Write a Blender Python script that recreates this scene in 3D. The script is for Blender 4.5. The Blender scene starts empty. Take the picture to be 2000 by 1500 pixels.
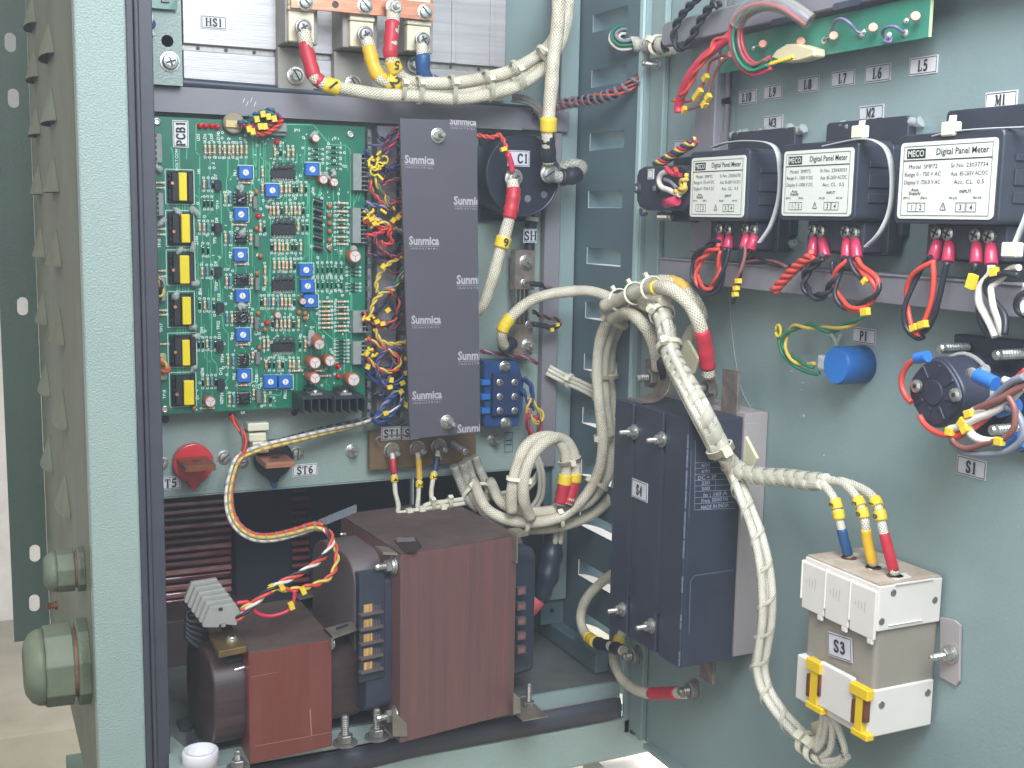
import bpy, math, random
from mathutils import Vector as V, Matrix
random.seed(7)
S = bpy.context.scene
COL = S.collection
# ---------------------------------------------------------------- camera
ZC = 1.30
M = ((0.9062186554,-0.4224389325,0.0176945441),(-0.0436821901,-0.1351691754,-0.9898591618),(0.4205468046,0.8962559022,-0.1409458863))
RX, DN, FW = V(M[0]), V(M[1]), V(M[2])
FPX = 2301.77
CAM = V((0,0,ZC))
cd = bpy.data.cameras.new('camera'); cam = bpy.data.objects.new('camera', cd); COL.objects.link(cam)
cam.matrix_world = Matrix(((RX.x,-DN.x,-FW.x,CAM.x),(RX.y,-DN.y,-FW.y,CAM.y),(RX.z,-DN.z,-FW.z,CAM.z),(0,0,0,1)))
cd.sensor_width = 36; cd.lens = FPX/2000*36; cd.clip_start = .02; cd.clip_end = 60
S.camera = cam
# ---------------------------------------------------------------- light
W = bpy.data.worlds.new('World'); S.world = W; W.use_nodes = True
bg = W.node_tree.nodes['Background']; bg.inputs[0].default_value = (.86,.93,1,1); bg.inputs[1].default_value = .95
def area(name, loc, tgt, sx, sy, power, col):
    l = bpy.data.lights.new(name,'AREA'); l.shape='RECTANGLE'; l.size=sx; l.size_y=sy; l.energy=power; l.color=col
    o = bpy.data.objects.new(name,l); COL.objects.link(o); o.location=loc
    o.rotation_euler=(V(tgt)-V(loc)).to_track_quat('-Z','Y').to_euler(); return o
area('soft_light_front', (-1.0,-1.5,2.9), (.35,1.0,1.1), 1.8,1.4, 42, (1,.97,.93))
area('soft_light_door', (.26,.12,1.80), (.60,.50,1.42), .45,.45, 14, (.80,.90,1))  # added lamp, stands in for the glare over the upper door
area('added_light_right', (1.7,1.5,1.35), (1.1,1.25,.1), 1.0,1.0, 200, (1,.98,.95))  # unseen lamp added outside the right wall to whiten the louvre slits
area('soft_light_side', (-2.2,.9,1.5), (.1,1.1,1.1), 1.2,1.6, 7, (1,.88,.70))
S.view_settings.view_transform='Standard'; S.view_settings.look='None'; S.view_settings.gamma=1; S.view_settings.exposure=0
S.view_settings.use_curve_mapping=False
S.render.engine='CYCLES'
# ---------------------------------------------------------------- pixel rays and planes of the real thing
def ray(px,py):
    a=(px-1000)/FPX; b=(py-750)/FPX
    return RX*a+DN*b+FW
class PL:
    """a real plane: 'y' faces the camera (u=+X), 'x' is parallel to the door (u=-Y), 'z' is horizontal (u=+X, v=+Y)"""
    def __init__(s,ax,val):
        s.ax=ax; s.val=val
        s.u,s.v,s.n={'y':(V((1,0,0)),V((0,0,1)),V((0,-1,0))),'x':(V((0,-1,0)),V((0,0,1)),V((-1,0,0))),'z':(V((1,0,0)),V((0,1,0)),V((0,0,1)))}[ax]
        s.i={'x':0,'y':1,'z':2}[ax]; s.o=V((0,0,0)); s.o[s.i]=val
    def p(s,px,py,off=0):
        r=ray(px,py); t=(s.val+s.n[s.i]*off-CAM[s.i])/r[s.i]; return CAM+r*t
    def uv(s,px,py,off=0):
        q=s.p(px,py,off); return q.dot(s.u),q.dot(s.v)
    def w(s,u,v,n=0):
        return s.o+s.u*u+s.v*v+s.n*n
    def rect(s,x0,y0,x1,y1,off=0):
        cx,cy=(x0+x1)/2,(y0+y1)/2
        return s.uv(x0,cy,off)[0],s.uv(cx,y1,off)[1],s.uv(x1,cy,off)[0],s.uv(cx,y0,off)[1]
    def sc(s,px,py):
        a=s.uv(px,py); return abs(s.uv(px+1,py)[0]-a[0]),abs(s.uv(px,py-1)[1]-a[1])
def off(pl,d): return PL(pl.ax, pl.val+pl.n[pl.i]*d)
def smooth(pts,k=6,closed=False):
    n=len(pts)
    if n<3: return [V(p) for p in pts]
    out=[]
    rng=range(n) if closed else range(n-1)
    for i in rng:
        p0=pts[(i-1)%n] if closed or i>0 else pts[0]*2-pts[1]
        p1=pts[i]; p2=pts[(i+1)%n]
        p3=pts[(i+2)%n] if closed or i+2<n else pts[-1]*2-pts[-2]
        for j in range(k):
            t=j/k
            out.append(.5*((2*p1)+(p2-p0)*t+(2*p0-5*p1+4*p2-p3)*t*t+(3*p1-p0-3*p2+p3)*t*t*t))
    if not closed: out.append(V(pts[-1]))
    return out
def path(ax,base,pts,k=6):
    """pixel+depth control points to a smooth 3-D path; third value = distance in front of the base plane"""
    o=[]
    for q in pts:
        if len(q)==4: o.append(PL(q[2],q[3]).p(q[0],q[1]))
        else:
            d=q[2] if len(q)>2 else 0
            o.append(PL(ax,base).p(q[0],q[1],d))
    return smooth(o,k) if k else o
def frames(pts,closed=False):
    n=len(pts); T=[]
    for i in range(n):
        a=pts[i-1] if i>0 or closed else pts[0]; b=pts[(i+1)%n] if i<n-1 or closed else pts[-1]
        d=b-a; T.append(d.normalized() if d.length>1e-9 else V((0,0,1)))
    ref=V((0,0,1)) if abs(T[0].z)<.9 else V((1,0,0))
    N=[(ref-T[0]*ref.dot(T[0])).normalized()]
    for i in range(1,n):
        x=N[-1]-T[i]*N[-1].dot(T[i]); N.append(x.normalized() if x.length>1e-9 else N[-1])
    return [(pts[i],T[i],N[i],T[i].cross(N[i])) for i in range(n)]
def arclen(pts):
    L=[0]
    for i in range(1,len(pts)): L.append(L[-1]+(pts[i]-pts[i-1]).length)
    return L
# ---------------------------------------------------------------- mesh builder
ORG={}
class MB:
    def __init__(s): s.v=[]; s.f=[]; s.sm=[]; s.uvs={}; s.mi=[]; s.cm=0
    def face(s,idx,sm=False,uv=None):
        if uv: s.uvs[len(s.f)]=uv
        s.f.append(idx); s.sm.append(sm); s.mi.append(s.cm)
    def add(s,vs):
        k=len(s.v); s.v+=[V(x) for x in vs]; return k
    def hexa(s,c8):
        k=s.add(c8)
        for q in ((0,3,2,1),(4,5,6,7),(0,1,5,4),(1,2,6,5),(2,3,7,6),(3,0,4,7)): s.face([k+i for i in q])
        return s
    def obox(s,c,a,b,n,ha,hb,hn):
        """oriented box, half sizes"""
        c=V(c); a,b,n=a.normalized()*ha,b.normalized()*hb,n.normalized()*hn
        return s.hexa([c-a-b-n,c+a-b-n,c+a+b-n,c-a+b-n,c-a-b+n,c+a-b+n,c+a+b+n,c-a+b+n])
    def bx(s,x0,y0,z0,x1,y1,z1):
        return s.hexa([(x0,y0,z0),(x1,y0,z0),(x1,y1,z0),(x0,y1,z0),(x0,y0,z1),(x1,y0,z1),(x1,y1,z1),(x0,y1,z1)])
    def fb(s,pl,u0,v0,u1,v1,n0,n1):
        return s.hexa([pl.w(u0,v0,n0),pl.w(u1,v0,n0),pl.w(u1,v1,n0),pl.w(u0,v1,n0),pl.w(u0,v0,n1),pl.w(u1,v0,n1),pl.w(u1,v1,n1),pl.w(u0,v1,n1)])
    def pr(s,pl,x0,y0,x1,y1,n0,n1,o=0):
        """box from a pixel rectangle seen on plane pl (at offset o), from n0 to n1 in front of pl"""
        r=pl.rect(x0,y0,x1,y1,o); return s.fb(pl,r[0],r[1],r[2],r[3],n0,n1)
    def prism(s,pts,d,sm=False):
        """polygon pts extruded by vector d"""
        n=len(pts); k=s.add(list(pts)+[V(p)+d for p in pts])
        s.face([k+i for i in range(n)][::-1]); s.face([k+n+i for i in range(n)])
        for i in range(n): j=(i+1)%n; s.face([k+i,k+j,k+n+j,k+n+i],sm)
        return s
    def rr(s,pl,u0,v0,u1,v1,n0,n1,r,k=4,skew=0):
        """rounded rectangle slab on plane"""
        P=[]
        for cx,cy,a0 in ((u1-r,v1-r,0),(u0+r,v1-r,90),(u0+r,v0+r,180),(u1-r,v0+r,270)):
            for i in range(k+1):
                a=math.radians(a0+90*i/k); P.append(pl.w(cx+r*math.cos(a),cy+r*math.sin(a),n0))
        return s.prism(P,pl.n*(n1-n0))
    def ring(s,fr,r,n,ph=0,ra=None):
        p,t,a,b=fr; k=len(s.v)
        for i in range(n):
            g=2*math.pi*i/n+ph; rr=r if ra is None else r*ra(g)
            s.v.append(p+a*(rr*math.cos(g))+b*(rr*math.sin(g)))
        return k
    def tube(s,pts,r,n=10,cap=True,closed=False,rf=None):
        fr=frames(pts,closed); L=arclen(pts); ks=[]
        for i,f in enumerate(fr): ks.append(s.ring(f,rf(L[i]/max(L[-1],1e-9)) if rf else r,n))
        m=len(pts)
        for i in range(m if closed else m-1):
            a,b=ks[i],ks[(i+1)%m]; la=L[i]; lb=L[i+1] if i+1<m else L[-1]+(pts[0]-pts[-1]).length
            for j in range(n):
                q=(j+1)%n
                s.face([a+j,a+q,b+q,b+j],True,[(j/n,la),((j+1)/n,la),((j+1)/n,lb),(j/n,lb)])
        if cap and not closed:
            s.face([ks[0]+i for i in range(n)][::-1]); s.face([ks[-1]+i for i in range(n)])
        return s
    def cyl(s,p0,p1,r,r1=None,n=16,cap=True,sm=True):
        p0,p1=V(p0),V(p1); fr=frames([p0,p1]); a=s.ring(fr[0],r,n); b=s.ring(fr[1],r if r1 is None else r1,n)
        L=(p1-p0).length
        for j in range(n):
            q=(j+1)%n; s.face([a+j,a+q,b+q,b+j],sm,[(j/n,0),((j+1)/n,0),((j+1)/n,L),(j/n,L)])
        if cap:
            k=s.add([s.v[a+i] for i in range(n)]); s.face([k+i for i in range(n)][::-1])
            k=s.add([s.v[b+i] for i in range(n)]); s.face([k+i for i in range(n)])
        return s
    def lathe(s,o,ax,prof,n=20,sm=False,ra=None,ph=0):
        """profile (t,r) along axis from point o; r=0 ends close"""
        o=V(o); ax=ax.normalized(); fr=frames([o,o+ax])[0]; ks=[]
        for t,r in prof: ks.append(s.ring((o+ax*t,fr[1],fr[2],fr[3]),max(r,1e-6),n,ph,ra))
        for i in range(len(prof)-1):
            for j in range(n):
                q=(j+1)%n; s.face([ks[i]+j,ks[i]+q,ks[i+1]+q,ks[i+1]+j],sm)
        s.face([ks[0]+i for i in range(n)][::-1]); s.face([ks[-1]+i for i in range(n)])
        return s
    def nut(s,o,ax,r,h):
        return s.lathe(o,ax,[(0,r*.93),(h*.12,r),(h*.88,r),(h,r*.9)],6)
    def stud(s,o,ax,r,L,pitch=None):
        pitch=pitch or r*.5; pr=[(0,r)]; t=0
        while t<L-pitch*1.5:
            pr+=[(t,r*.84),(t+pitch*.5,r)]; t+=pitch
        pr+=[(L-r*.3,r*.9),(L,r*.6)]
        return s.lathe(o,ax,pr,10)
    def sphere(s,c,r,n=10,sx=1,sz=1):
        c=V(c); pr=[]
        for i in range(n+1):
            a=math.pi*i/n; pr.append((-math.cos(a)*r*sz,math.sin(a)*r*sx))
        return s.lathe(c,V((0,0,1)),pr,n*2,True)
    def build(s,name,mat,parent=None,bev=0,seg=1,org=None):
        me=bpy.data.meshes.new(name)
        if parent is not None: o0=ORG[parent.name]
        elif org is not None: o0=V(org)
        else:
            xs=[v.x for v in s.v]; ys=[v.y for v in s.v]; zs=[v.z for v in s.v]
            o0=V(((min(xs)+max(xs))/2,(min(ys)+max(ys))/2,min(zs)))
        me.from_pydata([v-o0 for v in s.v],[],s.f)
        mats=mat if isinstance(mat,(list,tuple)) else [mat]
        for m in mats: me.materials.append(m)
        me.polygons.foreach_set('use_smooth',s.sm)
        me.polygons.foreach_set('material_index',s.mi)
        if s.uvs:
            ul=me.uv_layers.new(name='UVMap').data
            for i,p in enumerate(me.polygons):
                if i in s.uvs:
                    for l,c in zip(p.loop_indices,s.uvs[i]): ul[l].uv=c
        me.update()
        o=bpy.data.objects.new(name,me); COL.objects.link(o); ORG[o.name]=o0
        if parent is not None: o.parent=parent
        else: o.location=o0
        if bev:
            b=o.modifiers.new('bevel','BEVEL'); b.width=bev; b.segments=seg; b.limit_method='ANGLE'; b.angle_limit=math.radians(40)
        return o
def thing(name,label,cat,loc,group=None):
    o=bpy.data.objects.new(name,None); COL.objects.link(o); o.location=V(loc); o.empty_display_size=.02
    ORG[o.name]=V(loc); return tag(o,label,cat,group)
def tag(o,label,cat,group=None,kind=None):
    if label: o['label']=label
    if cat: o['category']=cat
    if group: o['group']=group
    if kind: o['kind']=kind
    return o
# ---------------------------------------------------------------- materials
def srgb(r,g,b):
    f=lambda c:(c/255/12.92) if c<=10 else ((c/255+.055)/1.055)**2.4
    return (f(r),f(g),f(b),1)
MC={}
def mat(name,col,rough=.5,metal=0,bump=0,bscale=500,var=0,vscale=20,spec=.5,alpha=1,trans=0,col2=None,coat=0,bdist=.0004,kind='noise',aniso=None):
    if name in MC: return MC[name]
    m=bpy.data.materials.new(name); m.use_nodes=True; nt=m.node_tree; N=nt.nodes; L=nt.links
    b=N['Principled BSDF']; b.inputs['Base Color'].default_value=col if len(col)==4 else (*col,1)
    b.inputs['Roughness'].default_value=rough; b.inputs['Metallic'].default_value=metal
    b.inputs['Specular IOR Level'].default_value=spec; b.inputs['Alpha'].default_value=alpha
    b.inputs['Transmission Weight'].default_value=trans; b.inputs['Coat Weight'].default_value=coat
    tc=N.new('ShaderNodeTexCoord'); src=tc.outputs['Object']
    if aniso:
        mp=N.new('ShaderNodeMapping'); mp.inputs['Scale'].default_value=aniso; L.new(src,mp.inputs[0]); src=mp.outputs[0]
    if var or col2:
        n=N.new('ShaderNodeTexNoise'); n.inputs['Scale'].default_value=vscale; n.inputs['Detail'].default_value=8; n.inputs['Roughness'].default_value=.65
        L.new(src,n.inputs['Vector'])
        r=N.new('ShaderNodeValToRGB'); c=list(col[:3])
        if col2: a,z=c,list(col2[:3])
        else: a=[x*(1-var) for x in c]; z=[min(1,x*(1+var)) for x in c]
        r.color_ramp.elements[0].position=.32; r.color_ramp.elements[1].position=.68
        r.color_ramp.elements[0].color=(*a,1); r.color_ramp.elements[1].color=(*z,1)
        L.new(n.outputs['Fac'],r.inputs[0]); L.new(r.outputs[0],b.inputs['Base Color'])
        rm=N.new('ShaderNodeMapRange'); rm.inputs['To Min'].default_value=max(.05,rough-.1); rm.inputs['To Max'].default_value=min(1,rough+.12)
        L.new(n.outputs['Fac'],rm.inputs[0]); L.new(rm.outputs[0],b.inputs['Roughness'])
    if bump:
        if kind=='noise':
            t=N.new('ShaderNodeTexNoise'); t.inputs['Detail'].default_value=2.5
        else:
            t=N.new('ShaderNodeTexVoronoi'); t.feature='SMOOTH_F1'
        t.inputs['Scale'].default_value=bscale; L.new(src,t.inputs['Vector'])
        bp=N.new('ShaderNodeBump'); bp.inputs['Strength'].default_value=bump; bp.inputs['Distance'].default_value=bdist
        L.new(t.outputs[0],bp.inputs['Height']); L.new(bp.outputs[0],b.inputs['Normal'])
    MC[name]=m; return m
def braid(name,c1,c2,nu=10,nv=900,str_=.5):
    """woven sleeve: crossed sine strands in the tube's own (around, along) coordinates"""
    m=bpy.data.materials.new(name); m.use_nodes=True; nt=m.node_tree; N=nt.nodes; L=nt.links; b=N['Principled BSDF']
    b.inputs['Roughness'].default_value=.4; b.inputs['Coat Weight'].default_value=.15
    uv=N.new('ShaderNodeUVMap'); sp=N.new('ShaderNodeSeparateXYZ'); L.new(uv.outputs[0],sp.inputs[0])
    def mt(op,a,b_=None):
        k=N.new('ShaderNodeMath'); k.operation=op
        for i,x in enumerate((a,b_)):
            if x is None: continue
            if isinstance(x,(int,float)): k.inputs[i].default_value=x
            else: L.new(x,k.inputs[i])
        return k.outputs[0]
    U=mt('MULTIPLY',sp.outputs[0],2*math.pi*nu); Vv=mt('MULTIPLY',sp.outputs[1],nv)
    s1=mt('SINE',mt('ADD',U,Vv)); s2=mt('SINE',mt('SUBTRACT',U,Vv)); h=mt('MAXIMUM',s1,s2)
    tc=N.new('ShaderNodeTexCoord'); n=N.new('ShaderNodeTexNoise'); n.inputs['Scale'].default_value=60; n.inputs['Detail'].default_value=6; L.new(tc.outputs['Object'],n.inputs['Vector'])
    n2=N.new('ShaderNodeTexNoise'); n2.inputs['Scale'].default_value=900; L.new(tc.outputs['Object'],n2.inputs['Vector'])
    f=mt('ADD',mt('MULTIPLY',h,.28),mt('ADD',n.outputs['Fac'],mt('MULTIPLY',mt('SUBTRACT',n2.outputs['Fac'],.5),.9)))
    r=N.new('ShaderNodeValToRGB'); e=r.color_ramp.elements; e[0].position=.25; e[1].position=.72; e[0].color=(*c2,1); e[1].color=(*c1,1)
    L.new(f,r.inputs[0]); L.new(r.outputs[0],b.inputs['Base Color'])
    bp=N.new('ShaderNodeBump'); bp.inputs['Strength'].default_value=str_; bp.inputs['Distance'].default_value=.0006; L.new(h,bp.inputs['Height']); L.new(bp.outputs[0],b.inputs['Normal'])
    MC[name]=m; return m
# painted steel
PG=mat('paint_pale_green',srgb(150,166,158),.3,bump=1.0,bscale=680,kind='noise',var=.05,vscale=9,bdist=.0009,coat=.1)
PI=mat('paint_inner_green',srgb(136,153,151),.40,bump=.45,bscale=420,var=.10,vscale=3.5,bdist=.0005)
PT=mat('paint_plate_green',srgb(144,159,151),.36,bump=.6,bscale=430,var=.07,vscale=9,bdist=.0009)
PB=mat('paint_wall_teal',srgb(94,112,118),.42,bump=.25,bscale=420,var=.06,vscale=6,bdist=.0005)
PD=mat('paint_side_warm_reflection',srgb(124,131,110),.5,bump=.6,bscale=520,col2=srgb(112,108,86),vscale=5,bdist=.0005)  # same green paint, with warm reflected light put into the brown tint
PF=mat('paint_dark_green',srgb(84,104,92),.42,bump=.6,bscale=420,var=.12,vscale=7,bdist=.0009)
GP=mat('paint_purple_grey',srgb(130,126,131),.42,bump=.12,bscale=600,var=.05,vscale=14)
GB=mat('rubber_gasket',srgb(66,66,74),.5,bump=.25,bscale=700,var=.12,vscale=30)
BK=mat('plastic_black',srgb(44,45,52),.42,bump=.1,bscale=900,var=.15,vscale=40)
NV=mat('plastic_navy_black',srgb(50,54,68),.36,bump=.12,bscale=900,var=.12,vscale=30,col2=srgb(64,68,82))
ZN=mat('zinc_steel',srgb(200,198,190),.28,metal=.85,bump=.15,bscale=900,var=.18,vscale=300)
ZD=mat('dull_steel',srgb(150,146,140),.42,metal=.75,bump=.2,bscale=700,var=.25,vscale=200)
AL=mat('brushed_aluminium',srgb(178,173,172),.42,metal=.55,bump=.25,bscale=40,var=.16,vscale=6,aniso=(1,1,26),bdist=.0006)
CU=mat('copper',srgb(190,118,92),.34,metal=.8,bump=.2,bscale=60,col2=srgb(222,160,128),vscale=30,aniso=(1,20,20))
CD=mat('oxidised_copper',srgb(120,78,54),.4,metal=.7,bump=.3,bscale=400,col2=srgb(168,104,72),vscale=120)
TIN=mat('tinned_copper',srgb(176,160,148),.36,metal=.6,bump=.3,bscale=300,col2=srgb(130,116,108),vscale=90)
BRD=braid('braided_sleeve',(.76,.69,.54),(.36,.30,.20),nu=13,nv=2000,str_=.6)
BRF=braid('braided_sleeve_fine',(.78,.73,.60),(.46,.40,.30),nu=9,nv=2600)
BRO=braid('braided_sleeve_grey',(.42,.39,.33),(.22,.20,.17),nu=8,nv=1200)
RD=mat('shrink_red',srgb(190,42,58),.46,bump=.3,bscale=160,var=.14,vscale=60)
YL=mat('shrink_yellow',srgb(226,180,40),.44,bump=.25,bscale=160,var=.1,vscale=60)
BL=mat('shrink_blue',srgb(40,80,128),.46,bump=.25,bscale=160,var=.14,vscale=60)
BS=mat('shrink_black',srgb(38,40,48),.5,bump=.35,bscale=140,var=.2,vscale=70)
FM=mat('marker_yellow',srgb(230,196,50),.45,bump=.2,bscale=400,var=.12,vscale=80)
TIE=mat('nylon_natural',srgb(222,216,190),.4,bump=.1,bscale=300,var=.06,vscale=60)
TRN=mat('nylon_translucent',srgb(226,220,200),.3,alpha=.36,bump=.1,bscale=300,var=.05,vscale=60)
PAP=mat('label_paper',srgb(226,222,220),.5,bump=.12,bscale=120,var=.05,vscale=90,bdist=.0004)
PAG=mat('label_foil_grey',srgb(204,202,206),.42,metal=.05,bump=.2,bscale=140,var=.12,vscale=70,bdist=.0004)
INK=mat('ink_black',srgb(40,38,42),.6,var=.1,vscale=300)
WHT=mat('ink_white',srgb(236,236,232),.5,var=.04,vscale=300)
HOT=mat('hot_glue',srgb(200,204,198),.15,alpha=.45,bump=.4,bscale=120,var=.1,vscale=60)
def wire(name,c): return mat('wire_'+name,srgb(*c),.38,var=.1,vscale=120,bump=.05,bscale=300)
WR=wire('red',(208,72,58)); WK=wire('black',(38,38,46)); WY=wire('yellow',(208,178,80)); WG=wire('green',(34,116,84)); WB=wire('blue',(44,68,124))
WO=wire('white',(218,208,198)); WN=wire('brown',(134,84,76)); WM=wire('maroon',(128,50,66)); WP=wire('violet',(84,76,116)); WS=wire('grey',(130,132,142)); WC=wire('crimson',(204,48,74)); WD=wire('navy',(44,54,88))
# ---------------------------------------------------------------- writing
GL={ # little slab-serif strokes: (x0,y0,x1,y1,thick) and arcs given as polylines
'H':[((.18,0),(.18,1),1),((.82,0),(.82,1),1),((.18,.52),(.82,.52),0),((.03,.02),(.35,.02),0),((.03,.98),(.35,.98),0),((.65,.02),(.97,.02),0),((.65,.98),(.97,.98),0)],
'L':[((.25,0),(.25,1),1),((.08,.98),(.45,.98),0),((.06,.03),(.85,.03),0),((.85,0),(.87,.28),0)],
'T':[((.5,0),(.5,1),1),((.04,.96),(.96,.96),0),((.05,.96),(.05,.72),0),((.95,.96),(.95,.72),0),((.3,.02),(.7,.02),0)],
'M':[((.14,0),(.14,1),0),((.86,0),(.86,1),1),((.16,1),(.5,.12),1),((.5,.12),(.84,1),0),((0,.02),(.28,.02),0),((.7,.02),(1,.02),0),((0,.98),(.22,.98),0),((.78,.98),(1,.98),0)],
'P':[((.22,0),(.22,1),1),((.06,.02),(.42,.02),0),((.06,.97),(.55,.97),0),((.55,.97),(.8,.88),(.86,.73),(.8,.57),(.55,.46),1),((.22,.46),(.55,.46),0)],
'C':[((.9,.72),(.88,.95),0),((.88,.82),(.7,.96),(.5,.98),(.28,.88),(.14,.66),(.12,.5),(.14,.32),(.28,.1),(.5,.02),(.72,.06),(.9,.2),1)],
'B':[((.2,0),(.2,1),1),((.05,.02),(.55,.02),0),((.05,.98),(.5,.98),0),((.5,.98),(.74,.9),(.78,.76),(.7,.6),(.48,.53),1),((.2,.53),(.5,.53),0),((.5,.53),(.8,.44),(.87,.28),(.78,.1),(.52,.02),1)],
'S':[((.84,.74),(.82,.96),0),((.82,.84),(.66,.97),(.46,.98),(.26,.9),(.2,.74),(.3,.6),(.7,.42),(.84,.26),(.74,.08),(.5,.02),(.28,.05),(.14,.2),1),((.14,.28),(.15,.02),0)],
'0':[((.5,.98),(.26,.86),(.18,.5),(.26,.14),(.5,.02),(.74,.14),(.82,.5),(.74,.86),(.5,.98),1)],
'1':[((.55,0),(.55,1),1),((.3,.02),(.8,.02),0),((.55,.98),(.28,.84),0)],
'2':[((.2,.74),(.3,.94),(.5,.98),(.72,.9),(.76,.7),(.64,.48),(.2,.05),1),((.18,.05),(.84,.05),1),((.84,.03),(.85,.25),0)],
'3':[((.2,.84),(.46,.98),(.74,.88),(.74,.66),(.44,.54),1),((.44,.54),(.78,.44),(.82,.22),(.62,.04),(.36,.02),(.16,.14),1)],
'4':[((.68,0),(.68,.98),1),((.66,.98),(.12,.32),0),((.1,.3),(.92,.3),0),((.48,.02),(.86,.02),0)],
'5':[((.28,.96),(.8,.96),1),((.28,.96),(.24,.55),0),((.24,.55),(.5,.62),(.76,.52),(.82,.3),(.66,.06),(.4,.02),(.18,.1),1)],
'6':[((.78,.94),(.5,.88),(.26,.62),(.2,.3),(.34,.05),(.58,.02),(.8,.16),(.8,.4),(.6,.54),(.36,.48),(.22,.32),1)],
'7':[((.18,.94),(.84,.94),1),((.84,.94),(.42,0),1),((.18,.96),(.17,.72),0)],
'8':[((.5,.98),(.26,.86),(.26,.66),(.5,.52),(.8,.36),(.78,.12),(.5,.02),(.22,.12),(.2,.36),(.5,.52),(.74,.66),(.74,.86),(.5,.98),1)],
'9':[((.22,.06),(.5,.12),(.74,.38),(.8,.7),(.66,.95),(.42,.98),(.2,.84),(.2,.6),(.4,.46),(.64,.52),(.78,.68),1)],
}
def serif(txt,h,asp=.62,gap=.16):
    """polylines -> list of quads in text space, origin centred"""
    Q=[]; x=0
    for ch in txt:
        wd=h*asp*(1.25 if ch in 'HM' else .8 if ch in '1' else 1)
        for st in GL.get(ch,[]):
            pts=st[:-1]; t=(.10 if st[-1] else .05)*h
            for a,b in zip(pts[:-1],pts[1:]):
                A=V((x+a[0]*wd,a[1]*h,0)); B=V((x+b[0]*wd,b[1]*h,0)); d=(B-A).normalized(); A=A-d*t*.5; B=B+d*t*.5; n=V((-d.y,d.x,0))*t
                Q.append((A-n,B-n,B+n,A+n))
        x+=wd+gap*h*.6
    x-=gap*h*.6
    return [[V((q.x-x/2,q.y-h/2,0)) for q in f] for f in Q],x
def serif_obj(pl,u,v,n,txt,h,parent,m=None,rot=0,name='lettering',asp=.62):
    Q,wd=serif(txt,h,asp); mb=MB(); c,s=math.cos(rot),math.sin(rot)
    for i,f in enumerate(Q):
        k=mb.add([pl.w(u+q.x*c-q.y*s,v+q.x*s+q.y*c,n+.00002*(i%9)) for q in f]); mb.face([k,k+1,k+2,k+3])
    return mb.build(name,m or INK,parent)
FONT_CACHE={}
def tmesh(txt,bold=0):
    key=(txt,bold)
    if key in FONT_CACHE: return FONT_CACHE[key]
    c=bpy.data.curves.new('t','FONT'); c.body=txt; c.size=1; c.offset=bold; c.align_x='CENTER'; c.align_y='CENTER'; c.resolution_u=2
    o=bpy.data.objects.new('t',c); COL.objects.link(o); bpy.context.view_layer.update()
    dg=bpy.context.evaluated_depsgraph_get(); me=o.evaluated_get(dg).to_mesh()
    r=([V(v.co) for v in me.vertices],[list(p.vertices) for p in me.polygons])
    o.evaluated_get(dg).to_mesh_clear(); COL.objects.unlink(o); bpy.data.objects.remove(o); bpy.data.curves.remove(c)
    FONT_CACHE[key]=r; return r
def put_text(mb,pl,u,v,n,txt,h,wid=None,rot=0,bold=.02,mirror=False):
    """lettering into mb; h = cap height, wid = full width"""
    vs,fs=tmesh(txt,bold); 
    if not vs: return
    x0=min(a.x for a in vs); x1=max(a.x for a in vs); y0=min(a.y for a in vs); y1=max(a.y for a in vs)
    k=h/.73; kx=wid/(x1-x0) if wid else k
    c,s=math.cos(rot),math.sin(rot); o=[]
    for a in vs:
        x=(a.x-(x0+x1)/2)*kx; y=(a.y-(y0+y1)/2)*k
        o.append(pl.w(u+x*c-y*s,v+x*s+y*c,n))
    b=mb.add(o)
    for f in fs: mb.face([b+i for i in f])
def lab(pl,x0,y0,x1,y1,txt,label,grey=False,rot=0,hf=.55,tilt=0,asp=.68,edge=True,o=0,nm='identification_label',col=None,dx=0,serifs=True,group=None):
    """printed sticker lying on plane pl, at its pixel rectangle"""
    r=pl.rect(x0,y0,x1,y1,o); cu,cv=(r[0]+r[2])/2,(r[1]+r[3])/2; w,h=(r[2]-r[0])/2,(r[3]-r[1])/2
    T=thing(nm,label,'label',pl.w(cu,cv-h,o),group)
    ct,st=math.cos(tilt),math.sin(tilt)
    def q(a,b,n): return pl.w(cu+a*ct-b*st,cv+a*st+b*ct,o+n)
    mb=MB(); mb.prism([q(-w,-h,.0002),q(w,-h,.0002),q(w,h,.0002),q(-w,h,.0002)],pl.n*.0005); mb.build('sticker',col or (PAG if grey else PAP),T)
    if edge:
        mb=MB(); e=.0007; t=.00045
        for a0,b0,a1,b1 in ((-w+e,-h+e,w-e,-h+e+t),(-w+e,h-e-t,w-e,h-e),(-w+e,-h+e+t,-w+e+t,h-e-t),(w-e-t,-h+e+t,w-e,h-e-t)):
            k=mb.add([q(a0,b0,.0009),q(a1,b0,.0009),q(a1,b1,.0009),q(a0,b1,.0009)]); mb.face([k,k+1,k+2,k+3])
        mb.build('printed_border',INK,T)
    H=(w if abs(rot)>1 else h)*2*hf*1.12
    serif_obj(pl,cu+dx,cv,o+.0011,txt,H,T,rot=rot+tilt,asp=asp)
    return T
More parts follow.
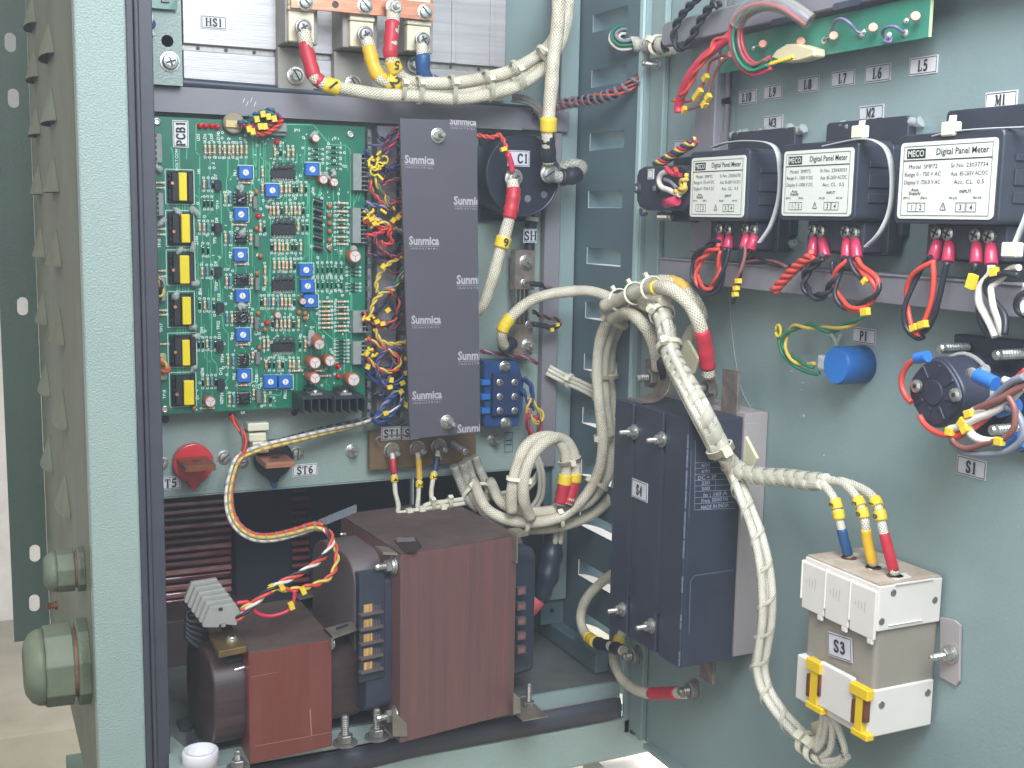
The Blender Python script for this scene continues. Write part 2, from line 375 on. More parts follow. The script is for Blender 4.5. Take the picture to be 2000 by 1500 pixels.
# ---------------------------------------------------------------- small hardware
def bolt(pl,px,py,label,R=.0065,nutR=None,L=.012,o=0,wash=True,name='bolt',mt=None,cat='bolt',group='nuts and studs',parent=None,th=1,base=None):
    """washer, hex nut and threaded stud standing out of plane pl; (px,py) is the nut"""
    c=pl.p(px,py,o) if base is None else base; n=pl.n; mt=mt or ZN; nutR=nutR or R*.72
    T=thing(name,label,cat,c,group) if parent is None else parent
    if wash:
        b=MB(); b.lathe(c-n*.0002,n,[(0,R),(.0014,R),(.0016,R*.93)],24); b.build('washer',mt,T)
        b=MB(); b.lathe(c+n*.0015,n,[(0,R*.78),(.0018,R*.76)],20); b.build('spring_washer',mt,T)
    z=.0033 if wash else 0
    b=MB(); b.nut(c+n*z,n,nutR,nutR*.85); b.build('nut',mt,T)
    if L: b=MB(); b.stud(c+n*(z+nutR*.8),n,nutR*.52,L); b.build('stud',mt,T)
    return T
def screw(pl,px,py,label,R=.006,o=0,slot='s',ang=.6,name='screw',mt=None,parent=None,group='screws',c=None):
    """slotted or crossed pan-head screw"""
    c=c or pl.p(px,py,o); n=pl.n; mt=mt or ZN
    T=thing(name,label,'screw',c,group) if parent is None else parent
    b=MB(); b.lathe(c-n*.0002,n,[(0,R*1.25),(.001,R*1.25),(.0012,R*1.1)],22); b.build('washer',mt,T)
    b=MB(); b.lathe(c+n*.001,n,[(0,R),(R*.35,R),(R*.55,R*.85),(R*.62,R*.5),(R*.64,0)],20,False); h=b.build('head',mt,T)
    b=MB()
    for k in range(2 if slot=='x' else 1):
        a=ang+k*math.pi/2; d=pl.u*math.cos(a)+pl.v*math.sin(a); e=n.cross(d)
        b.obox(c+n*(.001+R*.62+k*.0001),d,e,n,R*(.6 if slot=='x' else .86),R*.11,R*.06)
    b.build('slot',BK,T)
    return T
def lug(pl,c,d,R,L,mt=None,parent=None,w=None,name='cable_lug'):
    """ring terminal: eye at c, barrel along d"""
    n=pl.n; d=(d-n*d.dot(n)).normalized(); e=n.cross(d); b=MB(); P=[]
    for i in range(17):
        a=math.radians(60+240*i/16); P.append(c+d*(R*math.cos(a))+e*(R*math.sin(a)))
    ww=w or R*.62
    P+= [c+d*R*1.25-e*ww, c+d*L-e*ww, c+d*L+e*ww, c+d*R*1.25+e*ww]
    b.prism([p for p in P],n*.0018)
    b.cyl(c+d*(L*.75)+n*.002,c+d*(L*1.25)+n*.003,ww*1.0,ww*1.0,12)
    return b.build(name,mt or TIN,parent)
def tie(pts,i,r,parent,mt=None,name='cable_tie',head=None,w=.0018,thick=.0012,squash=None):
    """strap ring round a bundle at sample i of its path"""
    fr=frames(pts); i=min(max(i,1),len(pts)-2); p,t,a,b=fr[i]; mb=MB(); K=20
    sa,sb=squash or (1,1)
    R0=[p+a*(r*sa*math.cos(2*math.pi*k/K))+b*(r*sb*math.sin(2*math.pi*k/K)) for k in range(K)]
    R1=[p+a*((r*sa+thick)*math.cos(2*math.pi*k/K))+b*((r*sb+thick)*math.sin(2*math.pi*k/K)) for k in range(K)]
    k0=mb.add([q-t*w for q in R1]+[q+t*w for q in R1]+[q-t*w for q in R0]+[q+t*w for q in R0])
    for k in range(K):
        j=(k+1)%K
        mb.face([k0+k,k0+j,k0+K+j,k0+K+k],True); mb.face([k0+k,k0+j,k0+2*K+j,k0+2*K+k]); mb.face([k0+K+k,k0+K+j,k0+3*K+j,k0+3*K+k])
    h=head if head is not None else V((-.3,-1,.2))
    h=(h-t*h.dot(t)).normalized(); mx=r*max(sa,sb); c=p+h*(math.sqrt((h.dot(a)*sa)**2+(h.dot(b)*sb)**2)*r+.0022)
    mb.obox(c,t,h.cross(t),h,w*1.35,w*1.35,.0026)
    return mb.build(name,mt or TIE,parent)
def seg(pts,a,b):
    """part of a path by fraction of its length"""
    L=arclen(pts); T=L[-1]; out=[]
    def at(s):
        for i in range(1,len(L)):
            if L[i]>=s: 
                t=(s-L[i-1])/max(L[i]-L[i-1],1e-9); return pts[i-1].lerp(pts[i],t)
        return V(pts[-1])
    out=[at(a*T)]+[V(p) for p,l in zip(pts,L) if a*T<l<b*T]+[at(b*T)]
    return out
def sleeve(pts,a,b,r,m,parent,name='heat_shrink_sleeve',n=14,wob=.04):
    s=seg(pts,a,b); 
    if len(s)<6:
        q=[]
        for i in range(len(s)-1):
            for k in range(4): q.append(s[i].lerp(s[i+1],k/4))
        s=q+[s[-1]]
    ph=random.random()*6
    mb=MB(); mb.tube(s,r,n,rf=lambda t:r*(1+wob*math.sin(t*17+ph)+wob*.6*math.sin(t*41+ph))*(0.93 if t<.02 or t>.98 else 1)); return mb.build(name,m,parent)
def marker(pts,a,L,r,parent,txt=None,m=None,name='wire_marker',pl=None,rot=0,th=None):
    """yellow ferrule ring, with its number"""
    T=arclen(pts)[-1]; s=seg(pts,a,min(1,a+L/T)); mb=MB(); mb.tube(s,r,12); o=mb.build(name,m or FM,parent)
    if txt and pl is not None:
        c=(s[0]+s[-1])/2; h=(th or L*.75); t2=MB(); d=(CAM-c).normalized(); 
        put_text(t2,PL(pl.ax,(c+pl.n*(r+.0003))[pl.i]),(c).dot(pl.u),(c).dot(pl.v),.0001,txt,h,rot=rot,bold=.03); t2.build('marker_number',INK,o if False else parent)
    return o
def cable(name,label,pts,r,m,cat='cable',group=None,n=12,parent=None):
    mb=MB(); mb.tube(pts,r,n); o=None
    if parent is None:
        T=thing(name,label,cat,pts[0],group); mb.build('jacket',m,T); return T
    return mb.build(name,m,parent)
def strands(pts,r,ms,pitch,parent,sep=1.05,name='wire',n=7,ph0=0,spread=None):
    """twisted conductors round a centre path; one mesh per conductor"""
    L=arclen(pts)[-1]; k=max(len(pts),int(L/pitch*9)); q=[V(x) for x in seg_resample(pts,k)]; fr=frames(q); AL_=arclen(q); c=len(ms)
    R=r*sep/(math.sin(math.pi/c) if c>1 else 1e9)
    if spread: R=spread
    for j,m in enumerate(ms):
        pp=[]
        for i,(p,t,a,b) in enumerate(fr):
            g=ph0+2*math.pi*(j/c+AL_[i]/pitch); pp.append(p+a*(R*math.cos(g))+b*(R*math.sin(g)))
        mb=MB(); mb.tube(pp,r,n); mb.build(name,m,parent)
def seg_resample(pts,k):
    L=arclen(pts); T=L[-1]; out=[]; i=1
    for j in range(k+1):
        s=T*j/k
        while i<len(L)-1 and L[i]<s: i+=1
        t=(s-L[i-1])/max(L[i]-L[i-1],1e-9); out.append(pts[i-1].lerp(pts[i],min(1,max(0,t))))
    return out
def bundle(pts,R,offs,r,ms,parent,name='cable_strand',n=10,drift=.15):
    """parallel cables of one loom: offs = (a,b) offsets in units of R"""
    fr=frames(pts); L=arclen(pts)
    for j,(oa,ob) in enumerate(offs):
        pp=[p+a*(R*oa)+b*(R*ob)+a*(R*drift*math.sin(L[i]*40+j*2))+b*(R*drift*math.cos(L[i]*33+j)) for i,(p,t,a,b) in enumerate(fr)]
        mb=MB(); mb.tube(pp,r,n); mb.build(name,ms[j%len(ms)],parent)
def spiral(pts,R,pitch,parent,wid=.6,m=None,name='spiral_wrap',th=.0004,sq=(1,1)):
    """helical wrapping band round a loom"""
    L=arclen(pts)[-1]; K=14; k=max(8,int(L/pitch*K)); q=seg_resample(pts,k); fr=frames(q); mb=MB(); ks=[]
    for i,(p,t,a,b) in enumerate(fr):
        g=2*math.pi*i/K; d=a*(math.cos(g)*sq[0])+b*(math.sin(g)*sq[1])
        ks.append(mb.add([p+d*R-t*(pitch*wid/2),p+d*R+t*(pitch*wid/2),p+d*(R+th)+t*(pitch*wid/2),p+d*(R+th)-t*(pitch*wid/2)]))
    for i in range(len(ks)-1):
        a,b=ks[i],ks[i+1]
        for j in range(4): mb.face([a+j,a+(j+1)%4,b+(j+1)%4,b+j],j in(0,2))
    return mb.build(name,m or TRN,parent)
# ================================================================ setting
XL,XR,YF,YP,XD=.0842,.569,.95,1.07,.582
MW=mat('marble_wall',srgb(206,199,192),.5,col2=srgb(140,136,130),vscale=2.2,bump=.1,bscale=8)
MF=mat('stone_floor',srgb(120,110,90),.5,col2=srgb(84,76,62),vscale=2.5,bump=.15,bscale=30)
b=MB(); b.bx(-6,-4,-.05,6,3.4,0); tag(b.build('floor',MF),None,None,kind='structure')
b=MB(); b.bx(-6,3.4,-.05,6,3.5,3.5); tag(b.build('wall',MW),None,None,kind='structure')
b=MB(); b.bx(-6,2.6,0,6,3.39,.18); tag(b.build('step',mat('pale_stone_step',srgb(150,144,124),.5,col2=srgb(118,110,92),vscale=4)),None,None,kind='structure')
# ================================================================ cabinet
CB=thing('electrical_cabinet','pale green steel electrical cabinet standing open with louvred sides','cabinet',(.33,1.25,.0))
CG=CB
b=MB()  # front pillar
b.bx(XL,YF,.77,.1212,YF+.02,1.75); b.bx(XL+.0005,YF+.0205,.77,XL+.02,YF+.04,1.75)
b.build('front_pillar',PG,CB,bev=.0022,seg=3)
b=MB(); Y=PL('y',YF)
b.fb(Y,.1212,.80,.1265,1.75,-.03,-.001); b.rr(Y,.1268,.80,.1296,1.75,-.03,.0035,.001); b.fb(Y,.1297,.80,.1400,1.75,-.03,.0015)
b.build('door_gasket',GB,CB,bev=.0008,seg=2)
# inner lip behind the gasket so that the side of the frame has depth
b=MB(); b.bx(.1215,YF+.031,.80,.139,YF+.06,1.75); b.build('frame_return',PI,CB)
# outer left side panel with punched vents
def vent_wall(X,sg,y0,y1,z0,z1,cells):
    """wall sheet with rectangular openings; cells = (ya,yb,za,zb)"""
    ys=sorted({y0,y1,*[c[0] for c in cells],*[c[1] for c in cells]}); zs=sorted({z0,z1,*[c[2] for c in cells],*[c[3] for c in cells]})
    b=MB()
    for i in range(len(ys)-1):
        for j in range(len(zs)-1):
            cy,cz=(ys[i]+ys[i+1])/2,(zs[j]+zs[j+1])/2
            if any(c[0]<cy<c[1] and c[2]<cz<c[3] for c in cells): continue
            k=b.add([(X,ys[i],zs[j]),(X,ys[i+1],zs[j]),(X,ys[i+1],zs[j+1]),(X,ys[i],zs[j+1])]); b.face([k,k+1,k+2,k+3])
    return b
LW=PL('x',XL); cells=[]; hoods=[]
for k in range(10):
    for (xn,y0,dy,ya,yb,jx) in ((108,100,138,1.14,1.235,0),(76,32,116,1.365,1.455,0)):
        z=LW.p(xn+jx,y0+dy*k).z
        if z<.93: continue
        hoods.append((ya,yb,z)); cells.append((ya+.02,yb-.02,z,z+.016))
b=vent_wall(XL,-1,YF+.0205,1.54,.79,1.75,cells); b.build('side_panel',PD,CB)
for ya,yb,z in hoods:
    b=MB(); NS,NT=14,8; h=.033; p=.0105; g=[]
    for side in (0,.0009):
        for i in range(NS+1):
            for j in range(NT+1):
                t=j/NT; s=i/NS*2-1; w=max(t,.02); y=(ya+yb)/2+(yb-ya)/2*s*w
                g.append((XL-(p*t**.8*math.sqrt(max(0,1-s*s))+.0004)+side,y,z+h*(1-t)))
    k=b.add(g); m=(NS+1)*(NT+1)
    for sd in (0,1):
        for i in range(NS):
            for j in range(NT):
                a=k+sd*m+i*(NT+1)+j; b.face([a,a+NT+1,a+NT+2,a+1][::1 if sd else -1],True)
    for i in range(NS):
        a=k+i*(NT+1)+NT; b.face([a,a+NT+1,a+NT+1+m,a+m])
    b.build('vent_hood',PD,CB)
# back, top, floor pan, right wall
RW=PL('x',XR); cells=[]
for y in (68,174,295,406,515,621,722,828,930,1030,1130,1228):
    q=RW.p(1143,y); cells.append((.975,1.042,q.z,q.z+.0165))
b=vent_wall(XR,1,YF+.001,1.535,.80,1.75,cells); b.build('louvred_wall',PB,CB)
for ya,yb,za,zb in cells:
    b=MB(); NS,NT=16,6; g=[]
    for i in range(NS+1):
        for j in range(NT+1):
            s=i/NS; t=j/NT; e=min(1,(math.sin(math.pi*s))**.5*1.08); 
            g.append((XR+.0006+.0125*e*math.sin(t*1.5),ya+(yb-ya)*s,zb-(zb-za)*t+.0004))
    k=b.add(g)
    for i in range(NS):
        for j in range(NT):
            a=k+i*(NT+1)+j; b.face([a,a+NT+1,a+NT+2,a+1],True)
    b.build('louvre',PB,CB)
b=MB(); b.bx(XL+.001,1.536,.78,XR,1.54,1.75); b.build('back_panel',PB,CB)
b=MB(); b.bx(XL,YF,1.752,XR,1.54,1.76); b.build('roof_panel',PI,CB)  # out of view, added to shade the inside
FL=mat('paint_floor_pan',srgb(112,116,112),.5,bump=.2,bscale=300,col2=srgb(86,84,82),vscale=14)
b=MB(); b.bx(XL+.002,YF+.004,.845,XR-.001,1.534,.852); b.build('floor_pan',FL,CB)
b=MB(); b.bx(XR-.016,.972,.853,XR-.001,1.5,.872); b.build('wall_skirting',PB,CB,bev=.001)
b=MB(); b.bx(.1402,YF-.0005,.8345,XR-.002,YF+.003,.8515); b.build('sill_lip',PI,CB)
pts=[V((x,YF-.002,z)) for x,z in ((.1405,.824),(.2,.8235),(.30,.8232),(.36,.8265),(.45,.8262),(.52,.8262),(.5665,.8265))]
b=MB(); P=smooth(pts,6); fr=frames(P)
ks=[b.add([p+V((0,-.006,-.0095)),p+V((0,.004,-.0095)),p+V((0,.004,.0085)),p+V((0,-.002,.0105)),p+V((0,-.0065,.004))]) for p in P]
for i in range(len(ks)-1):
    for j in range(5): b.face([ks[i]+j,ks[i]+(j+1)%5,ks[i+1]+(j+1)%5,ks[i+1]+j],True)
b.build('sill_gasket',GB,CB)
b=MB(); b.bx(.1402,.949,.8345,XR-.003,.9493,.8375); b.build('sill_edge_trim',mat('bare_edge',srgb(186,190,188),.35,metal=.5,bump=.1),CB)
b=MB(); b.bx(XL,.944,.7735,.622,.985,.8155); b.build('front_rail',PG,CB,bev=.003,seg=3)
b=MB(); b.bx(XL+.003,.986,.79,XR+.04,1.53,.80); b.build('base_frame',PF,CB)
b=MB(); b.bx(.556,.93,.64,.64,1.0,.7595); b.build('plinth_block',mat('plinth_white',srgb(214,206,198),.5,bump=.15,bscale=300,var=.06),CB,bev=.003,seg=2)
b=MB(); b.bx(XL+.01,.99,0,.55,1.5,.62); b.build('cable_plinth',PF,CB)
b=MB(); b.bx(.488,1.115,1.38,.5665,1.117,1.75); b.build('upper_screen',PI,CB)
# mounting post on the right and rear flange outside
b=MB(); P=PL('y',1.071); r=P.rect(1060,0,1100,1262); b.fb(P,P.uv(1063,900)[0],.872,XR-.001,1.75,-.0016,0); b.build('rear_post',PB,CB)
b=MB(); b.lathe(V((.553,1.069,.887)),V((0,-1,0)),[(0,.0024),(.001,.0024)],12); b.build('post_hole',BK,CB)
def holed(b,pl,u0,v0,u1,v1,cu,cv,hw,hh,n0,n1,N=24):
    """rectangular tile with one rounded-slot opening through it"""
    r=min(hw,hh); I=[];O=[]
    for i in range(N):
        a=2*math.pi*i/N+.0001; x,y=math.cos(a),math.sin(a)
        I.append((cu+(hw-r)*(1 if x>0 else -1)+r*x,cv+(hh-r)*(1 if y>0 else -1)+r*y))
        k=min((u1-cu)/x if x>0 else (u0-cu)/x,(v1-cv)/y if y>0 else (v0-cv)/y); O.append((cu+x*k,cv+y*k))
    k=b.add([pl.w(x,y,n1) for x,y in I]+[pl.w(x,y,n1) for x,y in O]+[pl.w(x,y,n0) for x,y in I]+[pl.w(x,y,n0) for x,y in O])
    cor={}
    for i in range(N):
        j=(i+1)%N; b.face([k+i,k+N+i,k+N+j,k+j]); b.face([k+2*N+i,k+2*N+j,k+3*N+j,k+3*N+i]); b.face([k+i,k+j,k+2*N+j,k+2*N+i])
        (xa,ya),(xb,yb)=O[i],O[j]
        if abs(xa-xb)>1e-6 and abs(ya-yb)>1e-6:
            cx=u1 if max(xa,xb)>cu and (abs(xa-u1)<1e-6 or abs(xb-u1)<1e-6) else u0
            cy=v1 if (abs(ya-v1)<1e-6 or abs(yb-v1)<1e-6) else v0
            q=b.add([pl.w(cx,cy,n1),pl.w(cx,cy,n0)]); b.face([k+N+i,q,k+N+j]); b.face([k+3*N+i,k+3*N+j,q+1])
b=MB(); P=PL('y',1.54); ul=P.uv(28,1253)[0]; ur=XL-.0005; vb=P.uv(28,1253)[1]
slots=[P.uv(x,y) for x,y in ((67,1177),(68,1080),(44,598),(26,192),(20,83))]; prev=vb
for i,(u,v) in enumerate(slots):
    b.fb(P,-.0+ul-.005*0,prev,ur,v-.016,0,.002) if v-.016>prev else None
    uu=u if abs(u-.06)<.02 else .066
    holed(b,P,ul,v-.016,ur,v+.016,max(ul+.01,min(ur-.009,u)),v,.0062,.011,0,.002); prev=v+.016
b.fb(P,ul,prev,ur,1.75,0,.002); b.build('rear_flange',PF,CB)
# cable glands on the outside
def gland(px,py,R,L,label,txt):
    c=PL('x',XL).p(px,py); ax=V((-1,0,0))
    T=thing('cable_gland',label,'cable gland',c,'cable glands on the side panel')
    G=mat('gland_green',srgb(98,112,92),.5,bump=.35,bscale=160,col2=srgb(122,124,98),vscale=40)
    b=MB(); b.lathe(c,ax,[(0,R*1.02),(L*.17,R*1.02),(L*.19,R*.97)],8,ph=.3); b.build('lock_nut',G,T,bev=.0006)
    b=MB(); b.lathe(c+ax*L*.19,ax,[(0,R*.8),(L*.06,R*.8)],24); b.build('thread',mat('gland_seal',srgb(150,104,84),.6,bump=.3,var=.2),T)
    b=MB(); b.lathe(c+ax*L*.25,ax,[(0,R*.98),(L*.42,R*.96),(L*.44,R*.9)],8,ph=.3); b.build('hex_body',G,T,bev=.0008)
    ra=lambda g:1+.015*(1 if int(g*14)%2 else 0)
    b=MB(); b.lathe(c+ax*L*.69,ax,[(0,R*.9),(L*.1,R*.88),(L*.2,R*.8),(L*.29,R*.6),(L*.31,R*.45),(L*.22,R*.4)],64,True,ra=ra if R<.025 else None); b.build('dome_nut',G,T)
    t=MB(); q=PL('y',c.y-R*1.03)
    put_text(t,q,c.x-L*.095,c.z+R*.35,0,txt,L*.1,R*1.0,rot=-math.pi/2,bold=.01); t.build('embossed_text',G,T)
gland(164,1110,.0188,.032,'smaller olive green cable gland, upper one on the outer side panel','JRCH-M7')
gland(172,1290,.0355,.051,'large olive green hexagonal cable gland, lower one on the outer side panel','INSERT')
T=thing('side_screw','small rusty screw low on the outer side panel between two cable glands','screw',PL('x',XL).p(112,1182))
b=MB(); b.lathe(ORG[T.name],V((-1,0,0)),[(0,.005),(.003,.005),(.003,.0035),(.009,.003)],12); b.build('shank',CD,T)
b=MB(); b.nut(ORG[T.name]+V((-.0075,0,0)),V((-1,0,0)),.0045,.004); b.build('head',CD,T)
# ---- door
DP=PL('x',XD); DR=CB
b=MB(); b.bx(XD,.05,.799,XD+.002,YF-.004,1.78); d=b.build('door',PI,CB)
b=MB(); b.bx(XR+.0015,YF-.006,.799,XD-.0003,YF-.001,1.75); b.bx(XD-.0065,YF-.03,.80,XD-.0004,YF-.0065,1.75)
b.build('door_return',PI,CB,bev=.001)
b=MB(); b.bx(XR-.0015,YF-.0045,.84,XR+.0012,YF+.0008,1.75); b.build('opening_edge',mat('edge_pale',srgb(172,194,192),.35,bump=.1),CB)
b=MB(); b.bx(XD-.010,.05,.799,XD-.0003,YF-.04,.8035); b.build('door_bottom_fold',PI,CB)
b=MB(); c=DP.p(1248,1419); b.lathe(V((XD-.004,c.y,.8036)),V((0,0,1)),[(0,.0055),(.0012,.0055),(.0012,.0028),(0,.0026)],18); b.build('drain_grommet',GB,CB)
# ================================================================ mounting plate and steelwork inside
MP=PL('y',YP)
T=thing('mounting_plate','pale green textured steel plate carrying the circuit board and terminals','panel',(.33,YP,1.0435))
b=MB(); b.bx(.1205,YP,1.0435,.548,YP+.002,1.398); b.bx(.1205,YP+.0005,1.042,.548,YP+.022,1.0434); b.build('plate',PT,T,bev=.0006)
for px,py in ((453,813),(575,805),(323,819)):
    b=MB(); c=MP.p(px,py); b.lathe(c+V((0,-.0002,0)),V((0,-1,0)),[(0,.0034),(.0006,.0034)],14); b.build('drilled_hole',BK,T)
T=thing('cross_channel','purple grey steel channel running across above the circuit board','channel',(.34,1.05,1.383))
C=PL('y',1.055); z0,z1=C.uv(700,237)[1],C.uv(700,190)[1]
b=MB(); b.bx(.1205,1.055,z0,.553,1.069,z1); b.build('channel',GP,T,bev=.0015,seg=2)
b=MB(); b.bx(.1205,1.054,z0-.0005,.50,1.0548,z0+.003); b.build('folded_edge',GP,T)
sc=MB(); 
for dx,dy in ((476,196),(483,202),(491,195),(498,203)):
    q=C.p(dx,dy); sc.obox(q+V((0,-.0003,0)),V((.4,0,1)),V((1,0,-.4)),V((0,1,0)),.0022,.0002,.0001)
sc.build('scratch',WHT,T)
T=thing('upright_channel','purple grey upright channel right of the dark insulating sheet','channel',(.52,1.05,1.05))
C=PL('y',1.058); r=C.rect(1062,254,1092,900); b=MB(); b.bx(r[0],1.058,C.uv(1075,912)[1],r[2],1.068,z0-.0005)
b.build('channel',GP,T,bev=.001)
r2=PL('y',1.0655).rect(1040,254,1061,430); b=MB(); b.bx(r[2]+.0004,1.064,.90,XR-.002,1.0685,1.75); b.build('side_strip',PI,T,bev=.0008)
T=thing('black_conduit','black round tube lying on top of the cross channel','tube',MP.p(357,160))
b=MB(); b.cyl(PL('y',1.06).p(340,160),PL('y',1.06).p(1040,215),.0042); b.build('tube',NV,T)
# heat sink plate
HP=PL('y',1.066)
T=thing('heat_sink','brushed aluminium heat sink plate with a long slot near the top','heat sink',HP.p(650,190))
u0,u1=HP.uv(357,80)[0],HP.uv(987,80)[0]; vb=HP.uv(640,178)[1]; vs0=HP.uv(640,118)[1]; vs1=HP.uv(640,106)[1]
b=MB(); b.fb(HP,u0,vb,u1,vs0,-.012,0); b.fb(HP,u0,vs1,u1,1.75,-.012,.0012); b.build('plate',AL,T,bev=.0006)
b=MB(); b.fb(HP,u0,vs0,u1,vs1,-.012,-.0035); b.build('slot',ZD,T)
for k in range(13):
    x=388+k*55; b=MB()
    c=HP.w(HP.uv(x,100)[0],(vs0+vs1)/2,-.0033); b.lathe(c,V((0,-1,0)),[(0,.0017),(.0005,.0017)],10); b.build('slot_hole',BK,T)
b=MB(); 
for x in (880,955): b.fb(HP,HP.uv(x,80)[0],vs1+.0005,HP.uv(x+9,80)[0],1.75,.0013,.0022)
b.build('raised_rib',AL,T,bev=.0004)
# bracket on the left
BP=PL('y',1.045)
T=thing('side_bracket','small pale green textured bracket at the top left with a screw and a hole','bracket',BP.p(326,165))
b=MB(); r=BP.rect(296,-20,355,166); u,v=BP.uv(327,80); holed(b,BP,r[0],v-.02,r[2],v+.02,u,v,.0050,.0050,-.0015,0); b.fb(BP,r[0],r[1],r[2],v-.02,-.0015,0); b.fb(BP,r[0],v+.02,r[2],1.75,-.0015,0); b.build('plate',PT,T)
b=MB(); b.fb(BP,r[2]-.0012,r[1],r[2],1.75,-.020,-.0016); b.build('side_fold',PT,T)
screw(BP,332,121,'domed steel screw on the green bracket in the top left corner',R=.0068,slot='x',ang=.3)
# ---- rectifier modules
MG=mat('module_grey',srgb(150,144,134),.5,bump=.15,var=.08,vscale=60); CR=mat('module_cream',srgb(222,212,184),.42,bump=.08,var=.05,vscale=60)
mods=[((553,-20,625,172),(564,22,614,82),'leftmost grey rectifier module, with the red sleeved cable bolted to it'),
      ((665,-20,742,188),(684,42,730,92),'middle grey rectifier module, with the yellow sleeved cable bolted to it'),
      ((786,-20,850,150),(795,50,840,100),'rightmost grey rectifier module, with the blue sleeved cable bolted to it')]
F0=PL('y',1.036); F1=PL('y',1.026)
for (x0,y0,x1,y1),(a0,b0,a1,b1),lb in mods:
    T=thing('rectifier_module',lb,'module',F0.p((x0+x1)/2,y1),'rectifier modules on the heat sink')
    r=F0.rect(x0,y0,x1,y1); w=r[2]-r[0]
    va=F1.uv((a0+a1)/2,b1)[1]; 
    b=MB(); b.fb(F0,r[0]+w*.02,va-.0005,r[0]+w*.17,1.62,-.0295,.004); b.fb(F0,r[0],r[1],r[2],va-.001,-.0295,-.020); b.fb(F0,r[0]+w*.17,va,r[2]-w*.05,1.62,-.0295,-.001); b.build('housing',MG,T,bev=.0012,seg=2)
    q=F1.rect(a0,b0,a1,b1); b=MB(); b.fb(F1,q[0],q[1],q[2],q[3],-.009,0); b.fb(F1,q[0]-.0006,q[3]+.0002,q[2]+.0006,q[3]+.004,-.009,.002); b.fb(F1,q[0],q[3]+.0042,q[2],1.56,-.009,.0005); b.build('terminal_block',CR,T,bev=.0007)
    P2=PL('y',1.055); c=P2.p(x0+24,y1-24); 
    s=MB(); n=V((0,-1,0)); 
    s.lathe(c,n,[(0,.0078),(.0012,.0078),(.0014,.006)],20); s.lathe(c+n*.0015,n,[(0,.0055),(.003,.0055),(.004,.004)],16); s.build('fixing_screw',ZN,T)
    s=MB(); s.obox(c+n*.0057,V((.6,0,-1)),V((1,0,.6)),n,.0048,.0006,.0002); s.build('screw_slot',BK,T)
# copper bar
C1=PL('y',1.019)
T=thing('copper_busbar','reddish copper bar across the three rectifier modules with screws and one hole','busbar',C1.p(707,28))
r=C1.rect(569,-8,847,27); b=MB()
u,v=C1.uv(655,9); holed(b,C1,u-.008,r[1],u+.008,r[3],u,v,.0031,.0031,-.0035,0)
b.fb(C1,r[0],r[1],u-.008,r[3],-.0035,0); b.fb(C1,u+.008,r[1],r[2],r[3],-.0035,0); b.build('bar',CU,T)
C1f=C1
for px,py,lb in ((596,4,'slotted screw at the left end of the copper bar'),(713,12,'slotted screw in the middle of the copper bar'),(830,24,'slotted screw at the right end of the copper bar')):
    screw(C1f,px,py,lb,R=.0056,ang=-.8)
# ================================================================ plate hardware
bolt(MP,687,881,'hex nut on a washer on the green plate left of the brown terminal board',L=.008)
bolt(MP,963,859,'hex nut on a washer below the blue terminal block',L=.008)
screw(MP,438,893,'slotted screw right of the red round insulator',R=.0052,ang=.7)
screw(MP,580,885,'slotted screw upper right of the black round insulator',R=.0052,ang=1.5)
screw(MP,473,902,'slotted screw left of the black round insulator, half behind the wires',R=.0046,ang=.2)
screw(MP,316,905,'slotted screw at the left edge, left of the red round insulator',R=.0046,ang=1.2)
def insulator(px,py,lb,m,bx0,by0,bx1,by1,tip):
    I=PL('y',1.062); c=I.p(px,py); n=V((0,-1,0)); T=thing('standoff_insulator',lb,'insulator',c,'round insulators with copper tabs')
    R=.0178; P=[]
    for i in range(36):
        a=math.radians(-68+316*i/35); P.append(c+V((R*math.cos(a),0,R*math.sin(a))))
    P+=[c+V((-.0040,0,-R*1.16)),c+V((-.002,0,-R*1.32)),c+V((.002,0,-R*1.32)),c+V((.0040,0,-R*1.16))]
    b=MB(); b.prism([p+V((0,.0075,0)) for p in P],n*.0085); b.build('disc',m,T,bev=.0008,seg=2)
    b=MB(); zt=PL('y',1.022).uv((bx0+bx1)/2,(by0+by1)/2)[1]; x0=PL('y',1.022).uv(bx0,by1)[0]; x1=PL('y',1.022).uv(bx1,by1)[0]
    b.bx(x0,1.022,zt-.0028,x1,1.0605,zt+.0028); b.build('copper_tab',CD if tip is None else CU,T,bev=.0004)
    b=MB(); b.lathe(V(((x0+x1)/2,1.042,zt+.0028)),V((0,0,1)),[(0,.0042),(.0002,.0042)],16); b.build('tab_hole',BK,T)
    if tip: b=MB(); q=c+V((0,-.001,-R*1.38)); b.lathe(q,n,[(-.004,.003),(0,.003)],10); b.build('tip',tip,T)
insulator(378,905,'red round insulator with a brown copper tab, at the left end of the plate',mat('insulator_red',srgb(206,44,54),.3,bump=.06,var=.06,coat=.3),361,905,422,925,None)
insulator(535,897,'black round insulator with a bright copper tab, below the white clip',mat('insulator_black',srgb(34,34,38),.35,bump=.06,var=.1),519,900,576,916,BL)
# white clip and its holder
T=thing('cable_clip','white plastic cable clip holding the wire loom above the black insulator','clip',MP.p(505,880))
b=MB(); Q=PL('y',1.056); r=Q.rect(484,826,526,842); b.fb(Q,r[0],r[1],r[2],r[3],-.014,0); r=Q.rect(486,846,520,862); b.fb(Q,r[0],r[1],r[2],r[3],-.010,.001); r=Q.rect(492,862,524,884); b.fb(Q,r[0],r[1],r[2],r[3],-.010,.003); b.build('clip_body',TIE,T,bev=.0012,seg=2)
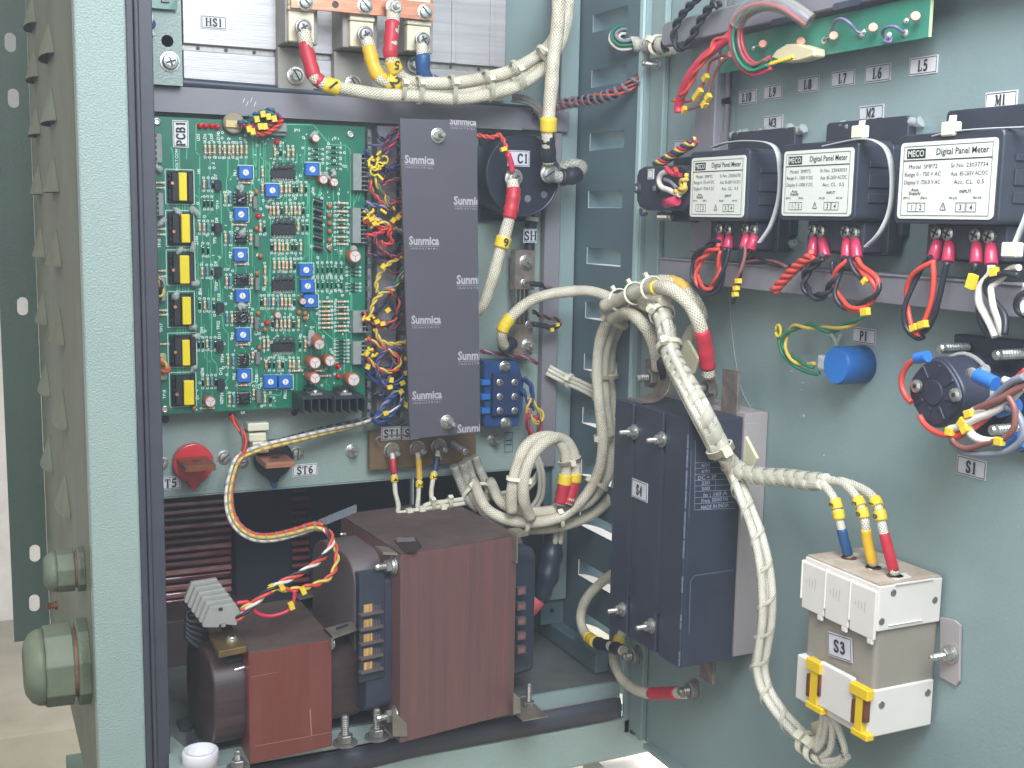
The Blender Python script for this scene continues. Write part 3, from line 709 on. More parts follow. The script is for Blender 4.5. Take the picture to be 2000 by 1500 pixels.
# ---- brown terminal board with studs
BB=PL('y',1.058); BK_=mat('bakelite_brown',srgb(112,88,60),.45,bump=.15,var=.14,vscale=60,aniso=(1,1,4))
T=thing('terminal_board','brown insulating board with a row of four threaded studs','terminal board',BB.p(825,922))
r=BB.rect(722,836,930,920); b=MB(); b.fb(BB,r[0],BB.uv(722,921)[1]+.001,r[2],r[3],-.006,0); b.build('board',BK_,T,bev=.0004)
for i,(px,py) in enumerate(((765,880),(815,876),(857,872))):
    bolt(BB,px,py,'',L=.011,parent=T,nutR=.0062,R=.0082)
b=MB(); b.stud(BB.p(884,866),V((.06,-1,-.1)),.0037,.030); b.build('bare_stud',ZN,T)
b=MB(); b.tube(path('y',1.05,[(745,872),(735,858),(752,851),(800,850),(842,846),(900,838),(922,834)]),.0008,6); b.build('retaining_wire',ZD,T)
lab(BB,744,833,783,859,'ST1','white label reading ST1 on the brown terminal board',hf=.5,o=.001)
lab(BB,786,832,818,858,'S','white label half hidden by the dark sheet, starting with the letter S',hf=.5,o=.001,dx=-.004,edge=True)
lab(MP,300,931,353,956,'T5','white label reading T5 cut off by the door frame, below the red insulator',hf=.55,dx=.003)
lab(MP,571,906,619,929,'ST6','white label reading ST6 beside the black insulator',hf=.55,tilt=.02)
lab(HP,392,31,442,57,'HS1','white label reading HS1 on the aluminium heat sink',hf=.5,o=.0014)
lab(MP,984,843,1002,884,'T1','small green grey label reading T1 turned sideways below the blue terminal block',hf=.5,rot=-math.pi/2,col=PI)
# ================================================================ dark printed sheet
SH=PL('y',.996); cs=[(781,231),(931,236),(938,844),(801,857)]
SM=mat('laminate_dark',srgb(84,81,88),.36,bump=.1,bscale=900,var=.05,vscale=8)
T=thing('insulating_sheet','dark purple grey laminate sheet printed with repeated pale lettering, bolted in front of the wiring','sheet',SH.p(870,857))
b=MB(); b.prism([SH.p(*c) for c in cs][::-1],V((0,.003,0))); b.build('sheet',SM,T)
cl=[SH.uv(*c) for c in cs]
def inside(u,v):
    zt=(v-cl[3][1])/(cl[0][1]-cl[3][1]); return cl[3][0]+(cl[0][0]-cl[3][0])*zt,cl[2][0]+(cl[1][0]-cl[2][0])*zt
def clip_poly(P,f):
    o=[]
    for i in range(len(P)):
        a,c=P[i],P[(i+1)%len(P)]; fa,fc=f(a),f(c)
        if fa>=0: o.append(a)
        if fa*fc<0: t=fa/(fa-fc); o.append((a[0]+(c[0]-a[0])*t,a[1]+(c[1]-a[1])*t))
    return o
PRT=mat('print_pale',srgb(168,162,166),.5,var=.1,vscale=200)
def logo(px,py,wpx):
    u,v=SH.uv(px,py); w=wpx*SH.sc(px,py)[0]; t=MB(); 
    put_text(t,SH,u,v,0,'Sunmica',w*.26,w,bold=.035,rot=.0); put_text(t,SH,u,v-w*.245,0,'I N D U S T R I A L',w*.062,w*.92,bold=.01)
    k=t.add([SH.w(u-w/2,v-w*.175,0),SH.w(u+w/2,v-w*.175,0),SH.w(u+w/2,v-w*.163,0),SH.w(u-w/2,v-w*.163,0)]); t.face([k,k+1,k+2,k+3])
    b=MB()
    for f in t.f:
        P=[(t.v[i].x,t.v[i].z) for i in f]
        P=clip_poly(P,lambda q:inside(*q)[1]-.0004-q[0]); P=clip_poly(P,lambda q:cl[1][1]-.0006-(cl[1][0]-q[0])*-.02-q[1]) if P else P
        P=clip_poly(P,lambda q:q[1]-(cl[2][1]+.0008)) if P else P
        if len(P)>2: k=b.add([SH.w(q[0],q[1],.0005) for q in P]); b.face(list(range(k,k+len(P))))
    if b.f: b.build('printed_word',PRT,T)
for px,py,w in ((904,237,52),(819,312,58),(915,392,58),(828,470,59),(922,546,61),(832,624,58),(924,694,60),(834,771,58),(924,836,62)): logo(px,py,w)
for px,py,lb in ((855,265,'hex nut on a wide washer near the top of the dark printed sheet'),(873,824,'hex nut on a wide washer near the bottom of the dark printed sheet')):
    bolt(SH,px,py,lb,R=.0068,L=.008 if py<300 else .012,nutR=.0048)
b=MB(); 
for px,py in ((855,265),(873,824)): q=SH.p(px,py); b.cyl(q+V((0,.0035,0)),q+V((0,YP-SH.val-.0005,0)),.0024)
b.build('spacer_rod',ZN,T)
# ---- wiring duct between board and sheet
D=PL('y',1.052)
T=thing('wiring_duct','grey wiring duct behind the loose wires, between circuit board and dark sheet','duct',D.p(760,800))
r=D.rect(737,246,775,818); b=MB(); b.fb(D,r[0],r[1],r[2],r[3],-.017,0); b.build('cover',GP,T,bev=.001)
for q in ((718,240,724,800),(783,246,789,818)):
    b=MB(); r2=D.rect(*q); b.fb(D,r2[0],r[1],r2[2],r[3],-.017,-.0145)
    for k in range(26):
        v0=r[1]+(r[3]-r[1])*k/26; b.fb(D,r2[0],v0,r2[2],v0+.006,-.0146,.0)
    b.build('slotted_side',GP,T)
# ================================================================ capacitor C1
CF=PL('y',1.018); cc=CF.p(1021,343); n=V((0,-1,0)); CBK=mat('capacitor_black',srgb(38,42,54),.34,bump=.05,var=.1,vscale=30)
T=thing('large_capacitor','large black round capacitor with two screw terminals, right of the dark sheet','capacitor',cc)
b=MB(); b.lathe(cc+V((0,.10,0)),n,[(0,.0375),(.097,.0375),(.0985,.0365),(.1,.036)],48,True); b.build('can',CBK,T)
b=MB(); b.lathe(cc+V((0,.0005,0)),n,[(0,.0382),(.0018,.0382),(.0022,.037),(.001,.0365)],48,True); b.build('rim',CBK,T)
b=MB(); rr=PL('y',1.062).rect(938,262,1012,432); b.fb(PL('y',1.062),rr[0],rr[1],rr[2]+.02,rr[3],-.006,0); b.build('clamp',CBK,T,bev=.001)
for px,py in ((998,347),(1070,340)):
    c=CF.p(px,py); b=MB(); b.lathe(c,n,[(0,.0098),(.003,.0095),(.0045,.008)],20,True); b.build('terminal_boss',CBK,T)
    b=MB(); b.lathe(c+n*.004,n,[(0,.0075),(.001,.0075),(.0012,.0058),(.004,.0058),(.0044,.0075),(.0062,.0075),(.0065,.0068)],20); b.build('terminal',ZN,T)
b=MB(); 
for px,py in ((1030,388),(1062,380)): c=CF.p(px,py); b.lathe(c,n,[(0,.0034),(.0008,.0034)],14)
b.build('vent_plug',mat('grey_plug',srgb(112,112,120),.5,bump=.1),T)
lab(CF,991,294,1034,325,'C1','silver grey label reading C1 on the black capacitor',grey=True,hf=.5,o=.001,dx=.004)
# ================================================================ shunt
SP=PL('y',1.046)
T=thing('current_shunt','dull metal current shunt with two end blocks joined by thin strips','shunt',SP.p(1020,692))
for q in ((1006,488,1045,566),(1003,633,1040,694)):
    r=SP.rect(*q); b=MB(); b.fb(SP,r[0],r[1],r[2],r[3],-.012,0); b.build('end_block',TIN,T,bev=.0005)
b=MB()
for k in range(4): 
    r=SP.rect(1007+k*8,566,1010+k*8,634); b.fb(SP,r[0],r[1]-.001,r[2],r[3]+.001,-.011,-.001)
b.build('resistance_strip',ZD,T)
for px,py in ((1027,512),(1031,675)): bolt(SP,px,py,'',R=.0072,nutR=.0055,L=.004,parent=T)
for px,py in ((1024,553),(1033,634)): screw(SP,px,py,'',R=.0034,parent=T,ang=.5)
c=PL('y',1.05); 
b=MB(); b.cyl(c.p(1040,428),c.p(1036,445),.0058); b.cyl(c.p(1036,445),c.p(1034,488),.0052); b.build('sleeved_tail',BS,T)
b=MB(); b.cyl(c.p(1040,424),c.p(1039,432),.0063); b.build('sleeve_end',TIE,T)
lab(PL('y',1.043),1022,447,1048,474,'SH','silver label reading SH on the black sleeve above the shunt',grey=True,hf=.55)
# ================================================================ blue terminal block
TP=PL('y',1.040); BLU=mat('terminal_blue',srgb(34,68,118),.4,bump=.08,var=.08,vscale=60)
T=thing('terminal_block','blue six screw terminal block right of the dark sheet','terminal block',TP.p(980,833))
P=[TP.p(*q) for q in ((946,705),(1010,706),(1023,745),(1021,800),(1010,832),(946,834))]
b=MB(); b.prism(P,V((0,.022,0))); b.build('base',BLU,T,bev=.0006)
T2=PL('y',1.034); r=T2.rect(963,728,1016,812); b=MB(); b.fb(T2,r[0],r[1],r[2],r[3],-.0055,0); b.build('raised_body',mat('terminal_blue_dark',srgb(36,54,88),.4,bump=.08,var=.08),T,bev=.0008)
for py in (747,775,802):
    for px in (976,1005): screw(T2,px,py,'',R=.0028,parent=T,slot='x',ang=random.random())
    b=MB(); r=TP.rect(938,py-6,955,py+5); b.fb(TP,r[0],r[1],r[2],r[3],-.004,.004); b.build('ferrule',mat('ferrule_blue',srgb(40,108,180),.4,bump=.1),T,bev=.0006)
for px,py in ((985,716),(987,826)): bolt(TP,px,py,'',R=.0056,nutR=.0042,L=.004,parent=T)
# ================================================================ transformers
IR=mat('lamination_red_brown',srgb(112,52,44),.36,bump=.35,bscale=90,col2=srgb(120,66,56),vscale=16,aniso=(6,6,.7),bdist=.0007)
IB=mat('lamination_purple_brown',srgb(120,80,74),.42,bump=.4,bscale=110,col2=srgb(100,72,70),vscale=12,aniso=(14,14,.4),bdist=.0007)
IT=mat('lamination_top_dusty',srgb(98,78,72),.7,bump=.6,bscale=160,col2=srgb(74,60,56),vscale=26,bdist=.0008)
CO=mat('coil_varnish',srgb(64,48,46),.45,bump=.3,bscale=60,var=.3,vscale=22,aniso=(1,1,6)); 
COP=mat('coil_wrap_grey',srgb(96,84,84),.5,bump=.15,var=.12,vscale=18)
BOB=mat('bobbin_dark',srgb(52,58,70),.42,bump=.08,var=.1,vscale=30)
def zq(z,px,py): return PL('z',z).p(px,py)
zf=.8525
# small one
fp=PL('y',.915); zt=fp.p(566,1259).z; A=zq(zt,485,1273); B_=zq(zt,648,1245); Cc=zq(zt,582,1168); Dd=A+(Cc-B_)
T=thing('small_transformer','small red brown transformer standing in front at the sill, lower left','transformer',((A+B_)/2*1).xy.to_3d()+V((0,0,zf)))
b=MB(); b.hexa([V((p.x,p.y,zf)) for p in (A,B_,Cc,Dd)]+[V((p.x,p.y,zt-.0016)) for p in (A,B_,Cc,Dd)]); b.build('core',IR,T,bev=.0006)
b=MB(); b.hexa([V((p.x,p.y,zt-.0014)) for p in (A,B_,Cc,Dd)]+[V((p.x,p.y,zt)) for p in (A,B_,Cc,Dd)]); b.build('core_top',IT,T)
b=MB(); ex=(B_-A).normalized(); ey=V((-ex.y,ex.x,0)); mid=(A+Cc)/2; H=zt-zf
def coil(b,c,ex,hx,ey,hy,hz,rad=.4,k=6):
    P=[]; r=min(hy,hz)*rad
    for cy,cz,a0 in ((hy-r,hz-r,0),(-hy+r,hz-r,90),(-hy+r,-hz+r,180),(hy-r,-hz+r,270)):
        for i in range(k+1): a=math.radians(a0+90*i/k); P.append(c-ex*hx+ey*(cy+r*math.cos(a))+V((0,0,1))*(cz+r*math.sin(a)))
    b.prism(P,ex*2*hx,True)
sd=(Cc-B_).length/2; sw=(B_-A).length/2
coil(b,mid+V((0,0,zf+H*.5-mid.z)),ex,sw+.030,ey,sd*.80,H*.42,.75); b.build('winding',CO,T,bev=.002,seg=2)
# creases and scrapes on its front sheet
b=MB()
def line(b,pl,x0,y0,x1,y1,w,o): 
    a,c=pl.p(x0,y0,o),pl.p(x1,y1,o); d=(c-a).normalized(); e=d.cross(pl.n)*w; k=b.add([a-e,c-e,c+e,a+e]); b.face([k,k+1,k+2,k+3])
fy=PL('y',A.y)
def onface(px,py,A_,B2):
    r=ray(px,py); nn=(B2-A_).cross(V((0,0,1))).normalized(); t=((A_-CAM).dot(nn))/r.dot(nn); return CAM+r*t+nn*.0006*(1 if nn.y<0 else -1)
def fline(b,x0,y0,x1,y1,w,A_,B2):
    a,c=onface(x0,y0,A_,B2),onface(x1,y1,A_,B2); d=(c-a).normalized(); nn=(B2-A_).cross(V((0,0,1))).normalized(); e=d.cross(nn)*w; k=b.add([a-e,c-e,c+e,a+e]); b.face([k,k+1,k+2,k+3])
fline(b,498,1457,655,1428,.0003,A,B_); fline(b,605,1385,608,1436,.0005,A,B_); fline(b,490,1322,545,1312,.0002,A,B_)
b.build('scratch',mat('scratch_pale',srgb(168,120,104),.6,var=.2),T)
for px,py in ((440,1292),): 
    q=PL('y',.935).p(px,py); b=MB(); b.cyl(q,q+V((.030,0,.0015)),.0034); b.build('terminal_lead',BS,T); b=MB(); b.cyl(q+V((.006,-.006,-.006)),q+V((.018,-.006,-.0045)),.0022); b.build('rivet',ZN,T)
# loops of black lead at its left
b=MB()
for k in range(5):
    b.tube(path('y',.975,[(380+k*6,1190+k*9,0),(366,1196+k*9,0),(368,1212+k*9,.004),(392,1216+k*12,.006),(402,1235+k*6,0),(420,1262,-.01)]),.0022,7)
b.tube(path('y',.975,[(398,1240),(392,1262),(400,1285),(412,1300)]),.003,7)
b.build('lead_loop',mat('lead_grey_black',srgb(58,60,66),.4,bump=.2,var=.2),T)
# brackets with slot at right and back
BR=mat('bracket_zinc',srgb(152,142,128),.42,metal=.6,bump=.2,var=.2,vscale=60)
def topbracket(q,nm='slotted_bracket'):
    b=MB(); P=[zq(zt+.003,*p) for p in q]; b.prism(P,V((0,0,-.0012))); return b.build(nm,BR,T)
topbracket([(632,1228),(648,1246),(697,1229),(690,1212)]); b=MB(); P=[zq(zt+.0034,*p) for p in ((655,1226),(658,1230),(682,1221),(678,1218))]; b.prism(P,V((0,0,-.0002))); b.build('bracket_slot',BK,T)
topbracket([(575,1162),(584,1170),(627,1160),(618,1148)])
b=MB(); a=zq(zt+.003,648,1246); c=zq(zt+.003,632,1228); b.prism([a,a+V((0,0,-.010)),c+V((0,0,-.010)),c],V((.0012,0,0))); b.build('bracket_fold',BR,T)
screw(PL('x',B_.x+.002),651,1255,'',R=.0035,parent=T)
# terminal strip on brass bracket
BRS=mat('brass_dull',srgb(146,118,76),.42,metal=.6,bump=.2,col2=srgb(112,92,64),vscale=60)
b=MB(); P=[zq(zt+.004,*p) for p in ((408,1236),(463,1228),(482,1262),(427,1273))]; b.prism(P,V((0,0,-.0055))); b.build('brass_bracket',BRS,T,bev=.0005)
screw(PL('z',zt+.0042),453,1250,'',R=.0042,parent=T,slot='x')
T=thing('terminal_strip','grey stepped plastic terminal strip on a brass bracket on the small transformer','terminal strip',zq(zt+.006,430,1220))
GT=mat('terminal_grey',srgb(150,148,142),.5,bump=.12,var=.08,vscale=80)
a=PL('y',.925); 
for k in range(6):
    pl_=PL('y',.925+.0062*k); dx=-7.2*k; dy=-9.5*k
    P=[pl_.p(x+dx,y+dy) for x,y in ((396,1222),(410,1186),(460,1178),(470,1196),(466,1212),(462,1222),(430,1219),(427,1226),(398,1226))]
    b=MB(); b.prism(P,V((0,.0054,0))); b.build('terminal_segment',GT,T,bev=.0005)
    if k==0: 
        b=MB(); b.lathe(pl_.p(436,1220,.0006),V((0,-1,0)),[(-.002,.002),(.001,.002)],10); b.build('screw_head',ZN,T)
        b=MB(); r=pl_.rect(427,1187,435,1193,.0004); b.fb(pl_,r[0],r[1],r[2],r[3],.0001,.0005); b.build('wire_opening',BK,T)
# foot bolts etc.
def floorbolt(px,py,label,R=.0085,L=.03,tilt=None,z=zf):
    q=zq(z,px,py); ax=tilt or V((0,0,1)); T=thing('floor_bolt',label,'bolt',q,'upright bolts on the cabinet floor')
    b=MB(); b.lathe(q,V((0,0,1)),[(0,R*1.25),(.0014,R*1.25)],24); b.build('washer',ZD,T)
    b=MB(); b.nut(q+V((0,0,.0015)),V((0,0,1)),R*.8,R*.8); b.build('nut',ZD,T)
    b=MB(); b.stud(q+V((0,0,.0015+R*.75)),V((0,0,1)),R*.42,L-R); b.build('stud',ZD,T)
floorbolt(674,1452,'upright bolt between the small and the large transformer',L=.026)
floorbolt(736,1440,'upright bolt at the front left corner of the large transformer',L=.027)
floorbolt(1033,1383,'upright bolt at the front right corner of the large transformer',R=.0065,L=.024)
floorbolt(465,1500,'upright bolt at the front left corner of the small transformer, at the picture bottom',R=.0075,L=.016)
# large one
fp=PL('y',.911); zt2=fp.p(896,1061).z; A=zq(zt2,783,1080); B_=zq(zt2,1010,1043); Dd=zq(zt2,665,1005); Cc=Dd+(B_-A)
T=thing('large_transformer','large purple brown transformer with black coil ends, in the middle of the cabinet floor','transformer',((A+B_)/2).xy.to_3d()+V((0,0,zf)))
b=MB(); b.hexa([V((p.x,p.y,zf)) for p in (A,B_,Cc,Dd)]+[V((p.x,p.y,zt2-.0016)) for p in (A,B_,Cc,Dd)]); b.build('core',IB,T,bev=.0006)
b=MB(); b.hexa([V((p.x,p.y,zt2-.0014)) for p in (A,B_,Cc,Dd)]+[V((p.x,p.y,zt2)) for p in (A,B_,Cc,Dd)]); b.build('core_top',IT,T)
ex=(B_-A).normalized(); ey=V((-ex.y,ex.x,0)); H=zt2-zf; mid=(A+Cc)/2; sd=(Dd-A).length/2; sw=(B_-A).length/2
ctr=V((mid.x,mid.y,zf+H*.50)); 
b=MB(); coil(b,ctr+ey*.012,ex,sw+.030,ey,sd*.62,H*.435,.55,8); b.build('winding',COP,T,bev=.002,seg=2)
b=MB(); coil(b,ctr-ey*sd*.46,ex,sw+.0285,ey,sd*.26,H*.36,.55,8); b.build('bobbin',BOB,T,bev=.001,seg=2)
fb_=ctr-ey*sd*.72; nf=V((ex.y,-ex.x,0)); ZZ=V((0,0,1))
def fq(px,py,o=0):
    r=ray(px,py); q0=fb_+nf*o; return CAM+r*((q0-CAM).dot(nf)/r.dot(nf))
def fbox(b,x0,y0,x1,y1,o0,o1):
    a_,c_=fq(x0,(y0+y1)/2,o1),fq(x1,(y0+y1)/2,o1); t_,d_=fq((x0+x1)/2,y0,o1),fq((x0+x1)/2,y1,o1)
    b.obox((a_+c_)/2-nf*(o1-o0)/2,ex,ZZ,nf,(c_-a_).length/2,(t_-d_).length/2,(o1-o0)/2)
b=MB(); fbox(b,703,1112,752,1330,0,.0015); b.build('bobbin_plate',BOB,T,bev=.001)
for k,py in enumerate((1190,1219,1247,1275,1302)):
    b=MB(); fbox(b,711,py-9,727,py+6,.0005,.0024); b.build('copper_strand_window',mat('strand_gold',srgb(206,160,100),.4,metal=.1,bump=.6,bscale=500,var=.45,vscale=500,aniso=(1,1,.05)),T)
    b=MB()
    for j in range(3): fbox(b,729+j*5,py-8,732+j*5,py+5,.0005,.0022)
    b.build('coil_end_turns',COP,T)
    b=MB(); fbox(b,706,py+7,749,py+11,.0005,.006); b.build('bobbin_rib',COP,T)
XE=ctr.x+(sw+.0285)
for k,py in enumerate((1155,1185,1214,1243,1270)):
    Pw=PL('y',ctr.y-sd*.72-.0008); r=Pw.rect(1010,py-8,1026,py+6); b=MB(); b.fb(Pw,r[0],r[1],r[2],r[3],-.004,.0012); b.build('bobbin_slot',COP,T); 
    b=MB(); r=Pw.rect(1012,py-4,1022,py+3); b.fb(Pw,r[0],r[1],r[2],r[3],.0013,.0018); b.build('winding_glimpse',mat('winding_pink',srgb(150,92,84),.5,var=.2),T)
# angle brackets, bolts
b=MB(); 
P=[onface(x,y,A,B_)+V((0,-.001,0)) for x,y in ((766,1384),(793,1412),(794,1437),(766,1437))]; b.prism([p for p in P],V((0,.0018,0))); 
b.build('foot_bracket',BR,T)
b=MB(); P=[PL('y',.905).p(x,y) for x,y in ((1003,1352),(1016,1364),(1017,1392),(1003,1396))]; b.prism(P,V((0,.0018,0))); P=[PL('y',.905).p(x,y) for x,y in ((1016,1364),(1034,1384),(1040,1392),(1017,1392))]; b.bx(B_.x,.90,zf,B_.x+.025,.945,zf+.0015); b.build('foot_angle',BR,T)
b=MB(); P=[PL('y',.908).p(x,y) for x,y in ((748,1078),(776,1080),(781,1084),(781,1128),(777,1128),(776,1085),(748,1083))]; b.prism(P,V((0,.02,0))); b.build('top_bracket',BR,T)
b=MB(); P=[PL('y',.908).p(x,y) for x,y in ((1032,1041),(1012,1043),(1009,1048),(1009,1100),(1011,1100),(1012,1050),(1033,1046))]; b.prism(P,V((0,.02,0))); b.build('top_bracket',BR,T)
bolt(PL('y',.915),0,0,'',R=.0085,nutR=.006,L=.010,parent=T) if 0 else None
NX=PL('x',.322)
for px,py,R in ((770,1104,.0085),(772,1397,.0085),(690,1042,.006),(690,1309,.006)):
    bolt(NX,px,py,'',R=R,nutR=R*.66,L=R*1.1,parent=T,base=NX.p(px,py))
b=MB(); P=[zq(zt2+.0008,*p) for p in ((770,1055),(795,1046),(815,1052),(824,1066),(812,1078),(790,1078))]; b.prism(P,V((0,0,-.0004))); b.build('oil_stain',mat('stain_dark',srgb(52,42,44),.5,var=.2,vscale=60),T)
b=MB(); P=[zq(zt2+.0014,*p) for p in ((772,1050),(808,1049),(812,1056),(776,1058))]; b.prism(P,V((0,0,-.0004))); b.build('worn_tag',mat('tag_grey',srgb(112,104,106),.5,bump=.4,bscale=300,var=.3,vscale=300),T)
# ================================================================ reactor behind
T=thing('winding_reactor','dark reactor with glossy red brown flat copper turns at the back left','reactor',(.26,1.2,zf))
RP=PL('y',1.24); GLs=mat('varnished_turn',srgb(190,104,98),.2,bump=.3,bscale=40,col2=srgb(96,46,48),vscale=24,coat=.6,aniso=(1,1,8)); GLb=mat('varnished_turn_highlight',srgb(240,172,160),.18,bump=.3,bscale=40,col2=srgb(170,80,76),vscale=30,coat=.7,aniso=(1,1,8))  # varnish highlights put into the paler copy; both brightened against the shade
RDK=mat('reactor_wrap',srgb(60,63,72),.5,bump=.1,var=.15,vscale=8)
for k in range(17):
    y=962+k*14.6; r=RP.rect(322,y,452,y+11); b=MB(); 
    hz=(r[3]-r[1])/2; c0=RP.w(r[0]-.05,r[1]+hz,0); c1=RP.w(r[2],r[1]+hz,0)
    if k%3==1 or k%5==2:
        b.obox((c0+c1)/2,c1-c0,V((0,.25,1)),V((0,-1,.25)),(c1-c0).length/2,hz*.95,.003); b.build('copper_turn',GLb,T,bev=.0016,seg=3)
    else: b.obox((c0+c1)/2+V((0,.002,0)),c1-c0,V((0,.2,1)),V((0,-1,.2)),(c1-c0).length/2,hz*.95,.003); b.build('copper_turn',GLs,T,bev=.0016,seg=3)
    if k<15:
        r=RP.rect(566,950+y-962,606,950+y-952); b=MB(); b.cyl(RP.w(r[0],r[1],-.004),RP.w(r[2],r[1],-.004),hz*.85,None,10); b.build('copper_turn_middle',GLs,T)
r=RP.rect(300,930,456,1215); b=MB(); b.fb(RP,r[0]-.05,r[1],r[2],r[3],-.09,-.006); b.build('coil_body',RDK,T)
r=RP.rect(456,930,568,1180); b=MB(); b.rr(RP,r[0],zf+.02,r[2],r[3],-.09,.006,.012,5); b.build('insulation_wrap',RDK,T,bev=.002)
r=RP.rect(604,930,700,1190); b=MB(); b.rr(RP,r[0],zf+.02,r[2]+.06,r[3],-.09,.004,.012,5); b.build('insulation_wrap',RDK,T,bev=.002)
b=MB(); r=RP.rect(566,940,606,1180); b.fb(RP,r[0],zf+.03,r[2],r[3],-.09,-.012); b.build('core_limb',mat('core_dark',srgb(70,58,60),.5,bump=.2,var=.2),T)
RPf=PL('y',1.15)
b=MB(); r=RPf.rect(318,1210,420,1318); b.fb(RPf,r[0]-.04,r[1],r[2]+.05,r[3],-.06,0); b.build('lower_frame',mat('frame_brown',srgb(84,68,66),.5,bump=.2,var=.15,vscale=14),T,bev=.001)
b=MB(); r=RPf.rect(318,1330,400,1334); b.fb(RPf,r[0]-.03,r[1],r[2],r[3],-.002,.008); b.build('copper_link',mat('copper_pink',srgb(176,112,96),.4,metal=.5,bump=.1,var=.1),T)
b=MB(); r=RPf.rect(318,1336,402,1372); b.fb(RPf,r[0]-.03,r[1],r[2]+.02,r[3],-.04,.008); b.build('lower_rail',mat('frame_grey',srgb(84,82,80),.5,bump=.2,var=.15),T)
# clutter on floor at left
b=MB(); q=zq(zf,392,1498)
b.lathe(q,V((0,0,1)),[(0,.0105),(.002,.0105),(.0022,.0145),(.0135,.0145),(.015,.0138),(.0152,.0122),(.006,.0118)],32,True)
tag(b.build('plastic_cap',mat('cap_white',srgb(222,218,220),.35,bump=.05)),'white round plastic cap lying on the cabinet floor in the lower left corner','cap')
b=MB(); 
for pts in (((345,1405),(368,1398),(378,1412),(372,1422),(352,1420)),((376,1410),(402,1402),(412,1425),(388,1436)),((365,1432),(382,1430),(384,1448),(366,1452))):
    b.prism([zq(zf+.004,*p) for p in pts],V((0,0,-.0035)))
tag(b.build('scrap_pad',mat('scrap_dark',srgb(62,68,70),.5,bump=.3,var=.3,vscale=40)),'dark scraps of rubber pad lying on the cabinet floor left of the small transformer','scrap')
# left corner bracket foot
T=thing('corner_plate','pale green corner plate on the sill at the far lower left','plate',zq(zf,350,1480))
b=MB(); b.prism([zq(zf+.004,*p) for p in ((330,1442),(336,1438),(382,1478),(362,1520),(330,1520))],V((0,0,-.0032))); b.build('plate',PG,T)
# ================================================================ circuit board
BD=PL('y',1.046); n=V((0,-1,0))
PCB=mat('solder_mask_green',srgb(10,98,74),.32,bump=.08,bscale=300,col2=srgb(18,114,86),vscale=24,coat=.25)
TRK=mat('copper_track_green',srgb(84,178,134),.35,var=.1,vscale=90)
SIL=mat('silkscreen_white',srgb(222,232,222),.5,var=.12,vscale=500)
SOL=mat('solder',srgb(214,212,204),.28,metal=.6,bump=.3,bscale=900,var=.15,vscale=500)
RB=mat('resistor_beige',srgb(234,204,170),.42,var=.08,vscale=400); RBB=mat('resistor_blue',srgb(92,150,186),.4,var=.08,vscale=400)
BN1=mat('band_red_brown',srgb(160,56,40),.45,var=.15,vscale=300); BKc=mat('component_black',srgb(32,34,38),.3,bump=.2,bscale=300,var=.2,vscale=90,coat=.2)
PCT=thing('circuit_board','green circuit board crowded with small components, left half of the cabinet','circuit board',BD.p(515,805))
vt,vb=BD.uv(505,237)[1],BD.uv(520,799)[1]; ur=BD.uv(713,520)[0]; ul=.1440
b=MB(); b.fb(BD,ul,vb,ur,vt,-.0016,0); b.build('board',PCB,PCT,bev=.0002)
b=MB(); 
for px,py in ((306,237),(684,262),(322,799),(684,790)): 
    c=BD.p(px,py); b=MB(); b.lathe(c,n,[(-.02,.0028),(0,.0028),(.0001,.0036),(.0012,.0036),(.002,.0028),(.0022,.0018),(.0012,.0016)],18,True); b.build('board_screw',ZN,PCT)
rnd=random.Random(3)
def strip(b,pts,w,o):
    for i in range(len(pts)-1):
        a=BD.w(pts[i][0],pts[i][1],o); c=BD.w(pts[i+1][0],pts[i+1][1],o); 
        if (c-a).length<1e-6: continue
        d=(c-a).normalized(); e=V((d.z,0,-d.x))*w; a=a-d*w; c=c+d*w
        k=b.add([a-e,c-e,c+e,a+e]); b.face([k,k+1,k+2,k+3])
def P2(*q): return [BD.uv(*x) for x in q]
b=MB(); tw=.0004
real=[[(383,241),(382,296),(390,304),(390,360)],[(383,241),(400,241)],[(560,243),(612,244),(644,282),(676,284),(684,293),(686,770)],[(334,288),(338,300),(339,330)],[(350,292),(351,330)],[(365,290),(364,310)],
[(493,222),(494,310),(500,330)],[(445,312),(445,344),(442,350),(443,405),(452,418),(453,500)],[(466,308),(466,322)],[(452,345),(460,338)],[(431,374),(434,500),(425,510),(436,640),(446,652),(445,740),(436,750)],
[(380,380),(389,386),(390,420)],[(412,510),(413,700),(424,712),(424,730)],[(500,270),(500,345)],[(508,282),(508,305),(514,312),(514,400)],[(553,282),(553,330)],[(580,300),(580,318)],[(601,356),(601,404),(592,410)],
[(604,360),(604,560)],[(626,362),(622,385),(610,390),(608,560)],[(651,366),(651,390)],[(661,375),(661,395)],[(700,373),(695,390),(690,400)],[(706,373),(700,392)],[(604,560),(620,590),(628,594)],[(630,645),(650,662),(658,660)],
[(512,560),(526,575)],[(472,640),(480,648)],[(560,690),(570,700)],[(566,705),(590,716),(606,720)],[(528,560),(528,576)],[(676,640),(676,690)],[(520,770),(548,772),(552,750)],[(500,780),(500,700)],[(672,710),(672,740)]]
for q in real: strip(b,P2(*q),tw,.0002)
for i in range(150):   # fine routing between the parts
    x=rnd.choice([rnd.uniform(384,500),rnd.uniform(500,690),rnd.uniform(500,690)]); y=rnd.uniform(262,780); L=rnd.uniform(20,80); d=rnd.choice((-1,1))*rnd.uniform(4,12)
    q=[(x,y),(x,min(y+L,792)),(x+d,min(y+L+abs(d),795)),(x+d,min(y+L+abs(d)+rnd.uniform(0,40),797))]
    if max(a[0] for a in q)<692: strip(b,P2(*q),.00022,.00012)
for x in (345,350,356,361,367): strip(b,P2((x,395),(x+2,735)),.0004,.00012)
b.build('copper_tracks',TRK,PCT)
sk=MB()
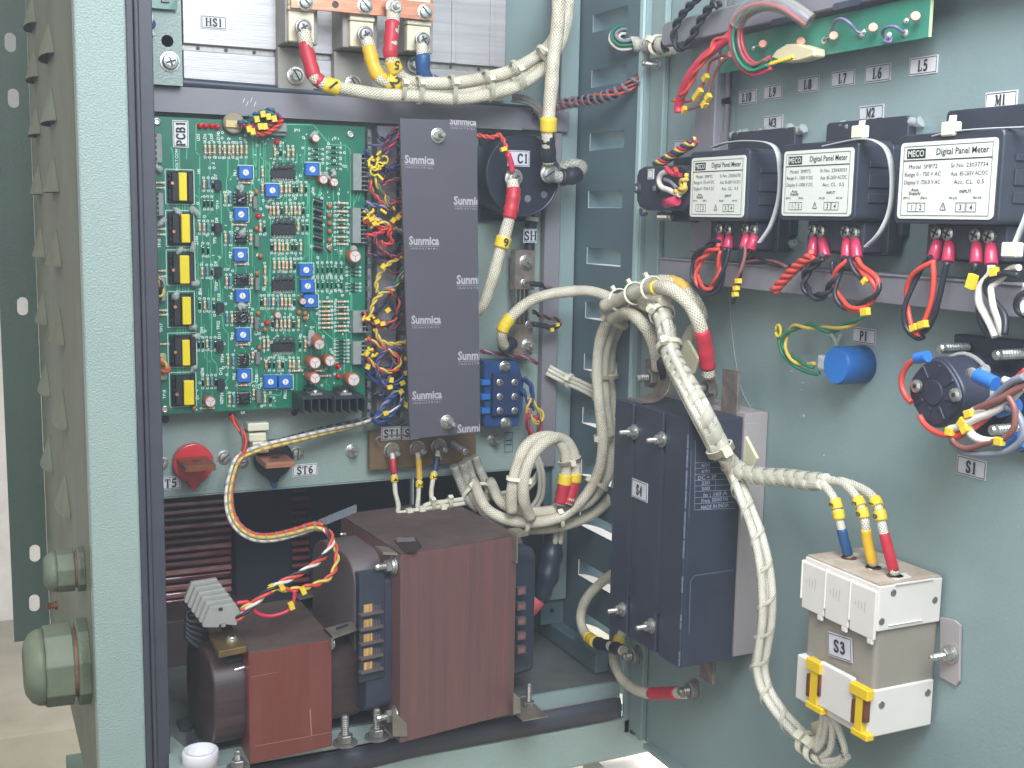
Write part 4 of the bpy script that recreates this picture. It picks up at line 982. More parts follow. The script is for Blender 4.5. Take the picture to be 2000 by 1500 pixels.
def out(x0,y0,x1,y1):
    r=BD.rect(x0,y0,x1,y1); strip(sk,[(r[0],r[1]),(r[2],r[1]),(r[2],r[3]),(r[0],r[3]),(r[0],r[1])],.00028,.0003)
def stext(px,py,t,h=7,rot=0):
    s=BD.sc(px,py)[1]; u,v=BD.uv(px,py); put_text(sk,BD,u,v,.0003,t,h*s,rot=rot,bold=.02)
H90=math.pi/2
for x,t in ((387,'LD5'),(400,'LD6'),(413,'LD7'),(426,'LD10')): stext(x,268,t,6,H90)
for x,y,t in ((421,345,'D7'),(423,430,'D8'),(421,515,'D9'),(427,580,'D10'),(428,655,'D11'),(431,725,'D12'),(425,400,'TP19'),(419,470,'TP2'),(422,560,'TP20'),(426,635,'TP22'),(434,700,'TP24'),(433,775,'TP26'),(388,335,'101'),(388,420,'102'),(384,470,'Z103'),(391,570,'Z04'),(394,645,'Z05'),(395,725,'Z06'),(459,338,'PR1'),(451,420,'PR2'),(450,498,'PR3'),(452,578,'PR4'),(454,655,'PR5'),(457,735,'PR6'),(511,746,'PR13'),(557,770,'PR12'),(311,475,'TP10'),(315,640,'TP17'),(321,770,'TP18'),(345,312,'HOLT.COM'),(500,648,'C20'),(499,690,'C25'),(501,740,'C28'),(506,755,'C3'),(612,545,'C18'),(571,600,'ID9')): stext(x,y,t,6,H90)
for x,y,t in ((580,255,'JP15'),(549,279,'LD9'),(531,390,'PR7'),(443,526,'C57'),(385,778,'C1'),(382,800,'L9'),(474,806,'U1'),(643,397,'C12'),(643,412,'C13'),(643,478,'C23')): stext(x,y,t,5)
R0=[]; DV=[]; 
def pad(u,v): 
    N=8; 
    for i in range(N):
        a,c=2*math.pi*i/N,2*math.pi*(i+1)/N
        k=sk.add([BD.w(u+.0007*math.cos(a),v+.0007*math.sin(a),.0004),BD.w(u+.0007*math.cos(c),v+.0007*math.sin(c),.0004),BD.w(u+.00125*math.cos(c),v+.00125*math.sin(c),.0004),BD.w(u+.00125*math.cos(a),v+.00125*math.sin(a),.0004)]); sk.face([k,k+1,k+2,k+3])
count={'r':0}
extraR=MB(); extraD=MB(); nD=0
def axial(px,py,vert=True,col='r',L=17,r=2.6,lead=25):
    """axial component lying on the board with bands, leads and solder rings"""
    global nD
    su,sv=BD.sc(px,py); u,v=BD.uv(px,py); d=BD.v if vert else BD.u; s=sv if vert else su
    Lm,rm,le=L*s*.5,r*su,lead*s*.5; c=BD.w(u,v,rm+.0006)
    diode=col=='d'
    if diode: b=MB() if nD<100 else extraD
    else: b=MB() if count['r']<100 else extraR
    b.cm=0; b.lathe(c-d*Lm,d,[(0,rm*.55),(Lm*.12,rm),(Lm*.4,rm),(Lm*.5,rm*.84),(Lm*1.5,rm*.84),(Lm*1.6,rm),(Lm*1.88,rm),(Lm*2,rm*.55)],10,True) if not diode else b.lathe(c-d*Lm*.8,d,[(0,rm*.6),(0.0002,rm*.8),(Lm*1.55,rm*.8),(Lm*1.6,rm*.6)],10,True)
    b.cm=1
    if diode: b.lathe(c+d*Lm*.45,d,[(0,rm*.83),(Lm*.2,rm*.83)],10,True)
    else:
        for t,w in ((-.72,.13),(-.28,.10),(.0,.10),(.28,.10)): b.lathe(c+d*Lm*(t-w/2),d,[(0,rm*(1.04 if abs(t)>.5 else .9)),(Lm*w,rm*(1.04 if abs(t)>.5 else .9))],10,True)
    b.cm=2
    for sg in (-1,1): b.cyl(c+d*sg*Lm*.9,c+d*sg*le,.00028,n=6); b.cyl(c+d*sg*le,c+d*sg*le-BD.n*(rm+.0006),.00028,n=6)
    for sg in (-1,1): pad(u+(0 if vert else sg*le),v+(sg*le if vert else 0))
    ms={'r':[RB,BN1,SOL],'b':[RBB,BN1,SOL],'d':[BKc,SIL,SOL]}[col]
    if diode:
        if b is not extraD: b.build('diode',ms,PCT)
        nD+=1
    else:
        if b is not extraR: b.build('resistor',ms,PCT)
        count['r']+=1
def row(xs,y,col=None,**k):
    for i,x in enumerate(xs): axial(x+rnd.uniform(-.4,.4),y+rnd.uniform(-.6,.6),col=(col[i] if col else 'r'),**k)
row((400,409,417.6,428,438,446.6,454.6,463,471,480.6),293,lead=29,L=19)
row((536,547,562,572),298,'rdrr'); row((512,),338); row((512,),368)
row((549,558,565,573,579,588,597),369,'rrrddrd'); row((527,534,542,549,558,568,576,584,592),411,'rrrdrrrrd',lead=27,L=18)
row((582,591,599),443,'rdd'); row((530,537,545,552,561,570,577,587),482,'drrrrddr'); row((535,544,552,559,567,575),518,'rrrrrd'); row((517,),526); row((517,),549)
row((510,516.5,525,533,542,549.5,557.6,565.6,574),590,'drbrbrrrd'); row((532,539.6,548,556,564,573,582.5),632,'drrrrdr'); row((515,523),671,'rr'); row((586,596),671,'dr')
row((519,526,535,545,552,565,573,582.5),711,'rddrdrrr'); row((517,528),779,'rd'); row((508,),444); row((527,),410,L=15); row((516,),445,'d')
row((398,407,415),360,'rbd'); row((389,398,406,415),444,'rrbd'); row((399,406,414),396,'ddd'); row((396,406),488,'dd'); row((394,404,413),530,'rbd'); row((390,399,407.6,417),596,'drbd'); row((388,396,404,412,420),671.6,'ddrbd'); row((396,405,413,421),745,'drbd')
row((439,449),388,'rb'); row((489,),388,L=14); row((440,450),466,'rb'); row((489,),463,L=14); row((442,450),549,'rb'); row((491,),549,L=14); row((443,452.7),622,'br'); row((491,),625,L=14); row((445,455),705,'rb'); row((493,),694,L=14); row((447.6,456.7),780,'rb'); row((494.5,),766,L=14); row((519,),711,L=13)
for x,y in ((480,357),(467,439),(472,516),(473.6,596),(474.7,672.7),(474.7,752),(578,724),(405,797),(309,357),(309,367),(309,447),(309,458),(311,529),(311,540),(312,606),(314,615),(316,672),(620,724),(632,734),(666,397),(666,413),(666,430),(666,445),(666,463),(666,477),(636,589),(636,599),(636,608),(636,615.5),(636,623),(636,631),(636,640),(667,589),(667,600),(667,613),(668,622),(667,637),(667,646)): axial(x,y,False,L=16,r=2.3,lead=24)
for x,ys in ((617,(291,301,311)),(652,(288,298,308,320,330)),(690,(522,531,538,554,561,568)),(667,(606,630,665,672,679,686,693,700,707)),(667,(405,421,438,454,470))): 
    for y in ys: axial(x,y,False,'d',L=14,r=2,lead=26)
for y in (526,556): row((620,629,639,647,656,666),y,'dddddd',r=1.8,lead=26)
if extraR.f: tag(extraR.build('smaller_resistors',[RB,BN1,SOL],PCT),None,None,kind='stuff')
if extraD.f: tag(extraD.build('smaller_diodes',[BKc,SIL,SOL],PCT),None,None,kind='stuff')
# pulse transformers with yellow tape
YT=mat('tape_yellow',srgb(238,210,20),.4,bump=.1,bscale=200,var=.05)
GLUE=HOT
for (x0,y0,x1,y1),(a0,b0,a1,b1) in (((324,332,378,398),(349,337,365,392)),((325,412,378,480),(354,418,371,474)),((326,489,380,556),(351,499,370,554)),((328,570,379,638),(356,580,373,634)),((329,651,383,716),(356,664,371,714)),((332,728,382,793),(359,743,379,791))):
    out(x0-1,y0-1,x1+1,y1+1); D1=off(BD,.008); r=BD.rect(x0+3,y0+3,x1-2,y1-2); w=r[2]-r[0]
    b=MB(); b.fb(BD,r[0],r[1],r[2],r[3],.0003,.004); b.fb(BD,r[0]+w*.12,r[1]+.001,r[0]+w*.42,r[3]-.001,.004,.0075); b.fb(BD,r[0]+w*.76,r[1]+.001,r[2]-.0008,r[3]-.001,.004,.008)
    for k in range(5): b.fb(BD,r[0]+.0005,r[1]+.002+k*.0048,r[0]+.003,r[1]+.0042+k*.0048,.004,.0055)
    tr=b.build('pulse_transformer',BKc,PCT,bev=.0006)
    q=D1.rect(a0,b0,a1,b1); b=MB(); b.fb(D1,q[0],q[1],q[2],q[3],-.006,.001); b.build('yellow_tape_band',YT,tr,bev=.0007,seg=2) if 0 else None
    ORG[tr.name]=ORG[PCT.name]; o=b.build('yellow_tape_band',YT,tr,bev=.0007,seg=2)
    b=MB(); c=D1.p((x0+a0)/2,(b0+b1)/2+rnd.uniform(-8,8)); b.lathe(c,n,[(-.002,.0016),(.0012,.0014)],10,True); o=b.build('copper_core_pin',CU,tr)
# trimmers
TB=mat('trimmer_blue',srgb(30,98,178),.38,bump=.08,var=.07,vscale=90); TW=mat('trimmer_white',srgb(226,220,214),.4,bump=.05,var=.05)
for x,y in ((480,337),(471,419),(470,498),(473.6,578),(474.7,654),(477,734),(610,331),(532,372),(598,527.5),(601,559),(607,588),(528.6,746),(557.6,746)):
    F=off(BD,.0062); out(x-15,y-14,x+15,y+15); r=F.rect(x-13,y-12.5,x+13,y+12.5); b=MB(); b.fb(F,r[0],r[1],r[2],r[3],-.0058,0); t=b.build('trimmer',TB,PCT,bev=.0005); ORG[t.name]=ORG[PCT.name]
    c=F.p(x,y); b=MB(); b.lathe(c,n,[(-.001,.0027),(.0006,.0027),(.0008,.0024)],18,True); b.build('dial',TW,t)
    a=rnd.uniform(.3,2.2); d=V((math.cos(a),0,math.sin(a))); b=MB(); b.obox(c+n*.0008,d,n.cross(d),n,.0021,.0003,.0001); b.build('dial_slot',ZD,t)
# chips
for x0,y0,x1,y1 in ((530,331,577,348),(531,438,578,459),(532,548,576,567),(531,671,577,687)):
    F=off(BD,.0045); r=F.rect(x0,y0,x1,y1); b=MB(); b.fb(F,r[0],r[1],r[2],r[3],-.0035,0); t=b.build('integrated_circuit',BKc,PCT,bev=.0004); ORG[t.name]=ORG[PCT.name]
    b=MB(); w=(r[2]-r[0])/8
    for k in range(7):
        for sgn,vv in ((1,r[3]),(-1,r[1])): b.fb(F,r[0]+w*(k+.8),min(vv,vv+sgn*.0013),r[0]+w*(k+1.15),max(vv,vv+sgn*.0013),-.0045,-.0015); pad(r[0]+w*(k+1),vv+sgn*.0018)
    b.build('pin_row',SOL,t)
    b=MB(); pts=[F.p(x0+4+(x1-x0-8)*i/12,y0-6+3*math.sin(i*1.7),.0) for i in range(13)]; b.tube(pts,.002,8,rf=lambda q:.0016+.0014*abs(math.sin(q*9))); b.build('glue_blob',mat('glue_dark',srgb(70,82,80),.2,bump=.3,bscale=200,alpha=.85,var=.2),t)
for x0,y0,x1,y1 in ((457,374,485,402),(458,450,485,477),(458,533,489,560),(458,604,488,634),(465,689,489,718),(463,763,491,792)):
    F=off(BD,.0055); r=F.rect(x0+2,y0+2,x1-2,y1-2); b=MB(); b.fb(F,r[0],r[1],r[2],r[3],-.005,0); t=b.build('potted_chip',BKc,PCT,bev=.0015,seg=2); ORG[t.name]=ORG[PCT.name]
    b=MB()
    for k in range(4):
        for s_ in (r[0]-.0004,r[2]-.0002): b.fb(F,s_,r[1]+.0015+k*.0028,s_+.0006,r[1]+.0027+k*.0028,-.005,.0001)
    b.build('pin_row',SOL,t)
    b=MB(); pts=[F.p(rnd.uniform(x0+3,x1-3),rnd.uniform(y0+3,y1-3),.0004) for i in range(7)]; b.tube(smooth(pts,5),.0013,7); b.build('potting_blob',mat('potting_black',srgb(28,30,34),.12,bump=.5,bscale=250,coat=.6),t)
# electrolytic cans
CN=mat('can_sleeve_orange',srgb(176,92,62),.36,bump=.1,var=.15,vscale=90,coat=.2); CT=mat('can_top',srgb(226,214,208),.3,metal=.3,bump=.1,var=.08)
for x,y,rp,hh,dx,dy in ((617,270,8,.010,0,0),(632,351,9,.010,0,0),(653,356,8.5,.010,0,0),(694,501,12.5,.016,0,0),(624,673,11,.024,-6,-14),(615.5,709,12,.020,0,0),(645,705,11,.018,0,0),(615.5,739,11,.022,0,0),(691,742,13,.018,0,0),(592,589,6.5,.009,0,0),(543,615.5,6.5,.008,0,0),(411,785,11,.012,0,0)):
    F=off(BD,hh); c=F.p(x,y); R=rp*F.sc(x,y)[1]; base=c-n*hh*.97; 
    if dx: base=BD.p(x+dx-4,y+dy)
    ax=(c-base).normalized(); L=(c-base).length; b=MB(); b.lathe(base,ax,[(0,R*.94),(.001,R),(L*.14,R),(L*.17,R*.93),(L*.2,R),(L*.97,R),(L,R*.95),(L*1.002,R*.85)],24,True); t=b.build('capacitor',CN,PCT); ORG[t.name]=ORG[PCT.name]
    b=MB(); b.lathe(c+ax*.0001,ax,[(0,R*.83),(.0005,R*.8)],20,True); b.build('top_disc',CT,t)
    b=MB()
    for k in range(3):
        a=.5+k*2.094; d=V((math.cos(a),0,math.sin(a))); d=(d-ax*d.dot(ax)).normalized(); b.obox(c+ax*.0006+d*R*.36,d,ax.cross(d),ax,R*.36,.00022,.00012)
    b.build('vent_score',ZD,t)
LD=mat('led_red',srgb(200,24,34),.22,var=.1,coat=.5)
for x,y in ((390,246),(401,246),(413,246),(424.5,248),(540,278),(504,422),(521,630),(659.5,714.5),(659.5,734)):
    c=BD.p(x,y); b=MB(); b.lathe(c+n*.0003,n,[(0,.0026),(.0008,.0026),(.0009,.0022),(.003,.0022),(.0042,.0016),(.0046,.0005)],14,True); b.build('led',LD,PCT)
# transistors, discs
for x,y in ((426,362),(427,446),(427,531),(431,601),(430,676),(432,751)):
    F=off(BD,.0055); r=F.rect(x-7,y-10,x+7,y+10); b=MB(); b.rr(F,r[0],r[1],r[2],r[3],-.005,0,.0018); b.build('transistor',BKc,PCT,bev=.0003)
GRt=mat('transistor_grey',srgb(112,114,112),.4,bump=.1,var=.15)
for x,y in ((499,396),(502,470),(503,555),(502,632),(504,700),(505.5,775)):
    F=off(BD,.006); r=F.rect(x-4,y-12,x+4,y+12); b=MB(); b.fb(F,r[0],r[1],r[2],r[3],-.0055,0); b.build('film_capacitor',GRt,PCT,bev=.0004)
BRc=mat('ceramic_brown',srgb(172,100,60),.4,var=.12)
for x,y in ((501,375),(501,446),(502,534),(504.5,612),(517.6,644),(506.6,679),(379,797),(644,403),(644,421),(644,436),(644,452),(644,469),(644,486),(584,610),(596,612),(596,622),(509,500)):
    c=off(BD,.003).p(x,y); b=MB(); b.sphere(c,.0021,6,1,1.1); b.build('ceramic_capacitor',BRc,PCT)
for y in (394,412,429,446,465,484):
    F=off(BD,.004); c=F.p(622,y); b=MB(); b.cyl(c+V((-.0038,.001,.0012)),c+V((.0038,0,-.0012)),.0028,n=14); b.build('black_disc_diode',BKc,PCT); pad(*BD.uv(614,y-3))
# connectors
CG_=mat('connector_grey',srgb(134,140,136),.4,bump=.35,bscale=200,var=.14,vscale=120,coat=.3)
for x0,y0,x1,y1,nn in ((690,300,717,372,8),(689,406,715,475,8),(690,607,719,650,4),(690,667,717,712,5)):
    F=off(BD,.009); r=F.rect(x0,y0,x1,y1); b=MB(); w=r[2]-r[0]; b.fb(F,r[0],r[1],r[0]+w*.62,r[3],-.0087,0); b.fb(F,r[0]+w*.62,r[1],r[2],r[3],-.0087,-.0055)
    for k in range(nn+1): v=r[1]+(r[3]-r[1]-.0008)*k/nn; b.fb(F,r[0]+w*.62,v,r[2]+.001,v+.0008,-.0055,-.0005)
    t=b.build('wire_connector',CG_,PCT,bev=.0003); ORG[t.name]=ORG[PCT.name]
    b=MB(); 
    for k in range(nn): v=r[1]+(r[3]-r[1])*(k+.5)/nn; b.fb(F,r[0]+w*.68,v-.0012,r[0]+w*.9,v+.0012,-.0056,-.005)
    b.build('contact_row',BKc,t)
for x0,y0,x1,y1,c_ in ((296,260,317,318,CG_),(300,376,320,422,CG_),(304,542,324,588,HOT),(310,690,326,742,HOT)):
    F=off(BD,.007); r=F.rect(x0,y0,x1,y1); b=MB(); b.rr(F,r[0],r[1],r[2],r[3],-.0067,0,.002); b.build('edge_connector',c_,PCT,bev=.0006)
    b=MB(); F2=off(BD,.0075)
    for k in range(5): v=r[1]+(r[3]-r[1])*(k+.35)/5; b.fb(F2,r[0],v,r[0]+.0042,v+.0028,-.001,0)
    b.build('contact_row',BKc if c_ is CG_ else WY,PCT)
b=MB(); F=off(BD,.010); r=F.rect(512,240,561,264); b.fb(F,r[0],r[1],r[2],r[3]-.003,-.0097,-.004); b.fb(F,r[0],r[1]+.003,r[2],r[3],-.0097,0); b.build('top_connector',CG_,PCT,bev=.0006)
c=off(BD,.006).p(457,240); b=MB(); b.lathe(c+V((0,.0055,0)),n,[(0,.0092),(.005,.0092),(.0062,.008)],24,True); b.build('buzzer',mat('buzzer_beige',srgb(150,134,112),.5,bump=.2,var=.1),PCT)
F=off(BD,.009); r=F.rect(441,235,470,249); b=MB(); b.fb(F,r[0],r[1],r[2],r[3],-.005,0); b.build('signal_plug',mat('plug_cream',srgb(208,184,126),.45,bump=.1,var=.08),PCT,bev=.0004)
# regulators and heat sinks
HS=mat('heatsink_black',srgb(34,40,46),.38,bump=.1,var=.15,coat=.15)
for x0,x1 in ((570,640),(627,697)):
    F=PL('y',1.006); r=F.rect(x0+12,762,x1,800); zt_=BD.uv(x0+30,762)[1]; 
    b=MB(); xa,xb=BD.uv(x0,780)[0],BD.uv(x1-8,780)[0]
    b.bx(xa,1.012,zt_-.0035,xb,1.0455,zt_); b.bx(xa,1.012,zt_-.0035,xa+.0022,1.0455,zt_-.021) if 0 else None
    for k in range(5): x=xa+(xb-xa-.0016)*k/4; b.bx(x,1.008-.0006*k,zt_-.0155,x+.0016,1.0455,zt_-.0034)
    t=b.build('finned_heatsink',HS,PCT,bev=.0003); ORG[t.name]=ORG[PCT.name]
    xm=(xa+xb)/2
    b=MB(); b.bx(xm-.0055,1.016,zt_,xm+.005,1.034,zt_+.0013); b.build('metal_tab',ZN,t)
    b=MB(); b.bx(xm-.005,1.028,zt_+.0014,xm+.0045,1.042,zt_+.0052); b.build('regulator',BKc,t,bev=.0004)
    b=MB(); b.lathe(V((xm,1.021,zt_+.0013)),V((0,0,1)),[(0,.003),(.0018,.003),(.0024,.002)],12,True); b.build('tab_screw',ZN,t)
for i in range(420):
    x=rnd.choice([rnd.uniform(384,500),rnd.uniform(500,686),rnd.uniform(500,686)]); y=rnd.uniform(258,795); u,v=BD.uv(x,y)
    if i%2: pad(u,v)
    else:
        d=rnd.choice(((.0014,0),(0,.0014),(.0008,.0008))); strip(sk,[(u,v),(u+d[0],v+d[1])],.0003,.0003)
sk.build('silkscreen_marks',SIL,PCT)
for x,y in ((380,410),(378,480),(382,548),(378,640),(384,650),(380,720),(345,412),(350,490),(316,436),(309,326),(608,655),(600,668),(652,338),(640,344),(612,262),(690,492),(684,735),(470,372),(474,450),(472,604),(345,572)):
    b=MB(); c=off(BD,rnd.uniform(.003,.008)).p(x,y); pts=[c+V((rnd.uniform(-.003,.003),rnd.uniform(-.001,.001),rnd.uniform(-.004,.004))) for i in range(5)]; b.tube(smooth(pts,4),.0016,8,rf=lambda t:.0008+.0016*math.sin(3.1*min(1,max(0,t)))+.0001); b.build('glue_blob',HOT,PCT)
lab(off(BD,.0004),337,235,368,288,'PCB1','white label reading PCB1 turned sideways on the circuit board',hf=.48,rot=math.pi/2,o=.0)
# upper left board corner
T=thing('upper_board','corner of a small green board above the green bracket, at the top edge','circuit board',BP.p(316,18))
b=MB(); q=off(BP,.006); r=q.rect(288,-30,346,17); b.fb(q,r[0],r[1],r[2],r[3],-.0016,0); b.build('board',PCB,T)
r=off(q,.003).rect(316,-10,331,4); b=MB(); b.fb(off(q,.003),r[0],r[1],r[2],r[3],-.003,0); b.build('chip',BKc,T)
# ================================================================ cables inside the cabinet
RC=.0056
def yp(base,pts,k=6): return path('y',base,pts,k)
def cab(label,pts,r=RC,m=None,group='cream braided cables',name='braided_cable',cat='cable'):
    T=thing(name,label,cat,pts[0],group); b=MB(); q=[V(x) for x in pts]; L_=arclen(q); f_=random.random()*9
    q=[x+V((math.sin(l*70+f_),math.cos(l*55+f_*2),math.sin(l*90+f_*3)))*r*.09 for x,l in zip(q,L_)]
    b.tube(q,r,14,rf=lambda t:r*(1+.035*math.sin(t*23+f_)+.02*math.sin(t*61))); b.build('jacket',m or BRD,T); return T
def putlug(T,c,d,R=.0075,L=.014,mt=TIN): lug(PL('y',c.y),c,d,R,L,mt,T)
def headbolt(T,c,R=.0058,cross=True):
    nn=V((0,-1,0)); b=MB(); b.lathe(c,nn,[(0,R*1.15),(.001,R*1.15),(.0012,R),(.0035,R),(.0045,R*.8),(.0048,R*.4)],18); b.build('lug_screw',ZD,T)
    b=MB()
    for k in range(2): 
        a=.5+k*1.57; d=V((math.cos(a),0,math.sin(a))); b.obox(c+nn*(.0048+k*.0001),d,nn.cross(d),nn,R*.55,R*.12,.0002)
    b.build('cross_slot',BK,T)
# three cables from the rectifier modules and one from the busbar
p=yp(1.015,[(592,56,0),(597,90,.004),(607,128,.008),(617,153,.010),(650,169,.012),(720,181,.012),(800,188,.014),(880,193,.014),(950,186,.012),(1010,168,.008),(1055,140,.004),(1083,105,0),(1102,62,0),(1112,5,0),(1114,-50,0)])
T=cab('lowest cream cable of the top bundle, with a red sleeve on the leftmost module',p); putlug(T,PL('y',1.016).p(592,54),V((.1,0,-1))); headbolt(T,PL('y',1.014).p(592,54))
sleeve(p,.035,.135,RC*1.12,RD,T); marker(p,.142,.012,RC*1.25,T,'1',pl=C1,rot=-.9)
p=yp(1.015,[(713,70,0),(722,100,.004),(732,135,.007),(748,155,.008),(790,167,.006),(850,176,.002),(920,176,0),(990,158,-.004),(1045,128,-.006),(1080,90,-.008),(1096,50,-.010),(1100,-50,-.01)])
T=cab('cream braided cable of the top bundle with a yellow sleeve, bolted to the middle module',p); putlug(T,PL('y',1.016).p(713,68),V((.2,0,-1))); headbolt(T,PL('y',1.014).p(713,68))
sleeve(p,.035,.145,RC*1.12,YL,T); marker(p,.15,.013,RC*1.25,T,'2',pl=C1,rot=-.9)
p=yp(1.010,[(767,18,0),(766,50,.004),(763,85,.006),(763,110,.006),(775,140,.004),(800,160,.002),(850,162,.002),(920,158,0),(985,142,-.002),(1035,118,-.004),(1070,92,-.006),(1090,50,-.008),(1096,-50,-.01)])
T=cab('cream braided cable with a red sleeve hanging from the copper bar',p); putlug(T,PL('y',1.012).p(768,16),V((0,0,-1)),L=.012); bolt(PL('y',1.0095),768,15,'',R=.0068,nutR=.0056,L=.005,parent=T)
sleeve(p,.04,.15,RC*1.12,RD,T); marker(p,.157,.010,RC*1.25,T,'5',pl=C1,rot=math.pi)
p=yp(1.015,[(824,80,0),(826,110,.002),(827,140,.0),(840,158,-.006),(900,170,-.008),(980,165,-.012),(1040,140,-.014),(1085,100,-.014),(1104,0,-.014)])
T=cab('short cream braided cable with a blue sleeve, bolted to the rightmost module',p); putlug(T,PL('y',1.016).p(825,80),V((0,0,-1))); headbolt(T,PL('y',1.014).p(825,78))
sleeve(p,.05,.21,RC*1.16,BL,T)
ctr_=yp(1.0,[(760,170),(800,175),(860,176),(930,172),(1000,152),(1060,115),(1090,60),(1105,-20)])
T=thing('bundle_ties','pale nylon ties strapping the top bundle of cream cables together','cable ties',ctr_[0])
for i,rr_,sq in ((4,.0088,(1.05,.8)),(8,.0098,(1.15,.8)),(14,.0105,(1.2,.85)),(20,.0105,(1.25,.85)),(25,.011,(1.2,.9)),(31,.0095,(1.1,.9))): tie(ctr_,i,rr_,T,squash=sq,head=V((.1,-1,.5)),mt=TIE)
# cable dropping to the capacitor
p=yp(.985,[(1088,-40),(1090,30),(1088,75),(1081,120),(1077,160),(1073,200),(1071,245),(1071,290,-.006),(1072,318,-.010)])
T=cab('thick cream cable falling from the top edge to the right capacitor terminal',p,.0062)
sleeve(p,.775,.99,.0070,BS,T); marker(p,.745,.012,.0078,T)
c=PL('y',.997).p(1069,339); putlug(T,c,V((.03,0,1)),R=.0078,L=.014,mt=TIN); screw(PL('y',.996),1070,340,'',R=.0062,parent=T)
p=yp(1.000,[(1078,342,0),(1098,346,0),(1116,344,.0),(1132,338,-.01),(1136,325,-.02),(1118,320,-.025),(1094,328,-.03)])
T=cab('short worn braided cable looping right from the capacitor terminal with a black sleeve',p,.0056,BRO); sleeve(p,.12,.42,.0078,BS,T,wob=.08); b=MB(); b.fb(PL('y',1.0),*PL('y',1.0).rect(1082,335,1096,352),-.001,.001); b.build('lug_tail',TIN,T)
# right capacitor negative with red sleeve
p=yp(.996,[(1001,352),(1003,375,.003),(999,405,.004),(991,440,.004),(980,480,.002),(968,525,0),(957,560,-.006),(944,592,-.014),(930,610,-.02)])
T=cab('thick cream cable with a red sleeve hanging from the left capacitor terminal',p,.0056)
c=PL('y',1.0005).p(1001,349); lug(PL('y',c.y),c,V((.05,0,-1)),.0082,.014,TIN,T); screw(PL('y',.9985),1001,349,'',R=.0062,parent=T,ang=.5)
sleeve(p,.06,.27,.0068,RD,T,wob=.06); marker(p,.405,.010,.0074,T,'6',pl=C1,rot=math.pi)
# red pair to the capacitor
T=thing('red_wire_pair','thin twisted red wires reaching from behind the dark sheet to the left capacitor terminal','wires',PL('y',1.0).p(935,262))
p=yp(1.0,[(925,262,-.006),(945,266,0),(962,268,.004),(976,264,.006),(986,280,.008),(990,296,.008),(993,308,.008)]); strands(p,.0011,[WR,WR],.012,T)
sleeve(yp(.992,[(992,300),(998,318),(1001,338)]),0,1,.0026,WC,T); 
for px,py in ((983,291),): c=PL('y',.988).p(px,py); b=MB(); b.obox(c,V((1,0,.3)),V((-.3,0,1)),V((0,-1,0)),.0028,.0018,.0018); b.build('wire_marker',FM,T)
# shunt cable and leads
p=yp(1.03,[(1003,668,-.006),(985,676,0),(979,655,.008),(988,632,.012),(1010,608,.016),(1045,584,.02),(1090,571,.026),(1140,568,.04),(1175,575,.055),(1205,584,.07),(1240,570,.09)])
T=cab('cream braided cable arching from the shunt across to the door bundle, with a yellow band',p,.0052); sleeve(p,0,.085,.0066,BS,T,wob=.08); marker(p,.19,.006,.0063,T); marker(p,.215,.007,.0063,T); marker(p,.242,.006,.0063,T)
for pts,lb in (([(1033,554),(1055,556),(1070,563),(1085,566)],'black twisted sense leads at the upper shunt block'),([(1037,632),(1062,636),(1078,640),(1092,634),(1090,625),(1060,618),(1040,608)],'black twisted sense leads with yellow ends at the lower shunt block')):
    p=yp(1.036,[(x,y,.002) for x,y in pts]); T=thing('sense_leads',lb,'wires',p[0],'sense leads of the shunt'); strands(p,.0012,[WK,WN],.012,T); sleeve(p,.04,.5,.0026,BS,T)
    if len(pts)>5: 
        for q in ((1078,644),(1089,634)): c=PL('y',1.03).p(*q); b=MB(); b.obox(c,V((1,0,.2)),V((-.2,0,1)),V((0,-1,0)),.0018,.0016,.0014); b.build('wire_marker',FM,T)
# dark red leads running behind the blue block
T=thing('maroon_leads','thin maroon and grey leads crossing above the blue terminal block','wires',PL('y',1.05).p(940,690)); 
p=yp(1.045,[(938,686),(965,690),(1000,694),(1030,700),(1050,710)]); strands(p,.0010,[WM,WM,WS],.02,T)
# blue-yellow-maroon wires right of the terminal block
for pts,ms,lb in (([(1022,738),(1036,752),(1040,775),(1036,790)],[WB,WD,WB],'blue wires looping at the right of the blue terminal block'),
    ([(1020,760),(1032,785),(1043,800)],[WB,WD],'second set of blue wires below the first at the blue terminal block'),
    ([(1034,776),(1030,800),(1042,822),(1056,824),(1058,808),(1046,794),(1036,780)],[WY,WY],'yellow wire loop right of the blue terminal block'),
    ([(1034,800),(1030,830),(1040,850),(1052,846),(1056,828),(1046,812)],[WM,WC,WM],'maroon wire loop below the yellow one'),
    ([(1040,848),(1038,880),(1034,905)],[WM,WC],'maroon wires going down behind the looped cables')):
    p=yp(1.035,[(x,y,.0) for x,y in pts]); T=thing('loose_wires',lb,'wires',p[0],'wires at the terminal block'); strands(p,.0012,ms,.03,T,spread=.0016)
